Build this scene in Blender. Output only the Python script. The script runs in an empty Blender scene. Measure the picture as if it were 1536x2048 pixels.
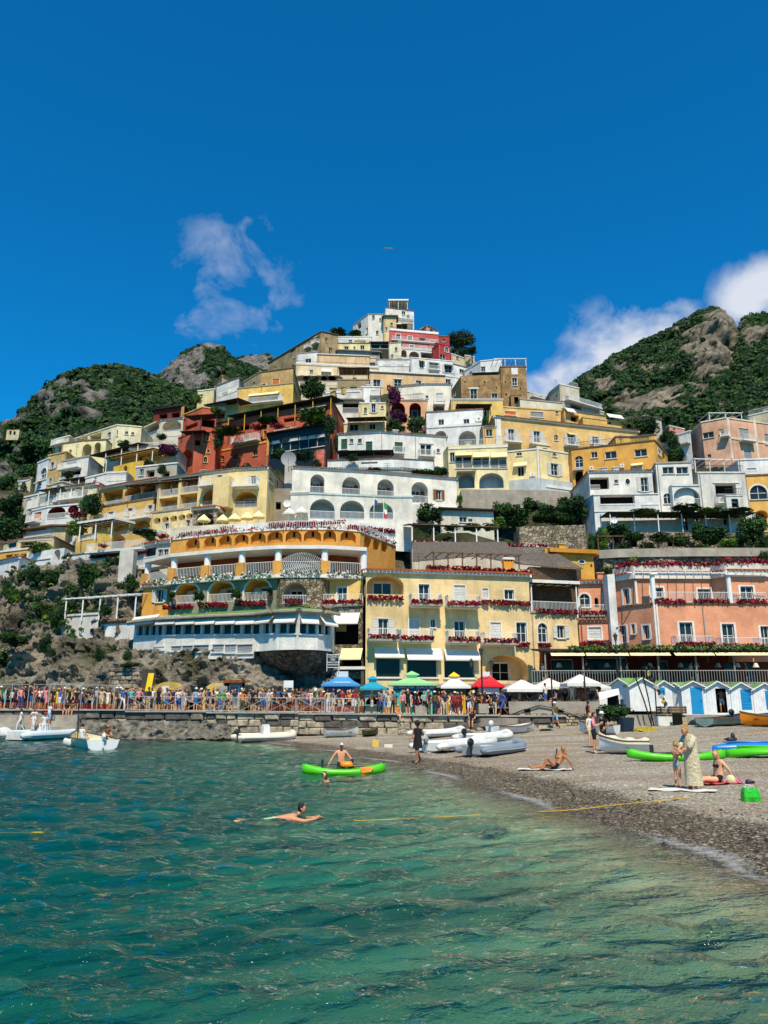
import bpy, math, random
import numpy as np
from mathutils import Vector, noise, Matrix
R = math.radians
random.seed(7)
SC = bpy.context.scene
COL = SC.collection
# ---------------------------------------------------------------- camera
F, CZ, HZ = 1540.0, 2.5, 1405.0
PITCH = math.atan((HZ - 1024) / F)
cam = bpy.data.cameras.new('camera')
cam.sensor_fit = 'HORIZONTAL'; cam.sensor_width = 36; cam.lens = 36 * F / 1536
cam.clip_start = .1; cam.clip_end = 6000
camo = bpy.data.objects.new('camera', cam); COL.objects.link(camo)
camo.location = (0, 0, CZ); camo.rotation_euler = (math.pi / 2 + PITCH, 0, 0)
SC.camera = camo
# ---------------------------------------------------------------- sky and sun
SUN_EL, SUN_AZ = R(54), R(6)          # azimuth: to the right of straight behind the camera
sdir = Vector((math.sin(SUN_AZ) * math.cos(SUN_EL), -math.cos(SUN_AZ) * math.cos(SUN_EL), math.sin(SUN_EL)))
W = bpy.data.worlds.new('World'); SC.world = W; W.use_nodes = True
nt = W.node_tree; nt.nodes.clear()
def node(nt, t, **kw):
 n = nt.nodes.new(t)
 for k, v in kw.items():
  if k == 'inp':
   for a, b in v.items(): n.inputs[a].default_value = b
  else: setattr(n, k, v)
 return n
def sky_nodes():
 L = nt.links.new
 out = node(nt, 'ShaderNodeOutputWorld'); bg = node(nt, 'ShaderNodeBackground', inp={'Strength': .1})
 sky = node(nt, 'ShaderNodeTexSky', sky_type='NISHITA', sun_disc=False)
 sky.sun_elevation = SUN_EL; sky.sun_rotation = math.pi - SUN_AZ
 sky.air_density = 1.0; sky.dust_density = .3; sky.ozone_density = 3.0
 tint = node(nt, 'ShaderNodeMix', data_type='RGBA', blend_type='MULTIPLY', inp={0: 1.0})
 tint.inputs[7].default_value = SKY_TINT + (1,)
 L(sky.outputs[0], tint.inputs[6])
 tc = node(nt, 'ShaderNodeTexCoord')
 # clouds: noise over the view direction, kept to a few banks of cloud
 def dirv(px, py):
  v = ray(px, py); return v.normalized()
 nz = node(nt, 'ShaderNodeTexNoise', inp={'Scale': 11.0, 'Detail': 9.0, 'Roughness': .6, 'Distortion': .35})
 mp = node(nt, 'ShaderNodeMapping', inp={'Scale': (1, 1, 1.2), 'Location': (9.4, 9.4, 0)}); L(tc.outputs['Generated'], mp.inputs[0]); L(mp.outputs[0], nz.inputs['Vector'])
 total = None
 for (px, py, rx, ry, amp) in CLOUDS:
  d = dirv(px, py)
  rt = Vector((d.y, -d.x, 0)).normalized(); up = rt.cross(d)
  def dot(v):
   n = node(nt, 'ShaderNodeVectorMath', operation='DOT_PRODUCT'); n.inputs[1].default_value = v
   L(tc.outputs['Generated'], n.inputs[0]); return n.outputs['Value']
  def ma(op, a, b=None):
   n = node(nt, 'ShaderNodeMath', operation=op)
   for i, x in enumerate((a, b)):
    if x is None: continue
    if isinstance(x, (int, float)): n.inputs[i].default_value = x
    else: L(x, n.inputs[i])
   return n.outputs[0]
  a = ma('MULTIPLY', dot(rt), F / rx); b = ma('MULTIPLY', dot(up), F / ry)
  r = ma('SQRT', ma('ADD', ma('MULTIPLY', a, a), ma('MULTIPLY', b, b)))
  front = ma('GREATER_THAN', dot(d), .2)
  m = ma('MULTIPLY', ma('MAXIMUM', ma('SUBTRACT', 1.0, r), 0.0), front)
  m = ma('MULTIPLY', ma('MINIMUM', ma('MULTIPLY', m, 1.6), 1.0), amp)
  total = m if total is None else ma('MAXIMUM', total, m)
 dens = ma('ADD', ma('MULTIPLY', ma('SUBTRACT', nz.outputs[0], .5), 3.1), ma('SUBTRACT', ma('MULTIPLY', total, 1.55), .62))
 dens = ma('MINIMUM', ma('MAXIMUM', ma('MULTIPLY', dens, 1.15), 0.0), 1.0)
 dens = ma('MULTIPLY', dens, ma('MINIMUM', ma('MULTIPLY', total, .95), .86))
 mix = node(nt, 'ShaderNodeMix', data_type='RGBA'); L(dens, mix.inputs[0]); L(tint.outputs[2], mix.inputs[6])
 mix.inputs[7].default_value = CLOUD_COL + (1,)
 L(mix.outputs[2], bg.inputs[0]); L(bg.outputs[0], out.inputs[0])
SKY_TINT = (.035, .9, 1.4)
CLOUD_COL = (7.2, 7.4, 7.9)
CLOUDS = [(470, 560, 175, 190, .5), (515, 465, 80, 70, .46), (530, 625, 150, 80, .5), (410, 645, 120, 60, .48),
          (1275, 690, 190, 130, .88), (1170, 760, 150, 80, .82), (1350, 645, 90, 80, .72), (1060, 780, 120, 60, .8), (1540, 590, 150, 95, .95)]
def ray(px, py):
 cx = (px - 768) / F; cy = (1024 - py) / F
 c, s = math.cos(PITCH), math.sin(PITCH)
 return Vector((cx, c - s * cy, s + c * cy))
sky_nodes()
sun = bpy.data.lights.new('sun', 'SUN'); sun.energy = 5; sun.angle = R(.53); sun.color = (1, .875, .66)
suno = bpy.data.objects.new('sun', sun); COL.objects.link(suno)
suno.rotation_euler = sdir.to_track_quat('Z', 'Y').to_euler(); suno.location = (0, -20, 60)
vs = SC.view_settings
vs.view_transform = 'Standard'; vs.look = 'None'; vs.exposure = .2; vs.gamma = 1
SC.cycles.max_bounces = 6; SC.cycles.sample_clamp_indirect = 6; SC.cycles.sample_clamp_direct = 8; SC.cycles.transparent_max_bounces = 12; SC.cycles.caustics_reflective = False; SC.cycles.caustics_refractive = False
# ---------------------------------------------------------------- materials
def lin(c):
 if isinstance(c, str):
  c = c.lstrip('#'); c = [int(c[i:i + 2], 16) / 255 for i in (0, 2, 4)]
 return tuple((x / 12.92 if x <= .04045 else ((x + .055) / 1.055) ** 2.4) for x in c)
MATS = {}
def mat(name, c, rough=.85, var=.18, scale=.6, bump=0., bscale=6., streak=0., spec=.3, c2=None, metal=0., c2scale=None):
 """Plain painted / rendered surface: two noise octaves of tone, optional streaks of weathering, optional bump."""
 if name in MATS: return MATS[name]
 m = bpy.data.materials.new(name); m.use_nodes = True
 t = m.node_tree; b = t.nodes['Principled BSDF']; L = t.links.new
 b.inputs['Roughness'].default_value = rough; b.inputs['Specular IOR Level'].default_value = spec; b.inputs['Metallic'].default_value = metal
 c = lin(c) if isinstance(c, str) else c
 if var or c2 is not None:
  g = node(t, 'ShaderNodeNewGeometry')
  n = node(t, 'ShaderNodeTexNoise', inp={'Scale': c2scale or scale, 'Detail': 6.0, 'Roughness': .65}); L(g.outputs['Position'], n.inputs['Vector'])
  r = node(t, 'ShaderNodeValToRGB'); L(n.outputs[0], r.inputs[0])
  lo = tuple(x * (1 - var * 1.6) for x in c); hi = tuple(min(1, x * (1 + var * .5)) for x in c)
  if c2 is not None: lo = lin(c2) if isinstance(c2, str) else c2
  r.color_ramp.elements[0].position = .33; r.color_ramp.elements[1].position = .66
  r.color_ramp.elements[0].color = lo + (1,); r.color_ramp.elements[1].color = hi + (1,)
  last = r.outputs[0]
  if streak:
   mp = node(t, 'ShaderNodeMapping', inp={'Scale': (1.6, 1.6, .16)}); L(g.outputs['Position'], mp.inputs[0])
   n2 = node(t, 'ShaderNodeTexNoise', inp={'Scale': 1.1, 'Detail': 7.0, 'Roughness': .7}); L(mp.outputs[0], n2.inputs['Vector'])
   mr = node(t, 'ShaderNodeMapRange', inp={1: .5, 2: .72, 3: 0., 4: streak}); L(n2.outputs[0], mr.inputs[0])
   mx = node(t, 'ShaderNodeMix', data_type='RGBA'); L(mr.outputs[0], mx.inputs[0]); L(last, mx.inputs[6])
   mx.inputs[7].default_value = tuple(x * .42 + .02 for x in c) + (1,); last = mx.outputs[2]
  L(last, b.inputs['Base Color'])
 else: b.inputs['Base Color'].default_value = c + (1,)
 if bump:
  g2 = node(t, 'ShaderNodeNewGeometry'); n3 = node(t, 'ShaderNodeTexNoise', inp={'Scale': bscale, 'Detail': 5.0}); L(g2.outputs['Position'], n3.inputs['Vector'])
  bp = node(t, 'ShaderNodeBump', inp={'Strength': bump, 'Distance': .1}); L(n3.outputs[0], bp.inputs['Height']); L(bp.outputs[0], b.inputs['Normal'])
 MATS[name] = m; return m
def plaster(c, streak=.55, var=.2):
 l = lin(c); g = .3 * l[0] + .6 * l[1] + .1 * l[2]; k = .1 if l[1] > .3 else .05
 return mat('plaster_' + c.lstrip('#') + str(streak), tuple(x + (g - x) * k for x in l), .92, var, .45, .3, 5., streak)
def stone(name, c, c2, sc=2.2, bump=1.0):
 """Rubble masonry: voronoi cells for stones too far off to tell apart, dark joints."""
 if name in MATS: return MATS[name]
 m = bpy.data.materials.new(name); m.use_nodes = True
 t = m.node_tree; b = t.nodes['Principled BSDF']; L = t.links.new; b.inputs['Roughness'].default_value = .95; b.inputs['Specular IOR Level'].default_value = .15
 g = node(t, 'ShaderNodeNewGeometry'); mp = node(t, 'ShaderNodeMapping', inp={'Scale': (1, 1, 1.2), 'Location': (9.4, 9.4, 0)}); L(g.outputs['Position'], mp.inputs[0])
 v = node(t, 'ShaderNodeTexVoronoi', inp={'Scale': sc}); L(mp.outputs[0], v.inputs['Vector'])
 e = node(t, 'ShaderNodeTexVoronoi', feature='DISTANCE_TO_EDGE', inp={'Scale': sc}); L(mp.outputs[0], e.inputs['Vector'])
 sp = node(t, 'ShaderNodeSeparateColor'); L(v.outputs['Color'], sp.inputs[0])
 r = node(t, 'ShaderNodeValToRGB'); L(sp.outputs[0], r.inputs[0])
 r.color_ramp.elements[0].color = lin(c2) + (1,); r.color_ramp.elements[1].color = lin(c) + (1,)
 mr = node(t, 'ShaderNodeMapRange', inp={1: 0., 2: .09, 3: .35, 4: 1.}); L(e.outputs[0], mr.inputs[0])
 n = node(t, 'ShaderNodeTexNoise', inp={'Scale': .5, 'Detail': 6.}); L(g.outputs['Position'], n.inputs['Vector'])
 mr2 = node(t, 'ShaderNodeMapRange', inp={1: .3, 2: .7, 3: .62, 4: 1.12}); L(n.outputs[0], mr2.inputs[0])
 mm = node(t, 'ShaderNodeMath', operation='MULTIPLY'); L(mr.outputs[0], mm.inputs[0]); L(mr2.outputs[0], mm.inputs[1])
 mx = node(t, 'ShaderNodeVectorMath', operation='SCALE'); L(r.outputs[0], mx.inputs[0]); L(mm.outputs[0], mx.inputs['Scale']); L(mx.outputs[0], b.inputs['Base Color'])
 bp = node(t, 'ShaderNodeBump', inp={'Strength': bump, 'Distance': .12}); L(mr.outputs[0], bp.inputs['Height']); L(bp.outputs[0], b.inputs['Normal'])
 MATS[name] = m; return m
def leafmat(name, c, c2, sc=1.2):
 if name in MATS: return MATS[name]
 m = mat(name, c, .7, .2, sc, spec=.25, c2=c2, c2scale=sc); return m
GLASS = mat('window_glass', (.018, .028, .032), .12, 0, spec=.3)
GLASST = mat('tinted_glass', (.006, .016, .018), .2, 0, spec=.22)
WHITE = mat('white_paint', (.78, .78, .76), .6, .06, 1.5)
TRIM = mat('white_trim', (.72, .69, .63), .8, .12, 1.2)
GREYP = mat('grey_paint', (.30, .31, .32), .7, .1)
DARK = mat('dark_interior', (.01, .0095, .009), .95, 0, spec=.05)  # near-black colour, mostly stands in for the shade inside openings
SHUTW = mat('pale_shutter', (.6, .59, .55), .7, .1)
SHUTB = mat('brown_shutter', '#8a4f22', .7, .15)
SHUTG = mat('green_shutter', '#0c4a3c', .6, .1)
SHUTO = mat('orange_shutter', '#d9722a', .7, .1)
TILE = mat('terracotta', '#a8542f', .9, .35, 3., c2='#5e3a28', c2scale=4.)
TILED = mat('weathered_tile', '#8a6a55', .9, .35, 3., c2='#4a3a30', c2scale=4.)
CONC = mat('concrete', '#a39a8c', .9, .2, .8, .3, 4., .3)
ROOFG = mat('grey_flat_roof', '#8d8880', .9, .2, .7)
WOOD = mat('weathered_wood', '#6b543d', .85, .3, 3.)
DARKW = mat('dark_wood', '#231a14', .8, .3, 3.)
METAL = mat('dark_metal', '#1d1d1f', .5, 0, spec=.5)
RAILW = mat('white_railing', (.72, .72, .70), .5, 0)
FABW = mat('white_canvas', (.68, .66, .61), .85, .07, 1.2)
FABY = mat('pale_yellow_canvas', '#ecdfa6', .85, .08, 1.)
FLOW = mat('bougainvillea_red', '#9c0c34', .85, .3, 6., c2='#5a071e', c2scale=7.)
PURP = mat('bougainvillea_purple', '#6a1650', .8, .3, 3., c2='#33102c', c2scale=3.)
LEAF1 = leafmat('leaf_dark', '#1c3a1a', '#0d2210')
LEAF2 = leafmat('leaf_mid', '#34561f', '#193312')
LEAF3 = leafmat('leaf_light', '#6f8a2a', '#365218')
BARK = mat('bark', '#4c3a2a', .95, .3, 4.)
# ---------------------------------------------------------------- mesh helpers
class MB:
 def __init__(s): s.v = []; s.f = []; s.m = []
 def add(s, vs, fs, mi=0):
  o = len(s.v); s.v.extend([tuple(x) for x in vs]); s.f.extend([tuple(i + o for i in f) for f in fs]); s.m.extend([mi] * len(fs)); return s
 def quad(s, a, b, c, d, mi=0): return s.add((a, b, c, d), ((0, 1, 2, 3),), mi)
 def obox(s, c, t, n, w, d, h, mi=0):
  """box: c = centre of the bottom, t = unit vector along w, n = unit vector along d"""
  t = Vector(t) * (w / 2); n = Vector(n) * (d / 2); c = Vector(c); z = Vector((0, 0, h))
  p = [c - t - n, c + t - n, c + t + n, c - t + n]; p = p + [q + z for q in p]
  return s.add(p, ((0, 3, 2, 1), (4, 5, 6, 7), (0, 1, 5, 4), (1, 2, 6, 5), (2, 3, 7, 6), (3, 0, 4, 7)), mi)
 def box(s, x0, x1, y0, y1, z0, z1, mi=0): return s.obox(((x0 + x1) / 2, (y0 + y1) / 2, z0), (1, 0, 0), (0, 1, 0), x1 - x0, y1 - y0, z1 - z0, mi)
 def bar(s, a, b, r, mi=0, n=4, r2=None):
  a = Vector(a); b = Vector(b); d = b - a
  if d.length < 1e-6: return s
  r2 = r if r2 is None else r2
  q = d.to_track_quat('Z', 'Y'); vs = []
  for c, rr in ((a, r), (b, r2)):
   for k in range(n):
    an = 2 * math.pi * (k + .5) / n; vs.append(c + q @ Vector((math.cos(an) * rr, math.sin(an) * rr, 0)))
  fs = [(k, (k + 1) % n, n + (k + 1) % n, n + k) for k in range(n)] + [tuple(range(n))[::-1], tuple(range(n, 2 * n))]
  return s.add(vs, fs, mi)
 def tube(s, pts, r, mi=0, n=6):
  pts = [Vector(p) for p in pts]; rs = r if isinstance(r, (list, tuple)) else [r] * len(pts); vs = []; fs = []
  for i, p in enumerate(pts):
   d = (pts[min(i + 1, len(pts) - 1)] - pts[max(i - 1, 0)])
   q = (d if d.length > 1e-6 else Vector((0, 0, 1))).to_track_quat('Z', 'Y')
   for k in range(n):
    an = 2 * math.pi * k / n; vs.append(p + q @ Vector((math.cos(an) * rs[i], math.sin(an) * rs[i], 0)))
  for i in range(len(pts) - 1):
   for k in range(n): fs.append((i * n + k, i * n + (k + 1) % n, (i + 1) * n + (k + 1) % n, (i + 1) * n + k))
  fs += [tuple(range(n))[::-1], tuple(range((len(pts) - 1) * n, len(pts) * n))]
  return s.add(vs, fs, mi)
 def ring(s, secs, mi=0, closed=True, caps=True):
  """loft over sections (lists of points of equal length)"""
  n = len(secs[0]); vs = [p for q in secs for p in q]; fs = []
  for i in range(len(secs) - 1):
   for k in range(n if closed else n - 1): fs.append((i * n + k, i * n + (k + 1) % n, (i + 1) * n + (k + 1) % n, (i + 1) * n + k))
  if caps and closed: fs += [tuple(range(n))[::-1], tuple(range((len(secs) - 1) * n, len(secs) * n))]
  return s.add(vs, fs, mi)
 def ball(s, c, r, mi=0, nu=10, nv=6, jit=0.):
  c = Vector(c); r = r if isinstance(r, (tuple, list)) else (r, r, r); vs = [c + Vector((0, 0, r[2]))]; fs = []
  for j in range(1, nv):
   th = math.pi * j / nv
   for k in range(nu):
    an = 2 * math.pi * k / nu; e = 1 + (random.uniform(-jit, jit) if jit else 0)
    vs.append(c + Vector((r[0] * math.sin(th) * math.cos(an) * e, r[1] * math.sin(th) * math.sin(an) * e, r[2] * math.cos(th) * e)))
  vs.append(c - Vector((0, 0, r[2]))); b = len(vs) - 1
  for k in range(nu):
   fs.append((0, 1 + k, 1 + (k + 1) % nu)); fs.append((b, b - nu + (k + 1) % nu, b - nu + k))
   for j in range(nv - 2): fs.append((1 + j * nu + k, 1 + (j + 1) * nu + k, 1 + (j + 1) * nu + (k + 1) % nu, 1 + j * nu + (k + 1) % nu))
  return s.add(vs, fs, mi)
 def mesh(s, name, mats, smooth=False):
  me = bpy.data.meshes.new(name); me.from_pydata(s.v, [], s.f)
  for m in (mats if isinstance(mats, (list, tuple)) else [mats]): me.materials.append(m)
  if s.m and max(s.m) > 0: me.polygons.foreach_set('material_index', s.m)
  if smooth: me.polygons.foreach_set('use_smooth', [True] * len(me.polygons))
  me.update(); return me
 def build(s, name, mats, parent=None, smooth=False, loc=None):
  if not s.f: return None
  if parent is not None and loc is None:
   o0 = Vector(parent_origin(parent)); s.v = [tuple(Vector(p) - o0) for p in s.v]
  o = bpy.data.objects.new(name, s.mesh(name, mats, smooth)); COL.objects.link(o)
  if parent is not None: o.parent = parent
  if name in ('flowers', 'vine'): o['kind'] = 'stuff'
  if loc is not None: o.location = loc
  return o
def parent_origin(o):
 v = Vector(o.location)
 while o.parent: o = o.parent; v += Vector(o.location)
 return v
def tag(o, label=None, cat=None, group=None, kind=None):
 if label: o['label'] = label
 if cat: o['category'] = cat
 if group: o['group'] = group
 if kind: o['kind'] = kind
 return o
def empty(name, loc, label=None, cat=None, group=None):
 o = bpy.data.objects.new(name, None); COL.objects.link(o); o.location = loc; o.empty_display_size = .3
 return tag(o, label, cat, group)
def npmesh(name, verts, faces, mats, mi=None, smooth=False):
 """fast mesh from numpy arrays; faces (n,3) or (n,4)"""
 me = bpy.data.meshes.new(name); nv = len(verts); nf, k = faces.shape
 me.vertices.add(nv); me.vertices.foreach_set('co', np.asarray(verts, np.float32).ravel())
 me.loops.add(nf * k); me.loops.foreach_set('vertex_index', faces.astype(np.int32).ravel())
 me.polygons.add(nf); me.polygons.foreach_set('loop_start', np.arange(0, nf * k, k, dtype=np.int32)); me.polygons.foreach_set('loop_total', np.full(nf, k, np.int32))
 for m in (mats if isinstance(mats, (list, tuple)) else [mats]): me.materials.append(m)
 if mi is not None: me.polygons.foreach_set('material_index', np.asarray(mi, np.int32))
 if smooth: me.polygons.foreach_set('use_smooth', np.ones(nf, bool))
 me.update(calc_edges=True); me.validate(); return me
# ---------------------------------------------------------------- survey of the place: pixel of the photograph + distance -> world
def P(px, py, D):
 d = ray(px, py); return Vector((0, 0, CZ)) + d * (D / d.y)
def Pz(px, py, z):
 d = ray(px, py); return Vector((0, 0, CZ)) + d * ((z - CZ) / d.z)
def ppm(px, py, D): return (P(px + 1, py, D) - P(px, py, D)).length    # metres per photograph pixel
class Cx:
 def __init__(s, x, y, w): s.x = x; s.y = y; s.k = w / 1536
 def __call__(s, x, y): return (s.x + x * s.k, s.y + y * s.k)
Z1 = Cx(600, 580, 500); Z2 = Cx(0, 820, 420); Z3 = Cx(280, 720, 420); Z4 = Cx(640, 760, 420); Z5 = Cx(950, 740, 420); Z6 = Cx(1116, 780, 420)
Y1 = Cx(0, 1000, 420); Y2 = Cx(180, 920, 460); Y3 = Cx(560, 900, 420); Y4 = Cx(240, 1040, 500); Y5 = Cx(700, 1080, 480); Y6 = Cx(1080, 1060, 456)
X1 = Cx(0, 1240, 400); X2 = Cx(300, 1260, 400); X3 = Cx(600, 1320, 460); X4 = Cx(1000, 1300, 536); X5 = Cx(560, 1400, 440); X6 = Cx(1036, 1440, 500)
PX = Cx(0, 0, 1536)
# ---------------------------------------------------------------- buildings
FRONTS = []; GROUND = []            # survey points of the hillside (x, y, z)
UP = Vector((0, 0, 1))
class Seg:
 def __init__(s, a, b):
  s.a = a; s.b = b; d = Vector((b.x - a.x, b.y - a.y, 0)); s.L = d.length; s.t = d / s.L; s.n = Vector((s.t.y, -s.t.x, 0)); s.ops = []
 def hit(s, px, py):
  d = ray(px, py); o = Vector((0, 0, CZ)) - s.a; k = -(o.dot(s.n)) / d.dot(s.n); p = Vector((0, 0, CZ)) + d * k
  return (p - s.a).dot(s.t), p.z
 def at(s, u, z, out=0.): return Vector((s.a.x, s.a.y, 0)) + s.t * u + s.n * out + UP * z
def arc(u0, u1, z1, rise, n=10):
 c = (u0 + u1) / 2; r = (u1 - u0) / 2
 return [(c - r * math.cos(math.pi * k / n), z1 - rise + rise * math.sin(math.pi * k / n)) for k in range(n + 1)]
def wall_with_holes(mb, s, z0, z1, holes, mi=0):
 us = sorted({0., s.L} | {h[0] for h in holes} | {h[1] for h in holes}); zs = sorted({z0, z1} | {h[2] for h in holes} | {h[3] for h in holes})
 for i in range(len(us) - 1):
  if us[i + 1] - us[i] < 1e-5: continue
  run = None
  for j in range(len(zs) - 1):
   if zs[j + 1] - zs[j] < 1e-5: continue
   uc = (us[i] + us[i + 1]) / 2; zc = (zs[j] + zs[j + 1]) / 2
   hole = any(h[0] < uc < h[1] and h[2] < zc < h[3] for h in holes)
   if not hole: run = [zs[j], zs[j + 1]] if run is None else [run[0], zs[j + 1]]
   if (hole or j == len(zs) - 2) and run is not None:
    mb.quad(s.at(us[i], run[0]), s.at(us[i + 1], run[0]), s.at(us[i + 1], run[1]), s.at(us[i], run[1]), mi); run = None
def flowers(mb, a, b, h=.26, d=.25, n=None, mi0=0, mi1=1, green=.14):
 a = Vector(a); b = Vector(b); L = (b - a).length; t = (b - a) / max(L, .01); nn = Vector((t.y, -t.x, 0)); n = n or 40 + int(L * 55)
 for k in range(n):
  p = a + t * random.uniform(0, L) + nn * random.uniform(-d / 2, d / 2) + UP * (random.random() ** 1.3 * h - .08)
  r = random.uniform(.05, .11); ax = Vector((random.uniform(-1, 1), random.uniform(-1, 1), random.uniform(-1, 1))).normalized(); q = ax.orthogonal().normalized() * r; w = ax.cross(q)
  mb.quad(p - q - w, p + q - w, p + q + w, p - q + w, mi1 if random.random() < green else mi0)
def railing(mb, a, b, h, mi=0, step=.13, r=.02, top=.03):
 a = Vector(a); b = Vector(b); L = (b - a).length; n = max(2, int(L / step))
 mb.bar(a + UP * h, b + UP * h, top, mi); mb.bar(a + UP * .08, b + UP * .08, top * .8, mi)
 for k in range(n + 1): p = a.lerp(b, k / n); mb.bar(p, p + UP * h, r, mi, 3)
class Bd: pass
def ell(u0, u1, z0, z1, n=14): return [((u0 + u1) / 2 + (u1 - u0) / 2 * math.cos(2 * math.pi * k / n), (z0 + z1) / 2 + (z1 - z0) / 2 * math.sin(2 * math.pi * k / n)) for k in range(n)]
def pane_mesh(mb, s, u0, u1, z0, z1, dep, rise=0):
 if rise: mb.add([s.at(u0, z0, -dep), s.at(u1, z0, -dep)] + [s.at(u, z, -dep) for u, z in reversed(arc(u0, u1, z1, rise))], [tuple(range(13))])
 else: mb.quad(s.at(u0, z0, -dep), s.at(u1, z0, -dep), s.at(u1, z1, -dep), s.at(u0, z1, -dep))
def frame_strip(mb, s, pts, w, o0, o1, mi=0):
 """flat moulding of width w following an open outline pts (u,z), outside of it, from depth o0 to o1 (proud)"""
 n = len(pts); out = []
 for i in range(n):
  a = pts[max(i - 1, 0)]; b = pts[min(i + 1, n - 1)]; tx, tz = b[0] - a[0], b[1] - a[1]; l = math.hypot(tx, tz) or 1
  out.append((pts[i][0] - tz / l * w, pts[i][1] + tx / l * w))
 for i in range(n - 1):
  p, q, P_, Q_ = pts[i], pts[i + 1], out[i], out[i + 1]
  f = [s.at(*p, o1), s.at(*q, o1), s.at(*Q_, o1), s.at(*P_, o1)]; k = [s.at(*p, o0), s.at(*q, o0), s.at(*Q_, o0), s.at(*P_, o0)]
  mb.add(f + k, ((0, 1, 2, 3), (3, 2, 6, 7), (0, 4, 5, 1)), mi)
def make_window(s, root, kind, u0, u1, z0, z1, rise, trim, sur, wallm):
 if s.a.y > 95: sur *= .75
 dep = .89 if kind == 'v' else .22; w = u1 - u0; h = z1 - z0; mb = MB()
 outline = [(u0, z0)] + (arc(u0, u1, z1, rise) if rise else [(u0, z1), (u1, z1)]) + [(u1, z0)]
 outline = outline[::-1] if False else outline
 if sur: frame_strip(mb, s, outline, sur, 0., .045)
 if kind not in 'Dv': mb.obox(s.at((u0 + u1) / 2, z0 - .09, .02), s.t, s.n, w + .2, .22, .09)      # sill
 bw = min(.06, w * .07); f0 = -dep + .03
 if kind not in 'gcovG':
  for (a, b, c, d) in ((u0, u0 + bw, z0, z1 - rise), (u1 - bw, u1, z0, z1 - rise), (u0, u1, z0, z0 + bw), (((u0 + u1) / 2 - bw / 2, (u0 + u1) / 2 + bw / 2, z0, z1 - .02) if kind != 'T' else (u0, u0 + bw, z0, z0 + bw))) + (((u0, u1, z1 - bw, z1),) if not rise else ((u0, u1, z1 - rise, z1 - rise + bw * .8),)):
   mb.obox(s.at((a + b) / 2, c, f0), s.t, s.n, b - a, .06, d - c)
  if h > 1.5 and kind != 'T': mb.obox(s.at((u0 + u1) / 2, z0 + h * .45, f0), s.t, s.n, w, .05, bw * .7)
 nm = 'door' if (h > 1.75 * w and h > 1.8) else 'window'
 o = mb.build(nm, trim, root) if mb.f else empty(nm, s.at((u0 + u1) / 2, z0) - Vector(parent_origin(root)))
 if not mb.f: o.parent = root
 pm = MB(); pane_mesh(pm, s, u0, u1, z0, z1, dep, rise); pm.build('pane', DARK if kind in 'vD' else (GLASST if kind == 'T' else GLASS), o)  # voids get a near-black sheet in place of the shade within
 if kind in 'sSgcoG':
  sm = {'s': SHUTW, 'S': SHUTB, 'g': SHUTG, 'c': SHUTW, 'o': SHUTO, 'G': GREYP}[kind]
  closed = kind in 'gcoG'; lw = w / 2 if closed else min(w * .55, .6)
  for side in (-1, 1):
   q = MB(); cu = (u0 + u1) / 2 + side * (w / 4 if closed else w / 2 + lw / 2 + .02); oo = -.07 if closed else .08
   fr = .06
   for (x, ww, zz, hh) in ((cu - lw / 2 + fr / 2, fr, z0, h), (cu + lw / 2 - fr / 2, fr, z0, h), (cu, lw, z0, fr), (cu, lw, z1 - fr, fr), (cu, lw, z0 + h / 2, fr)): q.obox(s.at(x, zz, oo), s.t, s.n, ww - .005, .05, hh)
   nl = max(3, min(14, int(h / .14)))
   for k in range(nl):
    zz = z0 + fr + (h - 2 * fr) * k / nl; st = (h - 2 * fr) / nl
    q.quad(s.at(cu - lw / 2, zz, oo + .02), s.at(cu + lw / 2, zz, oo + .02), s.at(cu + lw / 2, zz + st * .95, oo - .012), s.at(cu - lw / 2, zz + st * .95, oo - .012))
   q.build('shutter', sm, o)
 return o
def balcony(s, root, u0, u1, zt, zb, proj, flower, railm, slabm, kind='b'):
 th = .16; mb = MB()
 mb.obox(s.at((u0 + u1) / 2, zb, proj / 2), s.t, s.n, u1 - u0, proj, th); mb.obox(s.at((u0 + u1) / 2, zb - .1, proj * .4), s.t, s.n, (u1 - u0) * .92, proj * .78, .1)
 o = mb.build('balcony', slabm, root)
 r = MB(); h = max(.85, min(1.15, zt - zb - th)); e = .05
 a, b, c, d = s.at(u0 + e, zb + th, .02), s.at(u0 + e, zb + th, proj - e), s.at(u1 - e, zb + th, proj - e), s.at(u1 - e, zb + th, .02)
 for p, q in ((a, b), (b, c), (c, d)): railing(r, p, q, h)
 r.build('railing', railm, o)
 if flower:
  f = MB(); flowers(f, s.at(u0, zb + th + .08, proj + .08), s.at(u1, zb + th + .08, proj + .08), .34, .3); f.build('flowers', [FLOW, LEAF2], o)
  g = MB(); g.obox(s.at((u0 + u1) / 2, zb - .02, proj + .08), s.t, s.n, u1 - u0, .16, .16); g.build('planter', CONC, o)
 return o
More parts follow.
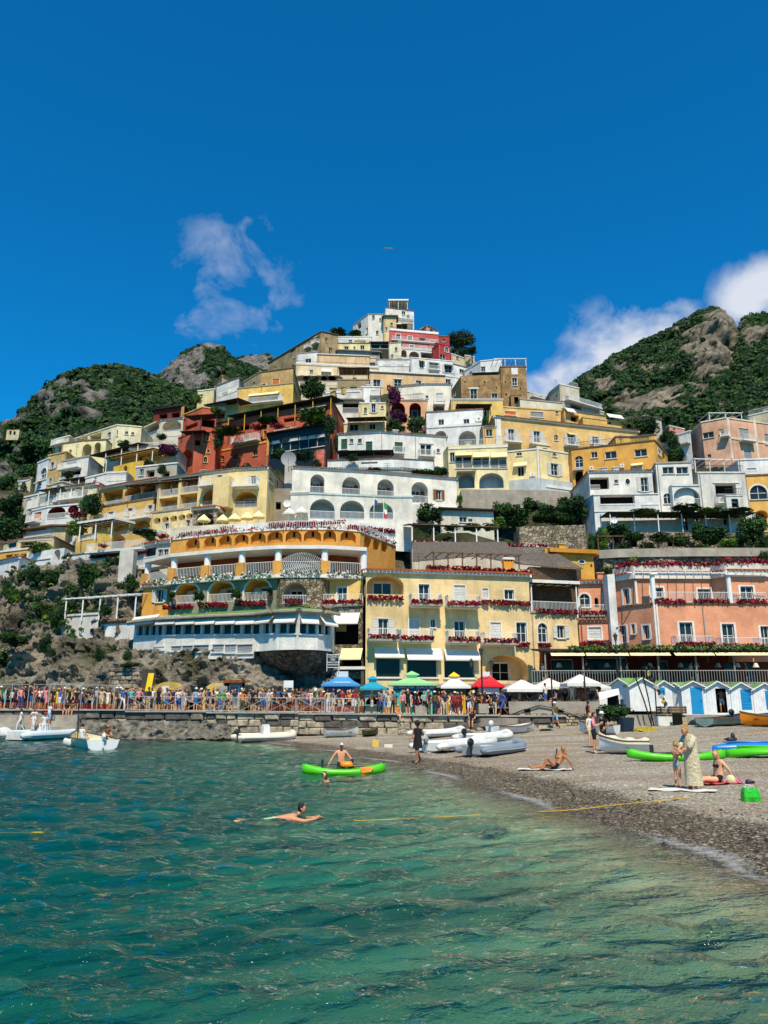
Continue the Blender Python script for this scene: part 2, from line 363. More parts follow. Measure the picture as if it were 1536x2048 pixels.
def B(cx, name, label, col, cs, yt, yb, ops='', T=9., ref=0, roof='flat', down=5., cat='house', trim=None, sur=.11, ins=None, rail=None, wm=None, cm=None, group=None, gnd=True, back=None, slab=None, proj=1.0, cap=.2):
 """A building. cs: front corners (x, distance); yt / yb: top and foot of the wall at corner ref; ops: what the front shows."""
 ym = (yt + yb) / 2; pts = []
 for x, D in cs: p = P(*cx(x, ym), D); pts.append(Vector((p.x, p.y, 0)))
 xr, Dr = cs[ref]; zt = P(*cx(xr, yt), Dr).z; zv = P(*cx(xr, yb), Dr).z; zb = zv - down
 wm = wm or plaster(col); trim = trim or TRIM; ins_m = plaster(ins) if ins else wm; rail = rail or RAILW; slab = slab or TRIM  # ins: recess colour, in places the wall tone with shade put in
 mid = sum(pts, Vector()) / len(pts)
 root = empty(name, (mid.x, mid.y + .5, zv), label, cat, group)
 segs = [Seg(pts[i], pts[i + 1]) for i in range(len(pts) - 1)]
 wall = MB(); holes = {i: [] for i in range(len(segs))}; todo = []
 for op in [o.split() for o in ops.replace('\n', ';').split(';') if o.strip()]:
  k = op[0]; x0, y0, x1, y1 = map(float, op[1:5]); y0, y1 = min(y0, y1), max(y0, y1); xm = (x0 + x1) / 2
  xs = [c[0] for c in cs]; si = max([i for i in range(len(segs)) if xs[i] <= xm] or [0]); s = segs[si]
  u0 = s.hit(*cx(x0, (y0 + y1) / 2))[0]; u1 = s.hit(*cx(x1, (y0 + y1) / 2))[0]; z1 = s.hit(*cx(xm, y0))[1]; z0 = s.hit(*cx(xm, y1))[1]
  if k[0] not in 'bfhtxjFm':
   u0 = max(u0, .06); u1 = min(u1, s.L - .06); z1 = min(z1, zt - .08)
  if u1 - u0 < .12 or z1 - z0 < .08: continue
  todo.append((k, si, u0, u1, z0, z1))
 if cat in ('house', 'cottage') and Dr > 95:
  for si, s in enumerate(segs):
   own = [t for t in todo if t[1] == si]
   for _ in range(int(s.L * (zt - zv) / 20) * 3):
    w_, h_ = random.choice(((.6, .8), (.8, 1.1), (.9, 1.3), (.5, .6), (.9, 2.)))
    if len(own) * 20 > s.L * (zt - zv) or s.L < w_ + 1.4 or zt - zv < h_ + 1: break
    u, z = random.uniform(.5, s.L - w_ - .5), zv + random.choice((.5, .5, 1., 3.4, 3.6)) + random.uniform(-.2, .2)
    if z + h_ > zt - .45 or any(u < t[3] + .5 and u + w_ > t[2] - .5 and z < t[5] + .35 and z + h_ > t[4] - .35 for t in own): continue
    t = (random.choice('nnwscn'), si, u, u + w_, z, z + h_); own.append(t); todo.append(t)
 for k, si, u0, u1, z0, z1 in todo:
  s = segs[si]; w = u1 - u0; h = z1 - z0; a = k[0]
  if a in 'wnsSgcoGTdvDA':
   rise = min(w / 2, h * .6) if (a == 'A' or k.endswith('A')) else 0
   holes[si].append((u0, u1, z0, z1)); dep = .9 if a == 'v' else .22
   outl = [(u0, z0)] + (arc(u0, u1, z1, rise) if rise else [(u0, z1), (u1, z1)]) + [(u1, z0)]
   for i in range(len(outl)):
    p, q = outl[i], outl[(i + 1) % len(outl)]; wall.quad(s.at(*p), s.at(*q), s.at(*q, -dep), s.at(*p, -dep))
   if rise:
    ar = arc(u0, u1, z1, rise)
    for p, q in zip(ar, ar[1:]): wall.quad(s.at(*p), s.at(*q), s.at(q[0], z1), s.at(p[0], z1))
   kk = {'A': 'n', 'd': 'D', 'w': 'n'}.get(a, a)
   make_window(s, root, kk, u0, u1, z0, z1, rise, trim, (0 if a in 'nvT' else sur) if a != 'A' else sur, wm)
  elif a in 'aqe':                       # arched / square loggia, e = shallow niche
   rise = {'a': min(w / 2, h * .55), 'e': min(w / 2, h * .5), 'q': 0}[a]; dep = .45 if a == 'e' else 1.7
   holes[si].append((u0, u1, z0, z1))
   outl = [(u0, z0)] + (arc(u0, u1, z1, rise) if rise else [(u0, z1), (u1, z1)]) + [(u1, z0)]
   for i in range(len(outl)):
    p, q = outl[i], outl[(i + 1) % len(outl)]; wall.quad(s.at(*p), s.at(*q), s.at(*q, -dep), s.at(*p, -dep), 1)
   if rise:
    ar = arc(u0, u1, z1, rise)
    for p, q in zip(ar, ar[1:]): wall.quad(s.at(*p), s.at(*q), s.at(q[0], z1), s.at(p[0], z1))
   bk = Seg(s.at(0, 0, -dep), s.at(s.L, 0, -dep)); dk = k[1] if len(k) > 1 and k[1] not in 'r' else ''
   if a == 'e': bk = None
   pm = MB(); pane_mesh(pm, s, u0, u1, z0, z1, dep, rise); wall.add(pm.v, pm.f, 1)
   if a == 'e':
    q = MB(); q.obox(s.at((u0 + u1) / 2, z0 + h * .5, -dep + .02), s.t, s.n, .22, .05, .5); q.build('vent', DARK, root)
   elif dk != 'x':
    dw = min(w * .5, 1.6); dc = (u0 + u1) / 2 + (w * .1 if not dk else 0); dh = min(h * .72, 2.3)
    bs = Seg(s.at(0, 0, -dep + .24), s.at(s.L, 0, -dep + .24))
    make_window(bs, root, dk or 's', dc - dw / 2, dc + dw / 2, z0 + .02, z0 + dh, 0, trim, .08, wm)
   if 'm' in k: q = MB(); frame_strip(q, s, outl, .16, 0., .05); q.build('arch_moulding', trim, root)
   if 'r' in k:
    r = MB(); railing(r, s.at(u0, z0, -.08), s.at(u1, z0, -.08), min(.95, h * .4)); r.build('railing', rail, root)
  elif a == 'u':
   q = MB(); e = ell(u0, u1, z0, z1)
   q.add([s.at(*p, .03) for p in e], [tuple(range(14))], 1); frame_strip(q, s, [e[i % 14] for i in range(15)][::-1], .09, 0, .06); q.build('window', [trim, GLASS], root)
  elif a in 'bf': balcony(s, root, u0, u1, z1, z0, proj, a == 'f', rail, slab)
  elif a == 'j':                          # solid projecting bay
   q = MB(); q.obox(s.at((u0 + u1) / 2, z0, .6), s.t, s.n, w, 1.2, h); q.build('bay', wm, root)
  elif a == 'r':
   q = MB(); railing(q, s.at(u0, z0, .06), s.at(u1, z0, .06), h); q.build('railing', rail, root)
  elif a == 'h':
   q = MB(); q.obox(s.at((u0 + u1) / 2, z0, .04), s.t, s.n, w, .12, h); q.build('moulding', trim, root)
  elif a == 'F':
   q = MB(); flowers(q, s.at(u0, z0, .2), s.at(u1, z0, .2), h, .3); q.build('flowers', [FLOW, LEAF2], root)
  elif a == 't':
   q = MB(); pr = max(.7, h * .8); n = 8; dr = 0
   for i in range(n):
    ua, ub = u0 + w * i / n, u0 + w * (i + 1) / n
    q.quad(s.at(ua, z0 + .12, pr), s.at(ub, z0 + .12, pr), s.at(ub, z1, .03), s.at(ua, z1, .03)); q.quad(s.at(ua, z0, pr), s.at(ub, z0, pr), s.at(ub, z0 + .12, pr), s.at(ua, z0 + .12, pr))
   for uu in (u0, u1): q.add([s.at(uu, z0 + .12, pr), s.at(uu, z1, .03), s.at(uu, z1 - .04, .03), s.at(uu, z0 + .08, pr)], [(0, 1, 2, 3)])
   q.build('awning', FABY if k == 'ty' else FABW, root)
  elif a == 'x':
   q = MB(); q.obox(s.at((u0 + u1) / 2, z0, .22), s.t, s.n, w, .36, h); e = ell((u0 + u1) / 2 - h * .3, (u0 + u1) / 2 + h * .3, z0 + h * .15, z0 + h * .85); q.add([s.at(*p, .405) for p in e], [tuple(range(14))], 1); q.build('air_conditioner', [WHITE, GREYP], root)
 for i, s in enumerate(segs): wall_with_holes(wall, s, zb, zt, holes[i])
 bl = Vector((pts[0].x - (.15 if pts[0].x > 0 else -.15) * 0, pts[0].y + T, 0)); br = Vector((pts[-1].x, pts[-1].y + T, 0))
 if back: bl.x += back; br.x += back
 loop = pts + [br, bl]
 for a, b in ((pts[-1], br), (br, bl), (bl, pts[0])): wall.quad(a + UP * zb, b + UP * zb, b + UP * zt, a + UP * zt)
 wall.add([p + UP * (zt - .02) for p in loop], [tuple(range(len(loop)))])
 wall.build('wall', [wm, ins_m], root)
 cmat = cm or random.choice((trim, trim, wm, wm, TILED, CONC)); far_ = cs[0][1] > 95
 # roof
 if roof != 'none':
  rf = MB(); ov = {'flat': .1, 'eave': .55, 'tile': .28, 'par': .06}.get(roof, .1); th = cap
  full = [Seg(bl, pts[0])] + segs + [Seg(pts[-1], br)]
  for i, s in enumerate(full):
   e0 = ov if i > 0 else 0; e1 = ov if i < len(full) - 1 else 0
   rf.obox(s.at(s.L / 2, zt - th * .3 + .001 * i, ov / 2 - .12), s.t, s.n, s.L + (ov if 0 < i < len(full) - 1 else 0), ov + .24, th)
  rf.add([p + UP * (zt + .012) for p in loop], [tuple(range(len(loop)))], 1)
  r_o = rf.build('roof', [cmat if roof != 'tile' else trim, ROOFG], root)
  if roof in ('tile', 'tiled'):
   q = MB()
   for s in segs + [full[-1], full[0]]:
    n = max(2, int(s.L / .34))
    for k in range(n):
     u = s.L * (k + .5) / n; r = s.L / n * .46
     vs = [];
     for (o, dz) in ((ov + .16, .0), (-.5, .2)):
      for j in range(5): an = math.pi * j / 4; vs.append(s.at(u - r * math.cos(an), zt + th * .7 + dz + r * .8 * math.sin(an), o))
     q.add(vs, [(j, j + 1, j + 6, j + 5) for j in range(4)] + [(0, 1, 2, 3, 4)])
   q.build('tile_row', TILE if roof == 'tile' else TILED, r_o)
 s = max(segs, key=lambda g: g.L); hgt = zt - zv
 if cat in ('house', 'hotel', 'villa') and hgt > 2.5 and roof != 'none':
  for u in ((.22,) if s.L < 9 else (.22, s.L * random.uniform(.4, .6))):
   if not any(h[0] - .1 < u < h[1] + .1 for h in holes[segs.index(s)]): q = MB(); q.bar(s.at(u, zv - 1, .07), s.at(u, zt - .2, .07), .05, 0, 5); q.build('downpipe', random.choice((GREYP, TILED, CONC)), root)
  if cat == 'house' and roof == 'flat' and s.L > 4 and random.random() < .5: q = MB(); railing(q, s.at(.1, zt + .1, -.2), s.at(s.L - .1, zt + .1, -.2), .95, 0, .2); q.build('railing', random.choice((RAILW, METAL)), root)
  for _ in range(3 if cat == 'house' and s.L > 4.5 and hgt > 3.2 else 0):
   w_ = s.L * random.uniform(.25, .45); u = random.uniform(w_ / 2, s.L - w_ / 2); h_ = random.uniform(1.5, 2.3)
   if any(h[0] < u + w_ / 2 + .2 and h[1] > u - w_ / 2 - .2 and h[2] < zv + h_ + .2 for h in holes[segs.index(s)]): continue
   pm = random.choice((wm, wm, TRIM, plaster('#d9cdb4'))); g = Seg(s.at(u - w_ / 2, 0, 1.4), s.at(u + w_ / 2, 0, 1.4)); q = MB(); hs = []; d_ = g.L * .3
   if g.L > 1.6: hs = [(g.L * .3, g.L * .3 + min(1.2, d_ + .2), zv + .1, zv + h_ - .35)]
   wall_with_holes(q, g, zb, zv + h_, hs); q.obox(s.at(u, zv + h_ - .02, .72), s.t, s.n, w_ + .15, 1.5, .14)
   for e in (-1, 1): q.quad(s.at(u + e * w_ / 2, zb, 1.4), s.at(u + e * w_ / 2, zb, 0), s.at(u + e * w_ / 2, zv + h_, 0), s.at(u + e * w_ / 2, zv + h_, 1.4))
   an = q.build('annex', pm, root); q = MB(); railing(q, s.at(u - w_ / 2, zv + h_ + .1, 1.35), s.at(u + w_ / 2, zv + h_ + .1, 1.35), .9, 0, .2); q.build('railing', random.choice((RAILW, METAL)), an)
   for h in hs: q = MB(); q.quad(g.at(h[0], h[2], -.5), g.at(h[1], h[2], -.5), g.at(h[1], h[3], -.5), g.at(h[0], h[3], -.5)); q.build('doorway', DARK, an)
   break
  for h in holes[segs.index(s)]:
   if random.random() < .16 and h[3] - h[2] < 2.6 and Dr > 95: q = MB(); q.add([s.at(h[0] - .2, h[3] + .25, .02), s.at(h[1] + .2, h[3] + .25, .02), s.at(h[1] + .2, h[3] - .1, .75), s.at(h[0] - .2, h[3] - .1, .75), s.at(h[0] - .2, h[3] - .25, .75), s.at(h[1] + .2, h[3] - .25, .75)], [(0, 3, 2, 1), (3, 4, 5, 2)]); q.build('awning', random.choice((FABW, FABY, WOOD, GREYP)), root)
  if cat == 'house' and s.L > 6 and random.random() < .35: u = s.L * random.uniform(.25, .75); q = MB(); q.obox(s.at(u, zt - .1, -T * .6), s.t, s.n, 2.4, 2.2, 2.3); q.obox(s.at(u, zt + 2.2, -T * .6), s.t, s.n, 2.7, 2.5, .12); a_ = q.build('roof_room', random.choice((wm, TRIM)), root); q = MB(); q.obox(s.at(u + .3, zt, -T * .6 + 1.1), s.t, s.n, .8, .06, 1.8); q.build('door', DARK, a_)
  if random.random() < .45:
   u = s.L * random.uniform(.2, .8); q = MB(); w_ = random.uniform(.5, .8); q.obox(s.at(u, zt, -2.2), s.t, s.n, w_, .6, 1.2); q.obox(s.at(u, zt + 1.2, -2.2), s.t, s.n, w_ + .2, .8, .1); q.build('chimney', wm, root)
  if random.random() < .5:
   u = s.L * random.uniform(.1, .9); q = MB(); a_ = s.at(u, zt, -3); q.bar(a_, a_ + UP * 2.4, .03); [q.bar(a_ + UP * z + s.t * -.5, a_ + UP * z + s.t * .5, .018) for z in (1.8, 2.05, 2.3)]; q.build('antenna', METAL, root)
 FRONTS.extend((g, zv, zt, T) for g in segs)
 b = Bd(); b.root = root; b.segs = segs; b.zt = zt; b.zb = zv; b.pts = pts; b.T = T; b.loop = loop
 if gnd:
  for p in pts: GROUND.append((p.x, p.y - .6, zv - 1.0)); GROUND.append((p.x, p.y + T * .8, zt - 2.2))
 return b
def parapet_rail(b, h=1., mat_=None, i=None, step=.14, thick=.02, off=-.15, name='railing'):
 q = MB()
 for k, s in enumerate(b.segs):
  if i is None or k in (i if isinstance(i, (list, tuple)) else [i]): railing(q, s.at(0.05, b.zt + .12, off), s.at(s.L - .05, b.zt + .12, off), h, 0, step, thick)
 return q.build(name, mat_ or RAILW, b.root)
def pergola(cx, label, x0, x1, y0, y1, D0, D1=None, proj=3., roofm=None, post=None, nposts=4, slope=.3, slats=True, cat='pergola', solid=True, name='pergola', group=None, back=0., thick=.07):
 """flat roof on posts: front edge from (x0,D0) to (x1,D1), top at y0, feet at y1 (both measured at x0)"""
 D1 = D1 or D0; roofm = roofm or DARKW; post = post or RAILW
 a = P(*cx(x0, (y0 + y1) / 2), D0); b = P(*cx(x1, (y0 + y1) / 2), D1); zt = P(*cx(x0, y0), D0).z; zb = P(*cx(x0, y1), D0).z
 s = Seg(Vector((a.x, a.y, 0)), Vector((b.x, b.y, 0))); root = empty(name, ((a.x + b.x) / 2, (a.y + b.y) / 2, zb), label, cat, group)
 for k in range(nposts):
  q = MB(); u = .1 + (s.L - .2) * k / max(1, nposts - 1); q.bar(s.at(u, zb - .4, -.1), s.at(u, zt, -.1), .07, 0, 6); q.build('post', post, root)
 r = MB()
 if solid: r.add([s.at(-.2, zt, .15), s.at(s.L + .2, zt, .15), s.at(s.L + .2, zt + slope, -proj), s.at(-.2, zt + slope, -proj), s.at(-.2, zt + thick, .15), s.at(s.L + .2, zt + thick, .15), s.at(s.L + .2, zt + slope + thick, -proj), s.at(-.2, zt + slope + thick, -proj)], ((3, 2, 1, 0), (4, 5, 6, 7), (0, 1, 5, 4), (1, 2, 6, 5), (2, 3, 7, 6), (3, 0, 4, 7)))
 if r.f: r.build('roof', roofm, root)
 g = MB(); g.bar(s.at(-.1, zt - .06, 0), s.at(s.L + .1, zt - .06, 0), .07)
 n = max(3, int(s.L / .9))
 for k in range(n + 1):
  u = s.L * k / n; g.bar(s.at(u, zt - .03, .25), s.at(u, zt + slope - .03, -proj), .05)
 g.build('beams', post if not solid else DARKW, root)
 b_ = Bd(); b_.root = root; b_.seg = s; b_.zt = zt; b_.zb = zb; return b_
# ---------------------------------------------------------------- plants
def crown_mesh(name, seed, n, lm, flat=1., leaf=.1, clumps=24, lm2=None, hole=.0):
 """crown of unit radius: leaf-sized quads clustered round clump centres"""
 rg = np.random.default_rng(seed); c = rg.normal(size=(clumps, 3)); c /= np.linalg.norm(c, axis=1)[:, None]; c *= rg.uniform(.2, .74, (clumps, 1)); cr = rg.uniform(.26, .46, clumps)
 i = rg.integers(0, clumps, n); d = rg.normal(size=(n, 3)); d /= np.linalg.norm(d, axis=1)[:, None]; p = c[i] + d * (cr[i] * rg.uniform(.55, 1.05, n))[:, None]
 p[:, 2] *= flat
 a = rg.normal(size=(n, 3)); a /= np.linalg.norm(a, axis=1)[:, None]; t = np.cross(a, rg.normal(size=(n, 3))); t /= np.linalg.norm(t, axis=1)[:, None]; w = np.cross(a, t)
 sz = leaf * rg.uniform(.6, 1.3, n)[:, None]; t *= sz; w *= sz * .6
 v = np.stack([p - t, p - w, p + t, p + w], 1).reshape(-1, 3); f = np.arange(4 * n).reshape(n, 4)
 mi = None; ms = [lm]
 if lm2: ms = [lm, lm2]; mi = (rg.random(clumps) < .45)[i].astype(np.int32)
 return npmesh(name, v, f, ms, mi)
CROWNS = {'d': [crown_mesh('crown', 11 + i, 2600, LEAF1, leaf=.095, lm2=LEAF2) for i in range(3)], 'm': [crown_mesh('crown', 21 + i, 2600, LEAF2, leaf=.095, lm2=LEAF1) for i in range(3)],
          'l': [crown_mesh('crown', 31 + i, 2400, LEAF3, leaf=.095, lm2=LEAF2) for i in range(3)], 'p': [crown_mesh('crown', 41 + i, 2200, PURP, leaf=.09, lm2=LEAF1) for i in range(2)], 'r': [crown_mesh('crown', 51, 900, FLOW, leaf=.09, lm2=LEAF2)]}
KINDW = {'d': ('dark green', 'shrub'), 'm': ('green', 'shrub'), 'l': ('yellow-green', 'shrub'), 'p': ('purple flowering', 'bougainvillea'), 'r': ('red flowering', 'plant')}
def plant(cx, x, y, rx, ry, D, kind='d', label=None, name=None, trunk=True, depth=None, group=None):
 px, py = cx(x, y); c = P(px, py, D); m = ppm(px, py, D) * cx.k; rxm, rym = rx * m, ry * m
 nm = name or {'p': 'bougainvillea', 'r': 'flower_bush'}.get(kind, 'shrub' if rxm < 2.2 else 'tree')
 root = empty(nm, (c.x, c.y, c.z - rym * 1.05), label, {'bougainvillea': 'bougainvillea', 'tree': 'tree', 'flower_bush': 'bush', 'pine_tree': 'tree', 'cypress_tree': 'tree'}.get(nm, 'shrub'), group)
 o = bpy.data.objects.new('crown', random.choice(CROWNS[kind])); COL.objects.link(o); o.parent = root; o.location = (0, 0, rym * 1.05)
 o.scale = (rxm * 1.08, (depth or min(rxm, 3.5)) * 1.0, rym * 1.08); o.rotation_euler = (0, 0, random.choice((0, math.pi)))
 if rym < 1.7 and nm != 'potted_shrub': trunk = False; o.scale.z *= 1.2; o.location.z -= rym * .12
 if nm == 'potted_shrub': q = MB(); q.bar((0, 0, -.25), (0, 0, .04), .16, 0, 10, .22); q.build('pot', TILE, root, loc=(0, 0, 0))
 if trunk:
  t = MB(); h = rym * 1.2; t.tube([(0, 0, -1.0), (rxm * .03, 0, h * .4), (-rxm * .04, 0, h)], [max(.06, rxm * .07), max(.05, rxm * .05), .03], 0, 6)
  for k in range(4): an = k * 1.6; t.tube([(0, 0, h * .45), (rxm * .45 * math.cos(an), rxm * .3 * math.sin(an), h * 1.0)], [max(.03, rxm * .035), .02], 0, 5)
  t.build('trunk', BARK, root, loc=(0, 0, 0))
 return root
# ================================================================ shore, water, mountains
SHORE = [Pz(x, y, 0).to_2d() for x, y in ((330, 1467), (430, 1474), (520, 1484), (620, 1496), (720, 1511), (830, 1531), (900, 1549), (1000, 1580), (1130, 1616), (1300, 1666), (1450, 1718), (1536, 1752))]
SHORE = [Vector((SHORE[0].x - 60, SHORE[0].y + 12))] + SHORE + [Vector((SHORE[-1].x + 3.5, SHORE[-1].y - 6)), Vector((SHORE[-1].x + 40, SHORE[-1].y - 50))]
SHN = np.array([[p.x, p.y] for p in SHORE])
def shore_d(X, Y):
 """signed distance inland from the water's edge"""
 p = np.stack([np.asarray(X, float), np.asarray(Y, float)], -1); best = np.full(p.shape[:-1], 1e9); sg = np.ones(p.shape[:-1])
 for a, b in zip(SHN[:-1], SHN[1:]):
  d = b - a; t = np.clip(((p - a) @ d) / (d @ d), 0, 1); q = a + t[..., None] * d; r = p - q; dist = np.hypot(r[..., 0], r[..., 1])
  s = d[0] * (p[..., 1] - a[1]) - d[1] * (p[..., 0] - a[0]); m = dist < best - 1e-9
  best = np.where(m, dist, best); sg = np.where(m, np.sign(s), sg)
 return best * sg
def ground_z(X, Y):
 d = shore_d(X, Y); dc = np.clip(d, 0, 22); up = .10 * (1 - np.exp(-dc / 2.0)) + .02 * dc + .0012 * dc ** 2
 dn = np.maximum(-d, 0); return np.where(d > 0, up, -np.minimum(.045 * dn + .017 * dn ** 1.6, 4.5))
def G(px, py, y0=6., y1=75.):
 d = ray(px, py); ys = np.arange(y0, y1, .05); xs = d.x / d.y * ys; zs = CZ + d.z / d.y * ys; g = np.maximum(ground_z(xs, ys), 0); i = np.argmax(zs <= g)
 i = i if zs[i] <= g[i] else len(ys) - 1
 return Vector((xs[i], ys[i], float(g[i])))
def grid_faces(nx, ny):
 i, j = np.meshgrid(np.arange(nx - 1), np.arange(ny - 1), indexing='ij'); a = i * ny + j
 return np.stack([a, a + ny, a + ny + 1, a + 1], -1).reshape(-1, 4)
def link(name, me, kind='structure', parent=None):
 o = bpy.data.objects.new(name, me); COL.objects.link(o)
 if kind: o['kind'] = kind
 if parent: o.parent = parent
 return o
def attr(me, name, vals):
 a = me.attributes.new(name, 'FLOAT', 'POINT'); a.data.foreach_set('value', np.asarray(vals, np.float32).ravel())
def vnoise(p, sc, oct_=4, seed=0., ridged=False):
 """fractal noise at numpy points by mathutils"""
 f = noise.ridged_multi_fractal if ridged else None; out = np.empty(len(p))
 for i, q in enumerate(p):
  v = Vector((q[0] * sc + seed, q[1] * sc, q[2] * sc)); out[i] = f(v, 1., 2.1, oct_, 1., 2.) if f else noise.fractal(v, .9, 2.1, oct_)
 return out
# ---- beach and sea bed: one sheet
def beach_material():
 m = bpy.data.materials.new('pebble_beach'); m.use_nodes = True; t = m.node_tree; b = t.nodes['Principled BSDF']; L = t.links.new
 g = node(t, 'ShaderNodeNewGeometry'); a = node(t, 'ShaderNodeAttribute', attribute_name='wet'); dd = node(t, 'ShaderNodeAttribute', attribute_name='inland')
 v = node(t, 'ShaderNodeTexVoronoi', inp={'Scale': 27.}); L(g.outputs['Position'], v.inputs['Vector']); sp = node(t, 'ShaderNodeSeparateColor'); L(v.outputs['Color'], sp.inputs[0])
 v2 = node(t, 'ShaderNodeTexVoronoi', inp={'Scale': 14.}); L(g.outputs['Position'], v2.inputs['Vector']); sp2 = node(t, 'ShaderNodeSeparateColor'); L(v2.outputs['Color'], sp2.inputs[0])
 mx0 = node(t, 'ShaderNodeMath', operation='MAXIMUM'); pw = node(t, 'ShaderNodeMath', operation='POWER', inp={1: 2.2}); L(sp2.outputs[1], pw.inputs[0]); L(sp.outputs[0], mx0.inputs[0]); L(pw.outputs[0], mx0.inputs[1])
 def ramp(src, cols):
  r = node(t, 'ShaderNodeValToRGB'); L(src, r.inputs[0]); e = r.color_ramp.elements
  e[0].position, e[0].color = cols[0][0], lin(cols[0][1]) + (1,); e[1].position, e[1].color = cols[-1][0], lin(cols[-1][1]) + (1,)
  for p, c in cols[1:-1]: x = e.new(p); x.color = lin(c) + (1,)
  return r.outputs[0]
 dry = ramp(mx0.outputs[0], ((0., '#645e51'), (.5, '#868071'), (.85, '#a29b8a'), (1., '#cec7b6')))
 wet = ramp(mx0.outputs[0], ((0., '#262016'), (.5, '#453c2d'), (.86, '#675c48'), (1., '#b1a58e')))
 n = node(t, 'ShaderNodeTexNoise', inp={'Scale': .35, 'Detail': 5.}); mp = node(t, 'ShaderNodeMapping', inp={'Scale': (.35, 1.3, 1)}); L(g.outputs['Position'], mp.inputs[0]); L(mp.outputs[0], n.inputs['Vector'])
 mr = node(t, 'ShaderNodeMapRange', inp={1: .42, 2: .6, 3: 0., 4: .8}); L(n.outputs[0], mr.inputs[0])
 sand = node(t, 'ShaderNodeMix', data_type='RGBA'); L(mr.outputs[0], sand.inputs[0]); L(dry, sand.inputs[6])
 sc = ramp(mx0.outputs[0], ((0., '#6b5a49'), (.6, '#7f6d5a'), (1., '#a08e79'))); L(sc, sand.inputs[7])
 bed = ramp(n.outputs[0], ((.3, '#66614c'), (.48, '#9a9172'), (.7, '#c2b896')))
 mx = node(t, 'ShaderNodeMix', data_type='RGBA'); L(a.outputs['Fac'], mx.inputs[0]); L(sand.outputs[2], mx.inputs[6]); L(wet, mx.inputs[7])
 mb_ = node(t, 'ShaderNodeMapRange', inp={1: -1.6, 2: -.2, 3: 1., 4: 0.}); L(dd.outputs['Fac'], mb_.inputs[0])
 mx2 = node(t, 'ShaderNodeMix', data_type='RGBA'); L(mb_.outputs[0], mx2.inputs[0]); L(mx.outputs[2], mx2.inputs[6]); L(bed, mx2.inputs[7])
 L(mx2.outputs[2], b.inputs['Base Color'])
 rr = node(t, 'ShaderNodeMapRange', inp={1: 0., 2: 1., 3: .95, 4: .55}); L(a.outputs['Fac'], rr.inputs[0]); L(rr.outputs[0], b.inputs['Roughness']); b.inputs['Specular IOR Level'].default_value = .3
 bp = node(t, 'ShaderNodeBump', inp={'Strength': .55, 'Distance': .03}); inv = node(t, 'ShaderNodeMath', operation='SUBTRACT', inp={0: 1.}); L(v.outputs['Distance'], inv.inputs[1]); L(inv.outputs[0], bp.inputs['Height']); L(bp.outputs[0], b.inputs['Normal'])
 return m
xs = np.concatenate([np.arange(-160, -40, 4), np.arange(-40, -6, .5), np.arange(-6, 34, .22), np.arange(34, 160, 4)]); ys = np.concatenate([np.arange(-40, 4, 3), np.arange(4, 64, .22), np.arange(64, 80, 2)])
XX, YY = np.meshgrid(xs, ys, indexing='ij'); ZZ = ground_z(XX, YY); DD = shore_d(XX, YY)
rg = np.random.default_rng(5); ZZ = ZZ + np.where(DD > .3, .02 * np.sin(XX * 1.7 + np.sin(YY * 1.1) * 2) * np.cos(YY * 1.3) + rg.uniform(-.012, .012, XX.shape), 0)
me = npmesh('beach', np.stack([XX, YY, ZZ], -1).reshape(-1, 3), grid_faces(len(xs), len(ys)), beach_material(), smooth=True)
wob = .35 * np.sin(XX * .9 + YY * .6) + .25 * np.sin(XX * 2.3 - YY * 1.7)
band = np.interp(YY, [10, 18, 30, 45, 60], [3.0, 2.6, 2.2, 1.8, 1.6])
wetv = np.clip((band + wob * .5 - DD) / .5, 0, 1); attr(me, 'wet', wetv); attr(me, 'inland', DD); link('beach', me)
# loose pebbles on the near beach
n = 15000; px_ = rg.uniform(-4, 24, n * 3); py_ = rg.uniform(11, 44, n * 3); d_ = shore_d(px_, py_); k = (d_ > -.4) & (d_ < 14) & (np.abs(px_) < py_ * .56) & (rg.random(n * 3) < np.clip(1.25 - py_ / 45, .15, 1) * np.where(d_ < 4, 1, .45)); px_, py_, d_ = px_[k][:n], py_[k][:n], d_[k][:n]; n = len(px_)
base = np.array([[1, 0, 0], [0, 1, 0], [-1, 0, 0], [0, -1, 0], [0, 0, .7], [0, 0, -.4]], float); bf = np.array([[0, 1, 4], [1, 2, 4], [2, 3, 4], [3, 0, 4]])
sz = rg.uniform(.012, .032, n) * (1 + (rg.random(n) < .02) * 1.4); an = rg.uniform(0, 6.28, n); c_, s_ = np.cos(an), np.sin(an); V = base[None] * np.stack([sz * rg.uniform(.8, 1.5, n), sz, sz * .8], -1)[:, None, :]
V = np.stack([V[..., 0] * c_[:, None] - V[..., 1] * s_[:, None], V[..., 0] * s_[:, None] + V[..., 1] * c_[:, None], V[..., 2]], -1) + np.stack([px_, py_, ground_z(px_, py_) + .005], -1)[:, None, :]
Fc = (bf[None] + 6 * np.arange(n)[:, None, None]).reshape(-1, 3); mi = np.repeat(np.where(d_ < np.interp(py_, [10, 18, 30, 45], [3.4, 3., 2.6, 2.2]), np.where(rg.random(n) < .8, 0, 1), np.where(rg.random(n) < .7, 1, 2)), 4)
link('pebbles', npmesh('pebbles', V.reshape(-1, 3), Fc, [mat('wet_pebble', '#3b3325', .45, .4, 9., spec=.4), mat('grey_pebble', '#8a8379', .85, .3, 9.), mat('pale_pebble', '#bcb5a8', .85, .2, 9.)], mi), 'stuff')
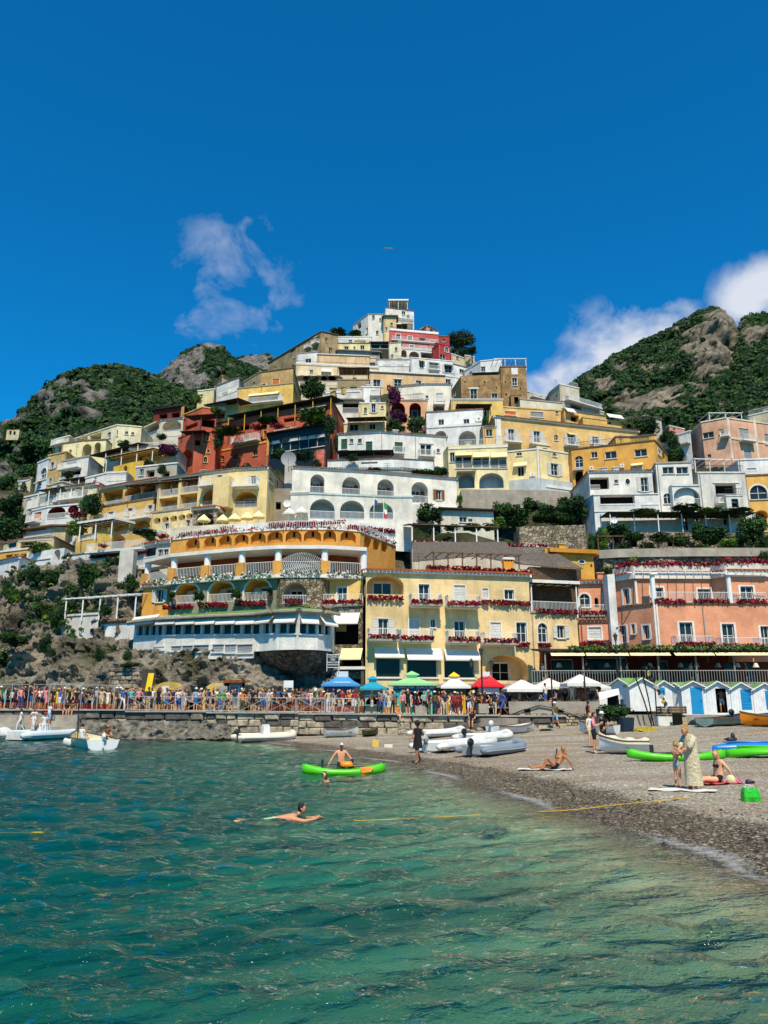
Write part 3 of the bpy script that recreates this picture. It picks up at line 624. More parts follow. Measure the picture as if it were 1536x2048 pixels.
# ---- water
def water_material():
 m = bpy.data.materials.new('sea_water'); m.use_nodes = True; t = m.node_tree; t.nodes.remove(t.nodes['Principled BSDF']); L = t.links.new; out = t.nodes['Material Output']
 g = node(t, 'ShaderNodeNewGeometry'); mp = node(t, 'ShaderNodeMapping', inp={'Scale': (.75, 1.25, 1)}); L(g.outputs['Position'], mp.inputs[0])
 n1 = node(t, 'ShaderNodeTexNoise', inp={'Scale': 4.6, 'Detail': 4., 'Distortion': .5}); L(mp.outputs[0], n1.inputs['Vector'])
 n2 = node(t, 'ShaderNodeTexNoise', inp={'Scale': 13., 'Detail': 2., 'Distortion': .4}); L(mp.outputs[0], n2.inputs['Vector']); hs_ = node(t, 'ShaderNodeMath', operation='MULTIPLY_ADD', inp={1: .35}); L(n2.outputs[0], hs_.inputs[0]); L(n1.outputs[0], hs_.inputs[2]); bp = node(t, 'ShaderNodeBump', inp={'Strength': 1., 'Distance': .085}); L(hs_.outputs[0], bp.inputs['Height'])
 fr = node(t, 'ShaderNodeFresnel', inp={'IOR': 1.33}); L(bp.outputs[0], fr.inputs['Normal'])
 tr = node(t, 'ShaderNodeBsdfTransparent', inp={'Color': (.93, .97, .96, 1)})
 df = node(t, 'ShaderNodeBsdfDiffuse', inp={'Color': (.001, .078, .074, 1)})
 body = node(t, 'ShaderNodeMixShader'); bd = node(t, 'ShaderNodeAttribute', attribute_name='turbid'); L(bd.outputs['Fac'], body.inputs[0]); L(tr.outputs[0], body.inputs[1]); L(df.outputs[0], body.inputs[2])
 gl = node(t, 'ShaderNodeBsdfGlossy', inp={'Roughness': .055, 'Color': (1, 1, 1, 1)}); L(bp.outputs[0], gl.inputs['Normal'])
 mx = node(t, 'ShaderNodeMixShader'); L(fr.outputs[0], mx.inputs[0]); L(body.outputs[0], mx.inputs[1]); L(gl.outputs[0], mx.inputs[2]); L(mx.outputs[0], out.inputs['Surface'])
 va = node(t, 'ShaderNodeVolumeAbsorption', inp={'Color': (.03, .84, .81, 1), 'Density': .55}); L(va.outputs[0], out.inputs['Volume'])
 return m
WATER = water_material()
nx, ny = 490, 410; th = np.tan(np.linspace(-R(48), R(48), nx)); yy = 2.2 * (78 / 2.2) ** (np.linspace(0, 1, ny)); A, Yg = np.meshgrid(th, yy, indexing='ij'); Xg = A * Yg
Zg = np.zeros_like(Xg)
for i in range(46):
 wl = .17 * (9.5 ** (i / 45.)) ; k = 2 * math.pi / wl; an = rg.normal(math.pi / 2 + .1, .55); amp = .0145 * wl * rg.uniform(.6, 1.3); ph = rg.uniform(0, 6.28)
 arg = k * (Xg * math.cos(an) + Yg * math.sin(an)) + ph + .6 * np.sin(Xg * .7 + i) + .5 * np.sin(Yg * .5 + i * 2)
 dyg = Yg * .0087; Zg += amp * np.sin(arg) * np.clip(wl / (dyg * 3.2) - .3, 0, 1)
Zg *= np.clip((-shore_d(Xg, Yg) + .1) / 3.0, .12, 1) * np.clip((48 - np.abs(np.degrees(np.arctan(A)))) / 3, 0, 1) * np.clip((Yg - 2.2) / .6, 0, 1)
me = npmesh('sea', np.stack([Xg, Yg, Zg], -1).reshape(-1, 3), grid_faces(nx, ny), WATER, smooth=True); 
attr(me, 'turbid', np.clip((-shore_d(Xg, Yg) - 2.) / 14., 0, 1) ** .8 * .62); link('sea', me)
far = 900.; e = 2.2 * th[0]; E = 78 * th[0]
mbw = MB(); mbw.add([(-far, -far, 0), (far, -far, 0), (far, 2.2, 0), (-e, 2.2, 0), (e, 2.2, 0), (-far, 2.2, 0)], [(0, 1, 2, 3, 4, 5)]); mbw.add([(-far, 2.2, 0), (e, 2.2, 0), (E, 78, 0), (-far, 78, 0)], [(0, 1, 2, 3)]); mbw.add([(-e, 2.2, 0), (far, 2.2, 0), (far, 78, 0), (-E, 78, 0)], [(0, 1, 2, 3)])
o = mbw.build('open_sea', WATER); o['kind'] = 'structure'; attr(o.data, 'turbid', [.6] * len(o.data.vertices))
o = MB().add([(-far, -far, -6), (far, -far, -6), (far, 900, -6), (-far, 900, -6)], [(0, 1, 2, 3)]).build('sea_floor', mat('deep_sea_floor', '#3c4a44', .95, .2, .2)); o['kind'] = 'structure'
# foam at the water's edge
def foam_material():
 m = bpy.data.materials.new('sea_foam'); m.use_nodes = True; t = m.node_tree; b = t.nodes['Principled BSDF']; L = t.links.new; b.inputs['Base Color'].default_value = (.55, .57, .56, 1); b.inputs['Roughness'].default_value = .8
 g = node(t, 'ShaderNodeNewGeometry'); n = node(t, 'ShaderNodeTexNoise', inp={'Scale': 4.5, 'Detail': 8., 'Roughness': .75}); L(g.outputs['Position'], n.inputs['Vector']); a = node(t, 'ShaderNodeAttribute', attribute_name='thick')
 ad = node(t, 'ShaderNodeMath', operation='ADD'); L(n.outputs[0], ad.inputs[0]); L(a.outputs['Fac'], ad.inputs[1]); mr = node(t, 'ShaderNodeMapRange', inp={1: 1.0, 2: 1.42, 3: 0., 4: .6}); L(ad.outputs[0], mr.inputs[0]); L(mr.outputs[0], b.inputs['Alpha']); return m
fv = []; ff = []; ft = []; pl = []
for a, b in zip(SHORE[1:-1], SHORE[2:]):
 L_ = (b - a).length; nn = max(2, int(L_ / .3)); pl += [(a.lerp(b, k / nn), Vector((-(b - a).y, (b - a).x)).normalized()) for k in range(nn)]
for i, (p, nrm) in enumerate(pl):
 w = .35 * math.sin(i * .21) + .25 * math.sin(i * .53 + 1)
 far_ = min(1, max(0, (p.y - 14) / 30)); wid = 1.1 - .3 * far_
 for j in range(6):
  dd_ = -wid + j * (wid + .35) / 5 + w * .5; q = p + nrm * dd_; fv.append((q.x, q.y, max(.012, float(ground_z(q.x, q.y)) + .012))); ft.append((0, .25, .45, .68, .5, 0)[j] * (.65 + .5 * math.sin(i * .13 + 2) ** 2))
me = npmesh('foam', np.array(fv), grid_faces(len(pl), 6), foam_material()); attr(me, 'thick', ft); link('foam', me, 'stuff')
# ---- mountains
def veg_material(name, rock, rock2, green, green2):
 m = bpy.data.materials.new(name); m.use_nodes = True; t = m.node_tree; b = t.nodes['Principled BSDF']; L = t.links.new; b.inputs['Roughness'].default_value = .95; b.inputs['Specular IOR Level'].default_value = .1
 g = node(t, 'ShaderNodeNewGeometry'); a = node(t, 'ShaderNodeAttribute', attribute_name='veg'); n = node(t, 'ShaderNodeTexNoise', inp={'Scale': .12, 'Detail': 9., 'Roughness': .7}); L(g.outputs['Position'], n.inputs['Vector'])
 def ramp(c0, c1, lo=.35, hi=.65):
  r = node(t, 'ShaderNodeValToRGB'); L(n.outputs[0], r.inputs[0]); e = r.color_ramp.elements; e[0].position, e[0].color, e[1].position, e[1].color = lo, lin(c0) + (1,), hi, lin(c1) + (1,); return r.outputs[0]
 mx = node(t, 'ShaderNodeMix', data_type='RGBA'); L(a.outputs['Fac'], mx.inputs[0]); L(ramp(rock2, rock), mx.inputs[6]); L(ramp(green2, green), mx.inputs[7]); L(mx.outputs[2], b.inputs['Base Color'])
 bp = node(t, 'ShaderNodeBump', inp={'Strength': 1., 'Distance': 4.}); L(n.outputs[0], bp.inputs['Height']); L(bp.outputs[0], b.inputs['Normal']); return m
VEG = veg_material('mountain_side', '#8b8781', '#2b2a29', '#274420', '#12260f')
VEGW = veg_material('warm_mountain_side', '#9a907f', '#322d28', '#274420', '#12260f')
# leaf clump shared by the far woods
def clump(seed, n=32):
 r_ = np.random.default_rng(seed); d = r_.normal(size=(n, 3)); d /= np.linalg.norm(d, axis=1)[:, None]; d[:, 2] = np.abs(d[:, 2]) * .9 - .15; p = d * r_.uniform(.55, 1., (n, 1)); a = r_.normal(size=(n, 3)); t_ = np.cross(a, d); t_ /= np.linalg.norm(t_, axis=1)[:, None]; w = np.cross(d, t_) + r_.normal(size=(n, 3)) * .35
 s = r_.uniform(.19, .36, (n, 1)); return np.stack([p - t_ * s - w * s * .7, p + t_ * s - w * s * .7, p + t_ * s * .7 + w * s * .7, p - t_ * s * .7 + w * s * .7], 1).reshape(-1, 3)
CL = [clump(s) for s in range(5)]
def woods(name, pos, size, label, parent=None, mats=None):
 n = len(pos); k = len(CL[0]); V = np.empty((n, k, 3)); r_ = np.random.default_rng(n); an = r_.uniform(0, 6.28, n); c, s = np.cos(an), np.sin(an)
 for i in range(n):
  b = CL[i % 5] * size[i] * (1, 1, r_.uniform(.8, 1.25)); V[i, :, 0] = b[:, 0] * c[i] - b[:, 1] * s[i]; V[i, :, 1] = b[:, 0] * s[i] + b[:, 1] * c[i]; V[i, :, 2] = b[:, 2]
 V += np.asarray(pos)[:, None, :]; me = npmesh(name, V.reshape(-1, 3), np.arange(n * k).reshape(-1, 4), mats or [LEAF1, LEAF2, leafmat('leaf_olive', '#4c5a2a', '#28361a')], np.repeat(r_.choice([0, 1, 2], n, p=[.5, .38, .12]), k // 4)); o = link(name, me, 'stuff', parent)
 if label: o['label'] = label
 return o
def mountain(name, ridge, Dr, Db, yb, rocks, ntree, tsize, m, seed, amp, label, nx=150, ny=80, jag=3., vegbias=.0):
 xs_ = np.linspace(ridge[0][0], ridge[-1][0], nx); yr = np.interp(xs_, [p[0] for p in ridge], [p[1] for p in ridge]); back = 10
 pts = np.empty((nx, ny + back, 3)); px = np.empty((nx, ny + back)); py = np.empty((nx, ny + back))
 for i in range(nx):
  r0 = yr[i] + jag * noise.fractal(Vector((xs_[i] * .03, seed, 0)), .8, 2., 4)
  top = P(xs_[i], r0, Dr)
  for j in range(ny):
   t_ = j / (ny - 1); y = r0 + (yb - r0) * t_; D = Dr + (Db - Dr) * t_ ** .85; pts[i, back + j] = P(xs_[i], y, D); px[i, back + j] = xs_[i]; py[i, back + j] = y
  for j in range(back):
   k = back - j; pts[i, j] = (top.x, top.y + k * Dr * .03, top.z - k * Dr * .018 * (k / 4)); px[i, j] = xs_[i]; py[i, j] = r0
 flat = pts.reshape(-1, 3); nz = vnoise(flat, 1 / (amp * 4.), 5, seed, True); nz2 = vnoise(flat, 1 / (amp * 1.1), 4, seed + 9)
 fade = np.clip((np.tile(np.arange(ny + back), nx) - back) / 5., 0.15, 1)
 nz4 = vnoise(flat, 1 / (amp * .3), 3, seed + 17, True) - 1.; flat[:, 1] -= (nz - 1.) * amp * .9 * fade + nz2 * amp * .35 * fade + nz4 * amp * .16 * fade; flat[:, 2] += nz2 * amp * .12 * fade
 rk = vnoise(flat, 1 / (amp * 2.2), 4, seed + 31) * 1.1 - .72 + vegbias
 fx, fy = px.reshape(-1), py.reshape(-1)
 for (cx_, cy_, rx, ry) in rocks: rk = np.maximum(rk, 1.25 * (1 - np.hypot((fx - cx_) / rx / 1.1, (fy - cy_) / ry / 1.1)) + .75 * nz2 - .28)
 veg = np.clip(.5 - rk * 3.5, 0, 1); f = grid_faces(nx, ny + back)[:, ::-1]; me = npmesh(name, flat, f, m, smooth=False); attr(me, 'veg', veg); o = link(name, me); o['label'] = label
 r_ = np.random.default_rng(int(seed * 10) + 3); ii = r_.uniform(0, nx - 1.01, ntree); jj = back + (r_.random(ntree) ** 1.15) * (ny - 2) - .4; jj = np.clip(jj, back - .5, back + ny - 2)
 i0, j0 = ii.astype(int), jj.astype(int); g3 = flat.reshape(nx, ny + back, 3); v3 = veg.reshape(nx, ny + back); fi, fj = (ii - i0)[:, None], (jj - j0)[:, None]
 p = (g3[i0, j0] * (1 - fi) + g3[i0 + 1, j0] * fi) * (1 - fj) + (g3[i0, j0 + 1] * (1 - fi) + g3[i0 + 1, j0 + 1] * fi) * fj; k = r_.random(ntree) < np.clip(v3[i0, j0] * 1.05 + .02, 0, 1); p = p[k]; s = tsize * r_.uniform(.5, 1.25, len(p)) * (p[:, 1] / Dr) ** .6
 woods('woods', p, s, 'dark green woods on the ' + label); return o
mountain('mountain', [(-260, 930), (-60, 872), (0, 852), (30, 832), (70, 800), (80, 778), (112, 757), (150, 741), (190, 735), (235, 732), (285, 742), (330, 762), (400, 790), (480, 822), (570, 860)], 430, 190, 1010, [(98, 800, 26, 26), (110, 825, 30, 20), (190, 795, 34, 14), (220, 765, 12, 10), (20, 840, 26, 20), (165, 775, 40, 10), (190, 840, 24, 10), (130, 770, 20, 12), (10, 930, 26, 40), (45, 845, 20, 16)], 9500, 2.3, VEG, 1.3, 16, 'green hill at the left', 190, 110)
mountain('peak', [(310, 752), (345, 722), (362, 704), (385, 694), (415, 686), (440, 689), (455, 704), (478, 722), (520, 742), (580, 770)], 900, 560, 850, [(365, 735, 34, 34), (390, 765, 40, 28), (345, 745, 26, 30), (425, 690, 24, 8), (400, 720, 14, 20)], 3000, 3.3, VEG, 4.1, 26, 'grey rocky peak behind the left hill', 130, 80)
mountain('far_ridge', [(440, 735), (478, 715), (500, 710), (530, 708), (545, 713), (580, 740), (640, 790)], 1500, 1100, 830, [(510, 725, 40, 20)], 700, 6., VEG, 7.7, 34, 'far pale ridge', 60, 30)
mountain('mountain', [(1040, 830), (1110, 792), (1135, 772), (1180, 745), (1230, 712), (1270, 690), (1330, 660), (1365, 642), (1395, 624), (1430, 615), (1450, 622), (1462, 655), (1470, 660), (1485, 640), (1505, 630), (1536, 626), (1640, 618), (1800, 660)], 720, 250, 960, [(1432, 672, 38, 58), (1395, 690, 34, 40), (1425, 720, 40, 22), (1500, 665, 34, 22), (1270, 808, 48, 36), (1320, 800, 40, 30), (1200, 775, 24, 20), (1300, 735, 40, 12), (1390, 780, 16, 12), (1440, 815, 26, 14), (1340, 660, 20, 8), (1240, 735, 20, 8), (1345, 815, 20, 16)], 12500, 3.1, VEGW, 2.6, 20, 'green cliffy mountain at the right', 240, 130)
o = MB().add([(-3000, 76, -3), (3000, 76, -3), (3000, 4000, -3), (-3000, 4000, -3)], [(0, 1, 2, 3)]).build('ground', mat('far_ground', '#3d4a2a', .95, .2, .05)); o['kind'] = 'structure'
# ================================================================ the town, from the quay up
# ---- front row: yellow hotel
YEL, PALEY, CREAM, WHT, ORG, PINK = '#e9c067', '#efd37e', '#ead9ac', '#e6e4de', '#e8a93c', '#e58a5c'
h1 = B(Y5, 'hotel', 'wide pale yellow seafront hotel with red flower balconies above the kiosks', '#e6c688', [(100, 65), (838, 66.6), (1158, 67.6)], 205, 912, '''
an 103 222 343 347;F 112 378 343 352;w 440 283 508 390;f 375 358 572 430;c 665 290 738 400;f 605 368 815 438;c 848 310 882 376;w 988 318 1048 380;F 842 408 1150 384
s 180 503 245 618;f 108 592 300 650;c 378 507 443 628;f 308 596 518 658;w 517 508 545 560;w 668 518 735 640;f 608 606 810 665;c 900 528 965 645;f 832 618 1045 675;w 1065 528 1130 655;F 1062 674 1142 652
T 165 755 325 880;T 365 760 560 880;T 603 770 800 885;t 152 688 340 757;t 357 692 580 772;t 600 698 820 774;aD 865 735 1140 900''', T=12, cat='hotel', roof='tile', ref=0, down=7, proj=1.1)
B(Y5, 'hotel_wing', 'lower pale yellow wing of the seafront hotel with a roof terrace of white columns', '#e6c688', [(1158.5, 67.7), (1465, 69)], 462, 912, 'A 1203 532 1262 655;s 1325 548 1372 628;aD 1215 742 1420 905;F 1183 465 1450 438;F 1200 676 1276 656', T=10, cat='hotel', down=7, cap=.15)
B(Y5, 'terrace_room', 'yellow room set back on the hotel roof terrace between white columns', '#e2b95f', [(1180, 71), (1370, 71.5)], 300, 462, 'w 1182 335 1232 400', T=5, roof='none', gnd=False)
pg = pergola(Y5, 'white roof slab on two stout columns over the hotel terrace', 1158, 1460, 272, 462, 68.2, 69.4, 3.2, TRIM, WHITE, 2, .05, thick=.28, cat='canopy', name='terrace_canopy')
q = MB(); railing(q, pg.seg.at(0, pg.zb, -.1), pg.seg.at(pg.seg.L, pg.zb, -.1), 1.0); q.build('railing', RAILW, pg.root)
# roof garden of the hotel
h2 = B(Y5, 'roof_terrace', 'low yellow roof parapet with a dark red flower hedge on the seafront hotel', '#e6c688', [(485, 66.9), (835, 67.6), (1150, 68.6)], 170, 205, 'F 490 190 832 162;F 838 208 1150 182', T=6, roof='none', cat='terrace', gnd=False, down=.1)
pergola(Y5, 'open grey wooden pergola of poles over the hotel roof garden', 530, 1090, 75, 190, 68, 69.3, 3.4, None, WOOD, 7, .1, solid=False)
rt = B(Y5, 'reed_pavilion', 'brown reed-walled pavilion on the hotel roof', '#7a6047', [(1148, 70), (1480, 71.5)], 170, 272, '', T=6, roof='none', gnd=False, cat='pavilion', wm=mat('reed_screen', '#5f4c3a', .95, .4, 5., .6, 14.))
def thatch(label, cx, pts, Df, Db, ytb, name='thatched_roof'):
 """pitched reed roof: front eave through pts (x,y) at distance Df, ridge ytb (x0,x1,y) at Db"""
 e = [P(*cx(x, y), Df) for x, y in pts]; r0, r1 = P(*cx(ytb[0], ytb[2]), Db), P(*cx(ytb[1], ytb[2]), Db); root = empty(name, e[0], label, 'roof')
 mb = MB(); n = 40
 for j in range(n):
  t0, t1 = j / n, (j + 1) / n
  def ev(t):
   f = t * (len(e) - 1); i = min(int(f), len(e) - 2); return e[i].lerp(e[i + 1], f - i)
  for L_ in range(3):
   a, b = ev(t0), ev(t1); c, d = r0.lerp(r1, t0), r0.lerp(r1, t1); k0, k1 = L_ / 3, (L_ + 1) / 3; o = UP * random.uniform(0, .03); lift = UP * .08
   mb.quad(a.lerp(c, k0) + o, b.lerp(d, k0) + o, b.lerp(d, k1 + .02) + o + lift * 0, a.lerp(c, k1 + .02) + o)
   mb.quad(a.lerp(c, k0) + o - UP * .12, b.lerp(d, k0) + o - UP * .12, b.lerp(d, k0) + o, a.lerp(c, k0) + o)
 mb.build('reeds', mat('reeds', '#6d655c', .95, .45, 6., .8, 16., c2='#3b352f', c2scale=7.), root); return root
thatch('grey thatched roof sweeping down to the reed pavilion', Y5, [(1090, 150), (1300, 170), (1490, 180)], 70, 77, (830, 1260, 48))
thatch('grey thatched awning over the hotel roof garden beside the orange wall', Y5, [(400, 135), (800, 100), (1090, 150)], 70.5, 77, (400, 1000, 15))
B(Y5, 'roof_chimney', 'small orange crenellated chimney on the seafront hotel roof', '#e0942c', [(985, 68.3), (1048, 68.5)], 120, 172, 'v 992 124 1002 138;v 1010 124 1020 138;v 1028 124 1038 138', T=1., cat='chimney', gnd=False, down=.3)
# ---- pink hotel
pk = plaster('#e2976e', .2)
u1 = B(Y6, 'hotel', 'upper floors of the salmon pink hotel crowned with a dark red flower hedge', '#e08a5e', [(500, 69.2), (640, 67.2), (1165, 67.4), (1265, 66), (1560, 66.2)], 318, 500, '''
w 562 395 603 500;w 745 388 830 452;w 1063 398 1148 470;w 1355 380 1440 525;h 640 500 655 340''', ref=1, cat='hotel', T=12, roof='tile', wm=pk, sur=.2, cap=.5)
q = MB()
for s in u1.segs: flowers(q, s.at(0, u1.zt + 1.1, 0), s.at(s.L, u1.zt + 1.1, 0), .42, .5, int(s.L * 60), green=.12); 
q.build('flowers', [FLOW, LEAF2], u1.root)
q = MB()
for s in u1.segs: q.obox(s.at(s.L / 2, u1.zt + .3, -.05), s.t, s.n, s.L, .25, .75)
q.build('parapet', plaster('#d9cfc0'), u1.root)
u2 = B(Y6, 'hotel', 'salmon pink front of the hotel with white window surrounds over the veranda', '#e08a5e', [(500, 69.1), (770, 65.4), (1560, 65.8)], 496, 812, '''
w 540 645 583 762;w 618 634 640 700;w 695 642 738 735;w 943 622 1030 775;f 885 722 1140 802;w 1230 632 1310 778;f 1185 732 1440 812;w 1490 648 1545 790;f 1450 742 1560 818;h 772 812 800 490''', ref=1, cat='hotel', T=5, roof='flat', wm=pk, sur=.2, cap=.12, down=.1)
q = MB(); s = u2.segs[1]
for a, b in ((.02, .28), (.36, .66), (.72, .99)): flowers(q, s.at(s.L * a, u2.zt + .15, .05), s.at(s.L * b, u2.zt + .15, .05), .35, .35, green=.2)
q.build('flowers', [FLOW, LEAF2], u2.root); parapet_rail(u2, .9, i=1)
s = u2.segs[1]
for u in (.25, 6.9): q = MB(); q.bar(s.at(u, u2.zt, -.2), s.at(u, u2.zt + 2.5, -.2), .2, 0, 10); q.obox(s.at(u, u2.zt + 2.5, -.2), s.t, s.n, .7, .7, .14); q.build('column', WHITE, u2.root)
q = MB()
for k in range(16): q.bar(s.at(-1.5 + k * .75, u2.zt + 2.72, .25), s.at(-1.5 + k * .75, u2.zt + 2.72, -1.6), .05)
q.bar(s.at(-2, u2.zt + 2.65, .1), s.at(10.2, u2.zt + 2.65, .1), .06); q.build('pergola_beams', WHITE, u2.root)
B(Y6, 'hotel_pilaster', 'broad white corner pilaster rising up the left of the salmon pink hotel', WHT, [(470, 68.6), (520, 68.4)], 300, 800, '', T=1.5, cat='pilaster', gnd=False, roof='none', down=.1)
B(Y6, 'hotel_wing', 'salmon wing with a white terrace between the yellow and pink hotels', '#e08a5e', [(262, 71), (486, 70.6)], 360, 590, 'A 205 430 335 520;w 430 428 468 545;f 266 512 485 590;vA 368 455 395 520', T=8, cat='hotel', roof='tile', wm=pk, sur=.16)
B(Y6, 'hotel_annex', 'low salmon annex with a white shuttered window and a flower box', '#e08a5e', [(266, 69.8), (486, 69.2)], 622, 812, 'c 328 655 412 738;F 270 768 480 742', T=6, cat='hotel', roof='tiled', wm=pk, sur=.16, down=.1)
# veranda below the pink hotel
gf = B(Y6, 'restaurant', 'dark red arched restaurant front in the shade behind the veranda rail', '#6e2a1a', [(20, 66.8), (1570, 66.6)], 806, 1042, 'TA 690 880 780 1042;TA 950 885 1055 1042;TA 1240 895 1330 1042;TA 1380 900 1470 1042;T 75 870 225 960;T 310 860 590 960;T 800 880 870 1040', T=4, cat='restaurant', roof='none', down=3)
vr = pergola(Y6, 'long dark vine-covered veranda roof along the foot of the pink hotel', 30, 1580, 818, 1035, 61, 60.4, 5.6, mat('dark_matting', '#2c241c', .95, .4, 4.), mat('grey_post', '#8b8278', .8, .2, 3.), 7, .5, name='veranda')
q = MB(); railing(q, vr.seg.at(-1, vr.zb, .05), vr.seg.at(vr.seg.L, vr.zb, .05), .98, 0, .2, .022, .035); q.build('railing', mat('grey_rail', '#a8a49b', .6, .1), vr.root)
q = MB(); q.obox(vr.seg.at(vr.seg.L / 2 - 4.5, vr.zb - .3, -3), vr.seg.t, vr.seg.n, vr.seg.L + 10, 6.3, .3); q.build('floor', CONC, vr.root)
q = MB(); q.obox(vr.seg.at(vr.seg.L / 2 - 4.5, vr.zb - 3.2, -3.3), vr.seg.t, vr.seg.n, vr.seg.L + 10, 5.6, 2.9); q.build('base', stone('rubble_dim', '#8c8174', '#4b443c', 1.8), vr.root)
for (x0, x1) in ((70, 295), (305, 590), (600, 870), (900, 1165), (1175, 1560)):
 q = MB(); a, b = [vr.seg.hit(*Y6(x, 850))[0] for x in (x0, x1)]
 q.add([vr.seg.at(a, vr.zt - .12, .1), vr.seg.at(b, vr.zt - .12, .1), vr.seg.at(b, vr.zt - .36, .5), vr.seg.at(a, vr.zt - .36, .5)], [(0, 1, 2, 3)]); q.build('awning', FABY, vr.root)
q = MB(); flowers(q, vr.seg.at(2, vr.zt + .2, -.2), vr.seg.at(vr.seg.L, vr.zt + .2, -.2), .35, 1.2, 900, green=.5); q.build('vine', [LEAF3, LEAF2], vr.root)
for i, x in enumerate((130, 452, 742, 948, 1055, 1200, 1330, 1455)):
 p = P(*Y6(x, 925), 65.2); rt_ = empty('lamp', p, f'white shaded table lamp on the veranda, number {i + 1} along the dark wall'.replace(f'number {i+1} along', ['leftmost along', 'second from the yellow hotel along', 'third from the yellow hotel along', 'left of the first arch along', 'right of the first arch along', 'between the arches along', 'right of the second arch along', 'rightmost along'][i]), 'lamp')
 q = MB(); q.bar((0, 0, 0), (0, 0, .35), .26, 0, 10, .12); q.build('lamp_shade', FABW, rt_, loc=(0, 0, 0)); q = MB(); q.bar((0, 0, -.9), (0, 0, 0), .03); q.build('stand', METAL, rt_, loc=(0, 0, 0))
# ---- bow-fronted glass restaurant on the rock
g1 = B(Y4, 'glass_restaurant', 'long white glazed restaurant with a green roof curving out over the rocks', '#dcd9d0', [(88, 69.5), (270, 66.5), (560, 64.4), (860, 62.6), (965, 61), (1100, 60.4), (1215, 61), (1300, 62.8)], 572, 768, ';'.join(
 [f'T {x0} {y0} {x1} {y1}' for x0, x1, y0, y1 in ((102, 140, 648, 712), (145, 180, 646, 711), (185, 220, 645, 710), (224, 258, 644, 709), (274, 322, 642, 706), (328, 374, 641, 705), (388, 440, 641, 704), (444, 494, 640, 704), (508, 560, 641, 703), (566, 616, 640, 703), (630, 682, 640, 703), (688, 738, 640, 702), (755, 805, 640, 702), (811, 858, 640, 702),
     (880, 915, 634, 699), (920, 955, 634, 698), (975, 1024, 634, 698), (1030, 1080, 634, 698), (1103, 1150, 634, 700), (1157, 1205, 636, 702), (1220, 1252, 640, 705), (1260, 1292, 645, 708))] +
 [f't {a} 588 {b} 645' for a, b in ((88, 245), (250, 368), (372, 488), (492, 610), (614, 732), (736, 850))] + ['t 868 580 958 638', 't 966 580 1095 636', 't 1102 582 1208 642', 't 1217 590 1298 655']), ref=3, cat='restaurant', T=7, roof='none', down=.5, trim=mat('aluminium', (.55, .6, .62), .4, 0, spec=.5), proj=.5)
q = MB(); n = len(g1.pts)
for i in range(n - 1):
 s = g1.segs[i]; q.add([s.at(-.1, g1.zt + .05, .7), s.at(s.L + .1, g1.zt + .05, .7), s.at(s.L, g1.zt + .75, -3.4), s.at(0, g1.zt + .75, -3.4), s.at(-.1, g1.zt - .08, .7), s.at(s.L + .1, g1.zt - .08, .7)], ((0, 1, 2, 3), (4, 5, 1, 0)))
q.build('roof', mat('green_roof', '#5f8a3c', .8, .2, 1., .2), g1.root)
q = MB()
for s in g1.segs: q.bar(s.at(-.05, g1.zt - .12, .72), s.at(s.L + .05, g1.zt - .12, .72), .13, 0, 6)
q.build('gutter', CONC, g1.root)
lo = B(Y4, 'restaurant', 'white lower storey with grey shutter panels on the rocks below the glass restaurant', '#dcd9d0', [(92, 69.3), (275, 66.3), (562, 64.2), (822, 62.7)], 752, 818, 'G 205 765 288 800;G 315 763 380 805;G 382 763 448 806;G 452 763 546 808;G 568 765 640 812;G 643 765 715 815;G 718 765 815 817', ref=3, cat='base', T=5, roof='none', down=.4, gnd=False)
q = MB()
pl = [s.a for s in g1.segs[3:]] + [g1.segs[-1].b]
under = [Vector((p.x * .97, p.y + 4.5, g1.zb - 3.2)) for p in pl]; top = [Vector((p.x, p.y, g1.zb - .45)) for p in pl]
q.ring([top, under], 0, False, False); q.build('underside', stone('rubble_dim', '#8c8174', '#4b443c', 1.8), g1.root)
# ---- recess and signboard to the right of the bow
B(Y4, 'terrace_bar', 'dark shaded bar terrace with a white awning beside the glass restaurant bow', '#6d6253', [(1300, 66.5), (1490, 66)], 540, 905, 'v 1310 640 1465 765;t 1318 570 1475 645;v 1362 850 1490 900;ty 1362 788 1492 862', T=5, cat='bar', roof='none', down=1, wm=stone('rubble_wall', '#a79c8a', '#5f574b', 2.4))
B(Y4, 'shop_front', 'dark shop doorway under a white lintel beside the blue kiosk', '#55504a', [(1340, 65.6), (1500, 65.4)], 900, 1010, 'v 1362 925 1480 1008;h 1350 918 1510 900', T=3, cat='shop', roof='none', down=1, gnd=False)
# ---- orange arcade hotel behind
og = plaster('#dc9a34', .2)
a1 = B(Y4, 'arcade_hotel', 'bright orange hotel wall with a row of scalloped arched niches', '#dd9426', [(312, 77), (700, 73.5), (1010, 72), (1330, 72), (1475, 73), (1690, 80)], 58, 215, '''
e 405 112 490 182;e 515 103 590 170;e 606 95 686 162;e 705 88 790 154;e 802 78 895 148;e 905 70 1000 141;e 1018 64 1115 136;e 1130 62 1235 132;e 1250 64 1340 134;e 1355 68 1450 138;e 1500 90 1545 170;e 1555 105 1595 185;e 1605 120 1640 195''', ref=3, cat='hotel', T=8, wm=og, ins='#d48c1f', cm=TRIM, cap=.14)
q = MB()
for s in a1.segs:
 n = max(2, int(s.L / .4)); railing(q, s.at(0, a1.zt + .1, -.1), s.at(s.L, a1.zt + .1, -.1), .75, 0, .22, .02)
q.build('railing', RAILW, a1.root)
q = MB()
for s in a1.segs: flowers(q, s.at(0, a1.zt + .15, .05), s.at(s.L, a1.zt + .15, .05), .4, .35, int(s.L * 14), green=.35)
q.build('flowers', [mat('pink_flowers', '#b8435c', .8, .3, 5.), LEAF2], a1.root)
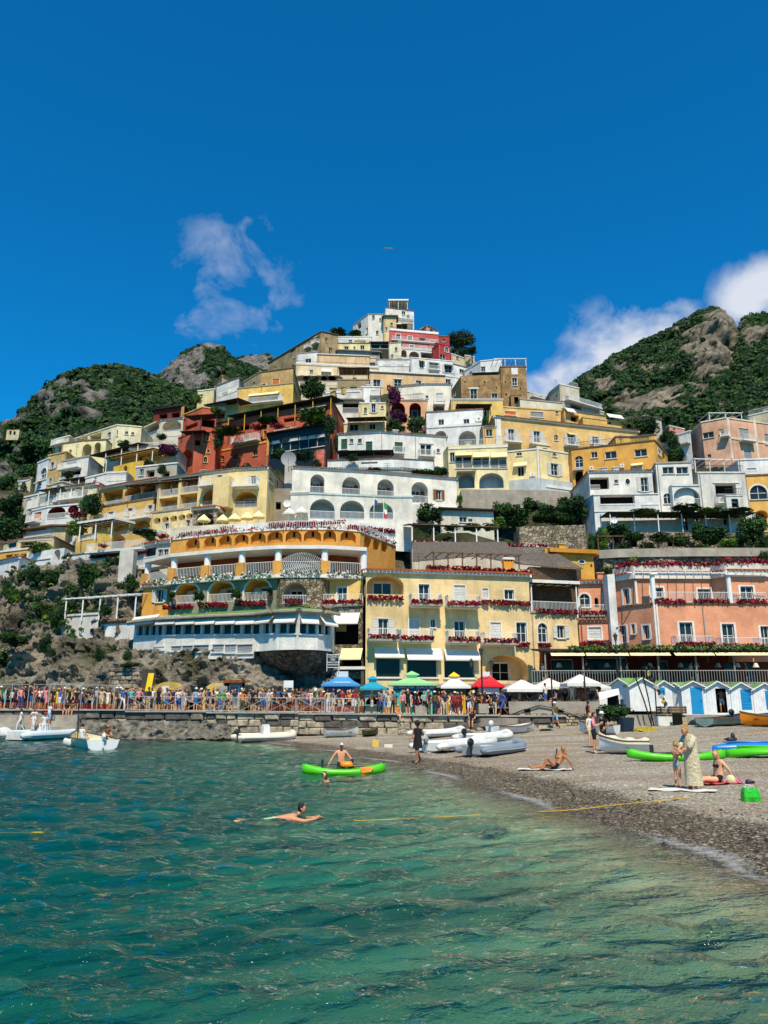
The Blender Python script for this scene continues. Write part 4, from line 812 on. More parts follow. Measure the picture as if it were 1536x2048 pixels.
ot = B(Y4, 'terrace_wall', 'shaded terracotta back wall of the white columned terrace', '#8f4416', [(312, 74), (700, 70.6), (1010, 69.3), (1330, 69.3), (1478, 70.4)], 205, 340, 'n 1205 240 1250 330;n 1275 255 1330 330;n 570 275 640 330;n 790 265 850 320;n 350 290 420 335', ref=3, cat='terrace', T=3, roof='none', gnd=False, trim=TRIM)
# columned terrace: slab roof, columns, floor, rails with white flowers
cs = [(175, 250, 73.5), (335, 230, 70.5), (538, 215, 69), (750, 198, 67.6), (972, 185, 66.6), (1257, 185, 66.6), (1497, 195, 67.6)]
zt_ = P(*Y4(972, 183), 66.6).z; zf_ = P(*Y4(972, 338), 66.6).z
cp = [P(*Y4(x, 260), D) for x, y, D in cs]; tr = empty('columned_terrace', (cp[3].x, cp[3].y, zf_), 'white columned terrace with a slab roof and flower-hung rails', 'terrace')
for p in cp: q = MB(); q.bar((p.x, p.y, zf_), (p.x, p.y, zt_), .3, 0, 10); q.build('column', WHITE, tr)
q = MB()
for i in range(len(cp) - 1):
 s = Seg(Vector((cp[i].x, cp[i].y, 0)), Vector((cp[i + 1].x, cp[i + 1].y, 0))); s2 = s
 q.obox(s.at(s.L / 2, zt_ + .002 * i, -1.5), s.t, s.n, s.L + .3, 4.0, .32)
q.build('roof', TRIM, tr)
q = MB(); r = MB(); f = MB(); y_ = MB()
for i in range(len(cp) - 1):
 s = Seg(Vector((cp[i].x, cp[i].y, 0)), Vector((cp[i + 1].x, cp[i + 1].y, 0)))
 q.obox(s.at(s.L / 2, zf_ - .3 + .002 * i, -2.2), s.t, s.n, s.L + .2, 5.4, .3); railing(r, s.at(.3, zf_, .25), s.at(s.L - .3, zf_, .25), 1.15, 0, .16, .018)
 y_ = MB(); y_.obox(s.at(0, zf_, .2), s.t, s.n, .8, .5, 1.2); y_.build('pedestal', og, tr); flowers(f, s.at(.2, zf_ - .1, .5), s.at(s.L - .2, zf_ - .1, .5), .5, .25, int(s.L * 40), green=.35)
s = Seg(Vector((cp[4].x, cp[4].y, 0)), Vector((cp[5].x, cp[5].y, 0)))   # wrought iron crest
for k in range(26):
 u = s.L * (k + .5) / 26; hh = 1.2 + .75 * math.sin(math.pi * (k + .5) / 26); r.tube([s.at(u - .2, zf_, .3), s.at(u + .12, zf_ + hh * .4, .3), s.at(u - .1, zf_ + hh * .75, .3), s.at(u + .1, zf_ + hh, .3)], .03, 0, 4)
q.build('floor', TRIM, tr); r.build('railing', RAILW, tr); f.build('flowers', [mat('white_flowers', (.65, .65, .6), .8, .2, 5.), LEAF2], tr)
for p in cp: GROUND.append((p.x, p.y, zf_ - 6))
# storey below the terrace
B(Y4, 'hotel_loggia', 'grey-green hotel storey with three yellow arched loggias and flower boxes', '#8b8b78', [(308, 70.4), (520, 69.0), (740, 67.8), (965, 66.8)], 352, 545, '''
arm 340 388 486 512;arm 548 374 702 506;arm 765 362 926 496;F 275 540 450 518;F 492 530 668 502;F 715 520 902 490''', ref=3, cat='hotel', T=5, roof='none', ins='#dba93f', down=2)
B(Y4, 'stone_tower', 'rubble stone bow with an arched balcony in the middle of the orange hotel', '#9c8d76', [(950, 67.2), (985, 66.2), (1240, 66.2), (1268, 67)], 330, 545, 'aDr 1000 382 1148 515;F 1015 505 1120 482', ref=1, cat='tower', T=4, roof='none', wm=stone('tower_stone', '#b5a68c', '#6a5d4b', 3.4), ins='#b9b2a4', down=2)
B(Y4, 'hotel_corner', 'yellow hotel corner with a balcony between the stone tower and the front hotel', '#e8bd62', [(1268, 67.4), (1492, 67)], 362, 545, 'w 1335 412 1395 510;f 1250 468 1500 535', cat='hotel', T=6, roof='flat', down=2)
B(Y4, 'hotel_cottage', 'orange cottage with a white shuttered window and clay tile eave', '#dd9a2c', [(140, 72.5), (302, 71.5)], 412, 515, 's 225 425 268 505;d 105 450 145 510', cat='cottage', T=5, roof='tile')
for i, (x, y) in enumerate(((490, 468), (718, 455), (320, 462), (925, 440))):
 plant(Y4, x, y, 36 if i < 2 else 20, 36 if i < 2 else 24, 67.0 - i * .1 + (2.6 if i == 2 else 0), 'm', ['potted lemon shrub between the first and second loggia', 'potted lemon shrub between the second and third loggia', 'small potted shrub left of the first loggia', 'small potted shrub beside the stone tower'][i], 'potted_shrub', True, .8)
# ---- white villa with arches
v1 = B(Y3, 'villa', 'white villa upper floor with arched doors and brown shutters', '#e6dfcf', [(88, 88), (700, 90), (1292, 93)], 132, 350, '''
aSr 222 178 325 322;aSr 455 198 585 336;aSr 712 214 832 352;aSr 962 234 1082 388;S 1142 292 1180 365;h 1135 292 1195 275''', cat='villa', T=9, roof='tiled', ins='#cfd3d2')
v2 = B(Y3, 'villa_arcade', 'white lower arcade of the villa with three arches whose grey-green insides are painted shade', '#dad6c8', [(75, 84.6), (215, 84.4), (830, 86), (970, 86)], 318, 560, 'axr 218 358 400 505;axr 440 370 616 505;axr 655 385 826 505;h 75 325 215 300', ref=1, cat='villa', T=3.6, roof='flat', ins='#9fb0ac', cm=plaster('#b9cbc8'))  # ins puts the shade under the white arches into the plaster colour
B(Y3, 'villa_terrace', 'long white garden wall with flowers below the villa arcade', '#e4e2da', [(-380, 83), (-40, 81.6), (215, 81), (480, 81), (960, 84)], 520, 575, 'F -80 545 480 520;F 490 590 840 560', ref=2, cat='wall', T=3, roof='none', down=2, gnd=False)
q_b = B(Y3, 'villa_wing', 'plain white wall ending the villa beside the garden pergola', '#e2e0d8', [(960, 89), (1295, 92)], 392, 470, '', cat='wall', T=4, roof='none', gnd=False, down=1)
# reed pergola terrace right of villa
pergola(Y3, 'long brown reed pergola on white posts above the hotel roof', 960, 1600, 545, 640, 80, 81.5, 4, mat('reed_roof', '#75614a', .95, .4, 5., .6, 12., c2='#43372a', c2scale=6.), WHITE, 5, .8, name='reed_pergola')
B(Y3, 'pergola_terrace', 'white-railed flower terrace under the reed pergola', '#cfc9ba', [(965, 79.2), (1560, 80.5), (1960, 82)], 662, 720, 'F 960 700 1950 672', cat='terrace', T=6, roof='none', down=3, rail=RAILW)
B(Z4, 'garden_room', 'low cream garden room under a dark flat roof beside the shrubs', '#cfc7b4', [(880, 90), (1270, 91)], 945, 1045, 'n 1020 1000 1075 1040;n 1085 1015 1115 1040', cat='house', T=4, roof='eave', cm=DARKW)
# ---- yellow houses in the middle right
B(Z5, 'townhouse', 'long deep yellow townhouse with white quoins and a red tile roof edge', '#e0b468', [(148, 114), (1192, 121)], 345, 575, '''
s 243 432 288 518;b 205 482 332 540;s 430 447 476 532;b 393 497 505 555;nA 580 474 608 515;s 680 472 724 548;b 645 510 745 565;s 858 487 904 545;s 1088 502 1112 545;h 148 570 190 345''', cat='house', T=9, roof='tile')
B(Z5, 'townhouse', 'yellow upper house with a brown shutter strip behind the quoined townhouse', '#e0b468', [(160, 123), (660, 125)], 268, 360, 'o 218 302 298 330;G 405 306 500 345;n 590 302 608 322', cat='house', T=6)
B(Z5, 'house', 'long cream attic storey over the yellow upper house', '#ddd0b2', [(330, 128), (640, 130)], 212, 280, 'v 250 180 255 185', cat='house', T=7)
B(Z5, 'house', 'yellow box house with a white awning on the right of the long roof', '#e0b468', [(655, 123), (830, 125), (958, 126)], 290, 405, 't 655 280 720 320;v 700 330 760 380', cat='house', T=6)
B(Z5, 'house', 'small yellow house with a dark door below a white awning', '#dcae52', [(790, 121.5), (1070, 124)], 345, 410, 'd 965 358 1000 398;t 960 325 1070 362', cat='house', T=5)
B(Z5, 'house', 'pale stone-grey house standing above the yellow roofs', '#cfc2a8', [(548, 138), (625, 134), (765, 136)], 165, 260, 'v 590 180 600 200;n 660 190 690 215', cat='house', T=7)
B(Z5, 'house', 'grey terraced house with a long railed terrace on the slope', '#c2b69c', [(640, 131), (940, 137)], 222, 300, 'b 650 225 900 262;v 700 258 780 285', cat='house', T=7)
B(Z5, 'house', 'beige house at the right end of the ridge roofs', '#cdbd9b', [(380, 146), (560, 150)], 158, 240, 'n 410 180 430 200;n 470 185 490 205;b 400 195 500 215', cat='house', T=8)
B(Z5, 'house', 'pale yellow house with a striped door awning and white corner strips', '#e8d093', [(235, 106), (460, 104.6), (715, 107)], 578, 790, '''n 303 603 342 627;nA 567 606 596 634;d 312 706 358 776;ty 285 676 382 712;s 555 684 608 772;h 455 790 470 585;h 690 790 712 590;x 405 758 440 780''', ref=1, cat='house', T=8)
B(Z5, 'retaining_wall', 'grey-blue painted terrace wall below the pale yellow house', '#b9bfc0', [(240, 104.5), (460, 103), (715, 105.5)], 788, 905, 'h 520 870 710 850', ref=1, cat='wall', T=4, roof='none', gnd=False)
B(Z4, 'house', 'pale yellow house with a glazed veranda under yellow striped awnings and two arches', '#e9d69a', [(905, 107), (940, 104), (1375, 103)], 490, 800, '''T 992 560 1040 645;T 1045 560 1112 645;T 1118 570 1180 645;T 1185 570 1240 645;T 1248 572 1305 645;T 1310 572 1366 645;ty 990 532 1112 562;ty 1118 530 1240 575;ty 1248 532 1368 575
ax 1012 676 1130 792;ax 1164 680 1342 792;h 940 500 1375 485;r 990 590 1366 645;n 950 530 985 600''', ref=1, cat='house', T=8, ins='#aab4b8')
B(Z5, 'garden_wall', 'long stained concrete retaining wall above the garden terrace', '#9f9788', [(-100, 101), (520, 101.5), (720, 103)], 872, 985, '', cat='wall', T=3, roof='none', wm=CONC)
B(Z5, 'house', 'ochre orange house with wide dark windows and an arched porch', '#e0a238', [(715, 105.4), (1335, 101.5), (1420, 108)], 582, 945, '''nA 732 628 790 712;vA 733 730 792 838;n 850 598 895 642;n 952 595 1035 648;n 1168 578 1258 632;x 840 710 866 736;x 1064 692 1092 718;c 902 716 970 752;c 1155 695 1222 745;vA 1370 600 1390 665;c 1338 585 1358 625''', cat='house', T=9, cm=mat('brown_cornice', '#6a5138', .9, .2))
B(Z5, 'house', 'small yellow house with one window beside the quoined townhouse', '#e2b04a', [(62, 110), (148, 110)], 420, 565, 'n 80 432 128 485;v 90 545 112 560', cat='house', T=5, roof='tiled')
B(Z5, 'roof_terrace', 'yellow terrace blocks with a dark fence on the ochre house roof', '#e2b04a', [(1030, 106), (1135, 106), (1330, 105)], 490, 560, 'r 1140 492 1275 540', cat='terrace', T=4, gnd=False, rail=mat('grey_green_rail', '#55604f', .7, .2))
# ---- white houses right
B(Z5, 'house', 'white house with an oval window and a covered corner balcony', '#e2ddd2', [(793, 97), (838, 93.5), (1302, 93)], 752, 930, 'v 842 786 980 872;n 1020 802 1046 828;u 1100 795 1132 838;s 1214 785 1266 888;r 842 842 912 872', ref=1, cat='house', T=9, roof='tiled')
lw = B(Z5, 'house_terrace', 'white terrace with a balustrade and shaded loggia below the oval window', '#e3e1dd', [(808, 94), (872, 91.5), (1350, 91)], 915, 1100, 'v 915 918 1168 978;r 915 985 1170 1028;r 1215 985 1345 1028;h 870 1035 1350 1025', ref=1, cat='terrace', T=2.2, roof='flat', ins='#b3a59a', cap=.12)
B(Z6, 'house', 'white house with a wide twin window and an arched veranda', '#e2ddd2', [(690, 96), (728, 92.5), (990, 92)], 538, 880, 'n 765 562 848 612;n 866 562 952 612;nA 772 756 830 832', ref=1, cat='house', T=9)
B(Z6, 'veranda_house', 'white vaulted veranda with a railing between the white houses', '#dcdcd8', [(840, 91.5), (1042, 91.5)], 700, 870, 'axr 846 712 1036 846', cat='house', T=3, ins='#b9bcbc', gnd=False)
B(Z6, 'house', 'weathered grey-white house with one deep dark balcony window', '#cfccc4', [(1035, 92), (1382, 92)], 606, 885, 'v 1152 688 1304 782;b 1145 776 1312 842;h 1130 682 1325 674', cat='house', T=9, wm=mat('stained_white', '#d2cfc6', .9, .2, .5, .3, 5., .95))
pergola(Z6, 'white beamed rooftop pergola with a railing on the weathered house', 1000, 1330, 500, 600, 92.5, 93, 3.5, DARKW, WHITE, 4, -.1, solid=False, name='rooftop_pergola')
B(Z6, 'house', 'yellow house with a big white arched window at the picture edge', '#e6b04c', [(1375, 93.5), (1580, 93)], 628, 940, 'A 1402 696 1530 800;aD 1440 880 1535 940', cat='house', T=9, sur=.2)
B(Z6, 'house', 'white attic house with one pale window above the yellow house', '#e0deda', [(1335, 97.5), (1580, 97)], 512, 632, 'c 1382 572 1450 612', cat='house', T=7)
# ---- peach house top right
B(Z6, 'house', 'peach apartment house with brown shuttered windows and a rooftop frame', '#dca684', [(955, 121), (1060, 115), (1245, 113), (1585, 116)], 205, 530, '''G 1326 282 1394 366;G 1512 322 1550 400;G 1360 446 1414 502;n 1176 285 1214 322;n 1052 308 1140 352;n 1095 470 1120 498;vA 982 475 1010 510;b 1322 365 1420 385;b 1190 325 1255 350;h 1255 380 1585 365;h 1245 500 1262 205;h 1440 500 1455 215''', ref=2, cat='house', T=10, trim=plaster('#ddd0bb'))
pergola(Z6, 'open white metal frame on the roof of the peach house', 1105, 1350, 165, 232, 116, 116, 4, None, RAILW, 3, .1, solid=False, name='roof_frame', cat='frame')
B(Z6, 'house', 'white terraced cottage left of the peach house', '#dcdad4', [(870, 119), (975, 117)], 330, 420, 'v 885 380 950 400;b 872 345 970 405', cat='house', T=6)
B(Z6, 'house', 'small pink-roofed house among the far trees on the right', '#d98a74', [(815, 150), (925, 152)], 262, 320, 'n 840 280 860 300', cat='house', T=8)
B(Z6, 'house', 'grey far house with stepped white chimneys behind the yellow roofs', '#b9b0a2', [(640, 140), (760, 142)], 195, 330, 'n 660 230 690 260;n 715 240 740 270', cat='house', T=8, roof='tiled')
B(Z6, 'house', 'cream gabled house at the right edge under the green mountain', '#d6c6a2', [(1400, 135), (1600, 132)], 190, 330, 'n 1480 240 1510 280', cat='house', T=10)
# ---- garden terraces right (stone walls)
RUB = stone('terrace_rubble', '#b3a690', '#6b6152', 2.6)
B(Z6, 'dry_stone_wall', 'rubble stone garden wall with clay pots beside the orange stair house', '#a09684', [(-280, 86), (205, 85)], 1000, 1180, '', cat='wall', T=4, roof='none', wm=RUB)
B(Z6, 'dry_stone_wall', 'upper rubble terrace wall under the vine pergola', '#a09684', [(290, 87), (760, 86), (1600, 87)], 1050, 1180, 'v 510 1100 580 1150;v 800 1105 890 1145', cat='wall', T=4, roof='none', wm=RUB)
B(Z6, 'dry_stone_wall', 'lower rubble terrace wall just above the pink hotel roof', '#a09684', [(330, 80), (760, 79), (1600, 79)], 1200, 1320, '', cat='wall', T=4, roof='none', wm=RUB)
B(Z6, 'concrete_ledge', 'pale rendered ledge curving along the top of the lower stone wall', '#bdb4a3', [(300, 79.9), (440, 79.2), (1000, 78.6), (1600, 78.6)], 1172, 1212, '', cat='wall', T=1, roof='none', wm=CONC, gnd=False, down=.3)
B(Z6, 'house', 'shaded white ground floor with glass doors under the vine pergola', '#d8d5cd', [(320, 91), (1450, 91)], 905, 1050, 'aD 640 960 760 1050;s 900 925 960 1030;s 980 930 1040 1030;c 1170 935 1200 1000;n 1210 940 1270 990;v 440 960 520 1040', cat='house', T=3, roof='none')
pergola(Z6, 'vine-covered pergola roof along the white ground floor', 380, 1440, 895, 1045, 87.5, 87.8, 3.2, mat('vine_roof', '#33451c', .9, .4, 3., c2='#1c260f', c2scale=4.), RAILW, 7, .1, name='vine_pergola')
pergola(Z6, 'rustic pole pergola on the lower garden terrace', 290, 960, 1065, 1190, 82, 82, 3, None, WOOD, 7, .05, solid=False, name='rustic_pergola')
B(Y6, 'stair_house', 'deep yellow stair house with a curved white stair behind the reed roof', '#e2a62c', [(75, 75), (365, 76)], 145, 360, 'u 260 205 300 225;v 340 230 352 250', cat='house', T=5, cm=plaster('#c98a20'), roof='eave', cap=.4)
# ---- white house row below the bougainvillea
B(Z4, 'house', 'long white house with dark green shutters and a tall glazed door', '#e4dfd4', [(132, 106), (440, 105), (925, 107)], 402, 640, '''g 155 432 200 508;n 218 430 243 462;g 278 430 305 462;g 336 450 383 518;g 546 455 604 545;b 530 502 612 552;T 735 472 772 565;T 776 472 815 565;b 715 528 832 572;h 725 468 830 455;nA 853 502 876 532''', cat='house', T=8, roof='tiled')
B(Z4, 'house_terrace', 'white terrace parapet below the green-shuttered house', '#e2e1dc', [(55, 103), (525, 102), (830, 103)], 590, 655, 'v 300 598 420 612', cat='terrace', T=3, gnd=False, roof='flat', cap=.12)
pergola(Z4, 'dark terrace pergola in front of the green-shuttered house', 132, 525, 522, 592, 103, 102.6, 3, DARKW, METAL, 4, .15, name='dark_pergola')
B(Z4, 'roof_garden', 'row of dark roof tiles and planters along the top of the villa', '#a3a096', [(0, 95), (600, 95), (930, 97)], 655, 700, '', cat='terrace', T=4, roof='tiled', gnd=False)
B(Z4, 'house', 'white house with two dark windows over a big shaded arch', '#e4e3df', [(778, 116), (1195, 114.5)], 238, 345, 'w 866 288 906 330;w 1050 285 1092 325;x 1140 275 1185 305', cat='house', T=7, roof='flat')
B(Z4, 'house', 'white lower storey with a deep arch below the two dark windows', '#dedcd6', [(780, 113.5), (1195, 112)], 335, 490, 'ax 1012 372 1142 482;ax 840 372 925 440;h 780 342 1195 332', cat='house', T=3, ins='#c8c6c0', roof='none', gnd=False)
B(Z4, 'house', 'yellow house with a dark awning beneath the stone tower', '#e6bd5c', [(960, 122), (1340, 122)], 142, 300, 'n 1030 195 1078 222;d 1188 210 1220 280;h 960 150 1340 140', cat='house', T=6)
pergola(Z4, 'dark canopy across the yellow house below the stone tower', 1008, 1250, 180, 240, 119, 119, 3, DARKW, METAL, 2, .2, name='canopy', cat='canopy')
B(Z4, 'house', 'cream house with a small railed balcony right of the bougainvillea', '#e3d8c4', [(560, 127), (770, 126), (962, 126)], 52, 240, 'nA 772 112 792 135;c 848 98 900 150;b 828 148 912 192;ax 830 186 908 235;r 560 105 760 142', cat='house', T=7, roof='tiled')
B(Z4, 'house', 'peach house with two red-lined arches beside the bougainvillea', '#e2a377', [(515, 122), (785, 122)], 150, 285, 'aT 520 165 622 262;aT 654 168 738 280', cat='house', T=5, ins='#8a2a24', roof='flat')
B(Z4, 'house', 'narrow cream house with a tall shuttered door left of the bougainvillea', '#ead49a', [(290, 121), (485, 121)], 170, 395, 's 376 175 406 240;nA 322 200 342 245;n 446 190 464 208', cat='house', T=6)
B(Z4, 'house', 'white box house with a pale balcony door above the narrow cream house', '#e2e0da', [(304, 127), (440, 127)], 52, 180, 'c 372 72 430 125;b 365 100 440 128', cat='house', T=6)
B(Z4, 'house', 'grey-roofed loggia house with a dark screened porch', '#d8cfbd', [(108, 124), (302, 124)], 148, 290, 'v 165 160 282 240;r 165 205 282 240', cat='house', T=6, roof='eave', cm=ROOFG)
B(Z4, 'house', 'cream lower terrace house under a ragged dark awning', '#dfcfa0', [(175, 118), (470, 117.5)], 320, 395, 'n 215 320 280 372;n 360 318 405 362', cat='house', T=5)
pergola(Z4, 'ragged dark canopy over the cream lower terrace', 200, 470, 280, 385, 115.5, 115, 3, DARKW, WOOD, 3, .5, name='canopy', cat='canopy')
# ---- red hotel
RED = plaster('#bd5a3c', .55)
rd = B(Z3, 'red_hotel', 'long terracotta red hotel with yellow window surrounds and vines', '#b8452f', [(562, 122), (930, 117), (1402, 112), (1492, 121)], 300, 700, '''
nA 572 700 618 745;n 677 685 712 728;n 826 655 860 700;w 764 545 798 592;w 906 515 944 570;w 1062 488 1100 545;nA 1182 452 1268 525;nA 1288 455 1350 505;v 850 455 1000 500;v 1050 420 1150 450;v 620 480 700 540;v 1200 350 1370 385;n 1440 330 1462 370;h 930 700 945 560;b 690 560 880 610;b 1000 520 1160 560;v 720 470 800 515;v 880 560 905 600;n 1180 400 1230 440;h 565 640 925 628''', ref=2, cat='hotel', T=9, wm=RED, trim=plaster('#d9a53a'), sur=.22, cm=DARKW)
pergola(Z3, 'long black awning roof along the top of the red hotel', 640, 1395, 410, 520, 119.6, 111, 4, DARKW, mat('yellow_post', '#d9a53a', .8, .1), 7, .5, name='awning_roof', cat='awning')
B(Z3, 'glazed_veranda', 'dark blue glazed veranda with white blinds on the red hotel', '#1f2d36', [(945, 112), (1378, 107.5)], 545, 680, ';'.join(f'T {x} {610 - (x - 960) * .14} {x + 58} {678 - (x - 960) * .14}' for x in (962, 1030, 1095, 1162, 1228, 1292)) + ';' + ';'.join(f'c {x} {588 - (x - 960) * .14} {x + 58} {608 - (x - 960) * .14}' for x in (962, 1095, 1162, 1228, 1292)), ref=0, cat='veranda', T=4, wm=mat('dark_blue_frame', '#15222a', .5, .1), roof='eave', cm=DARKW, gnd=False, sur=0.)
B(Z3, 'bastion', 'rounded red bastion with peeling paint under the glazed veranda', '#b8452f', [(1245, 110), (1290, 107.5), (1345, 107), (1378, 109)], 660, 790, '', ref=1, cat='wall', T=4, roof='none', wm=mat('peeling_red', '#b03c2c', .9, .2, .6, .3, 5., c2='#d08a72', c2scale=1.4), gnd=False)
B(Z3, 'red_house', 'red house with a pointed gable and dark awnings left of the red hotel', '#b8503f', [(305, 127), (450, 123), (560, 124)], 345, 530, 'v 440 430 548 492;v 330 470 420 500;h 300 520 318 345;n 400 400 425 430', ref=1, cat='house', T=7, wm=RED, trim=plaster('#d9a53a'))
B(Z3, 'red_house', 'red house front with a tall arched porch and small yellow-framed windows', '#b8452f', [(275, 120), (395, 116.5), (552, 117)], 520, 795, 'aD 285 662 385 792;w 486 560 504 588;w 490 655 510 680;wA 466 708 492 750;n 458 595 474 615;v 400 585 440 625', ref=1, cat='house', T=8, wm=RED, trim=plaster('#dfb352'), sur=.14)
pergola(Z3, 'black awning terrace in front of the gabled red house', 330, 560, 412, 500, 118, 117, 3, DARKW, METAL, 3, .4, name='awning_roof', cat='awning')
pergola(Z3, 'black awning over the lower red terrace', 300, 460, 525, 590, 115, 114.5, 2.4, DARKW, METAL, 3, .3, name='awning_roof', cat='awning')
B(Z3, 'house', 'grey-cream house with vaulted porches and red chimneys on the left', '#cfc4ae', [(-60, 134), (150, 127), (312, 126)], 445, 570, 'ax 60 455 140 520;ax 165 440 300 520;r 150 515 310 560;n 20 480 40 510', ref=1, cat='house', T=8, roof='tiled')
B(Z3, 'house', 'dark red terrace house with brick chimneys behind the vaulted porches', '#7c2e24', [(100, 134), (310, 132)], 370, 450, 'v 140 395 200 430;v 230 385 290 425', cat='house', T=7, roof='eave', cm=DARKW)
# ---- tan / yellow houses above the red hotel
B(Z3, 'house', 'tan stuccoed block with one orange shutter above the red awning', '#c4a46a', [(878, 133), (1118, 131), (1145, 136)], 92, 218, 'o 968 137 1018 188', ref=0, cat='house', T=8, cm=mat('brown_cornice', '#6a5138', .9, .2), wm=mat('stained_tan', '#c3a069', .9, .25, .4, .3, 5., .7))
B(Z3, 'house', 'yellow house with a striped awning and glazed doors below the tan block', '#e3b84f', [(708, 130), (1118, 127.5)], 210, 392, 'ty 800 240 1020 266;c 808 262 850 318;s 962 256 1006 318;b 715 290 1050 325', ref=0, cat='house', T=6)
B(Z3, 'house', 'white terraced house stepping up left of the tan block', '#dedad0', [(560, 137), (720, 133)], 190, 275, 'r 575 205 715 250;v 600 235 640 262', cat='house', T=6)
B(Z3, 'house', 'small tan gabled house with a cream front on the ridge', '#c9ab77', [(548, 147), (600, 143), (692, 146)], 118, 215, 'n 580 150 600 175', ref=1, cat='house', T=7, roof='tiled')
B(Z3, 'house', 'cream cottage with a tiled porch at the left of the ridge', '#dcc78f', [(420, 141), (540, 140)], 228, 300, 'n 440 250 460 270', cat='house', T=6)
pergola(Z3, 'black pergola terrace between the red gable and the yellow house', 470, 712, 330, 400, 125, 122, 4, DARKW, METAL, 3, .5, name='dark_pergola')
B(Z3, 'house', 'pale yellow cottage wall beneath the black pergola terrace', '#d9bd78', [(480, 127), (712, 124)], 370, 440, 'v 560 385 620 420;b 500 350 640 380', cat='house', T=5)
B(Z3, 'house', 'brown-grey vaulted lane house climbing the ridge', '#a89672', [(720, 150), (880, 143)], 85, 200, 'vA 790 85 830 110;n 840 90 855 110', ref=1, cat='house', T=8)
# ================================================================ upper town and summit
B(Z1, 'house', 'tall white house with an open roof pavilion crowning the summit', '#e2dccf', [(524, 185), (700, 187)], 108, 300, 'n 625 130 648 160;n 585 152 606 178;n 655 152 674 180;b 560 155 690 185;b 560 190 690 212;v 600 195 640 240', cat='house', T=12)
pergola(Z1, 'white roof pavilion on the very top house', 546, 662, 66, 110, 186, 186, 6, WHITE, WHITE, 3, .3, name='roof_pavilion', cat='pavilion', thick=.4)
B(Z1, 'house', 'white gabled house with two small windows left of the summit', '#e2dccf', [(325, 184), (418, 178), (520, 178)], 150, 330, 'n 443 155 459 180;n 487 172 498 192;n 466 250 482 275;nA 405 225 430 262;v 350 200 375 240', ref=1, cat='house', T=9)
B(Z1, 'house', 'tan house with a dark eave just below the summit house', '#d8bd85', [(514, 176), (592, 176)], 162, 290, 'n 525 228 536 250;n 555 200 570 220', cat='house', T=8, roof='eave', cm=TILED)
B(Z1, 'house', 'dark arcaded porch house beside the tan summit house', '#8a7b68', [(590, 177), (685, 177)], 205, 270, 'aD 596 212 624 258;aD 630 212 656 258', cat='house', T=7)
B(Z1, 'house', 'pink-beige gabled house on the ridge right of the summit', '#d6a98d', [(712, 176), (780, 172), (832, 174)], 222, 300, 'n 752 232 770 252;n 798 240 818 262;n 722 245 738 265', ref=1, cat='house', T=8, roof='tiled')
PKR = plaster('#cf5a52', .2)
B(Z1, 'pink_house', 'long coral pink house with white bands and rows of small windows', '#cf5a52', [(552, 166), (850, 168)], 250, 368, 'w 590 271 617 299;w 663 284 690 310;w 736 297 764 323;w 800 310 828 334;w 597 324 622 344;w 673 338 700 362;w 748 352 775 374;b 560 305 850 322;h 552 262 850 248;b 620 350 850 368', cat='house', T=8, wm=PKR, trim=WHITE, sur=.2, proj=.5)
B(Z1, 'pink_house', 'white arcaded ground storey below the coral pink house', '#e2dfd9', [(600, 164), (815, 165.5)], 358, 440, 'ax 622 368 655 412;ax 672 378 731 420;ax 746 390 808 425', cat='house', T=4, ins='#b99b8e', gnd=False)
B(Z1, 'pink_house', 'coral red tower house with an arched window at the right end', '#bf3f3b', [(815, 164), (852, 161.5), (924, 163)], 330, 450, 'wA 889 350 912 382;n 860 396 895 438', ref=1, cat='house', T=7, wm=plaster('#b93a38', .2), trim=WHITE)
B(Z1, 'pink_house', 'coral red upper turret behind the tower house', '#c24a44', [(848, 170), (918, 170)], 285, 350, 'n 874 301 893 320', cat='house', T=6, wm=plaster('#b93a38', .2))
B(Z1, 'house', 'pale yellow low house with three dark windows under a white terrace', '#e6d493', [(232, 168), (432, 168)], 328, 400, 'n 272 346 298 374;n 328 346 340 364;n 370 340 396 366', cat='house', T=7)
B(Z1, 'house', 'white roof terrace house above the pale yellow low house', '#dcd8d0', [(235, 174), (440, 174)], 288, 335, 'n 300 305 320 318;r 265 275 360 292', cat='house', T=7)
B(Z1, 'house', 'dark glazed porch house beside the pale yellow low house', '#3a3a34', [(432, 168.5), (548, 168.5)], 325, 375, 'T 438 332 490 362;T 494 332 546 362', cat='house', T=6, roof='eave')
B(Z1, 'house', 'narrow cream tower house with one window below the pink house', '#e0d3b4', [(546, 162), (622, 161.5)], 328, 440, 'n 582 352 598 376;n 560 395 572 412', cat='house', T=6)
B(Z1, 'stone_house', 'large weathered stone house on the left shoulder of the summit', '#a98f68', [(-190, 190), (130, 172), (234, 174)], 258, 400, 'n 155 293 170 321;n 100 290 118 320;n 48 318 66 346;b 40 348 72 362;b 84 322 120 336;vA -60 350 -30 380;n -120 355 -105 380', ref=1, cat='house', T=10, wm=mat('old_stone_render', '#a8906a', .95, .3, .5, .4, 5., .6), cm=TILED, roof='tiled')
B(Z1, 'house', 'white cube house with one window left of the peach wall', '#dedcd8', [(-20, 158), (108, 157)], 392, 470, 'n 32 422 68 458', cat='house', T=7)
B(Z1, 'house', 'plain peach wall house with a pale cornice', '#e3bb8a', [(106, 156), (426, 157)], 398, 470, 'h 106 405 426 396', cat='house', T=7)
B(Z1, 'house', 'grey canopy house stepped behind the plain peach wall', '#a9a39a', [(230, 163), (490, 164)], 372, 410, 'v 440 375 480 395', cat='house', T=6, roof='eave', cm=ROOFG)
B(Z1, 'house', 'white house with two plaster garlands under the pink house', '#dfdcd6', [(470, 157), (712, 157)], 428, 505, 'h 510 460 560 452;h 595 460 640 452;h 470 470 712 465', cat='house', T=7)
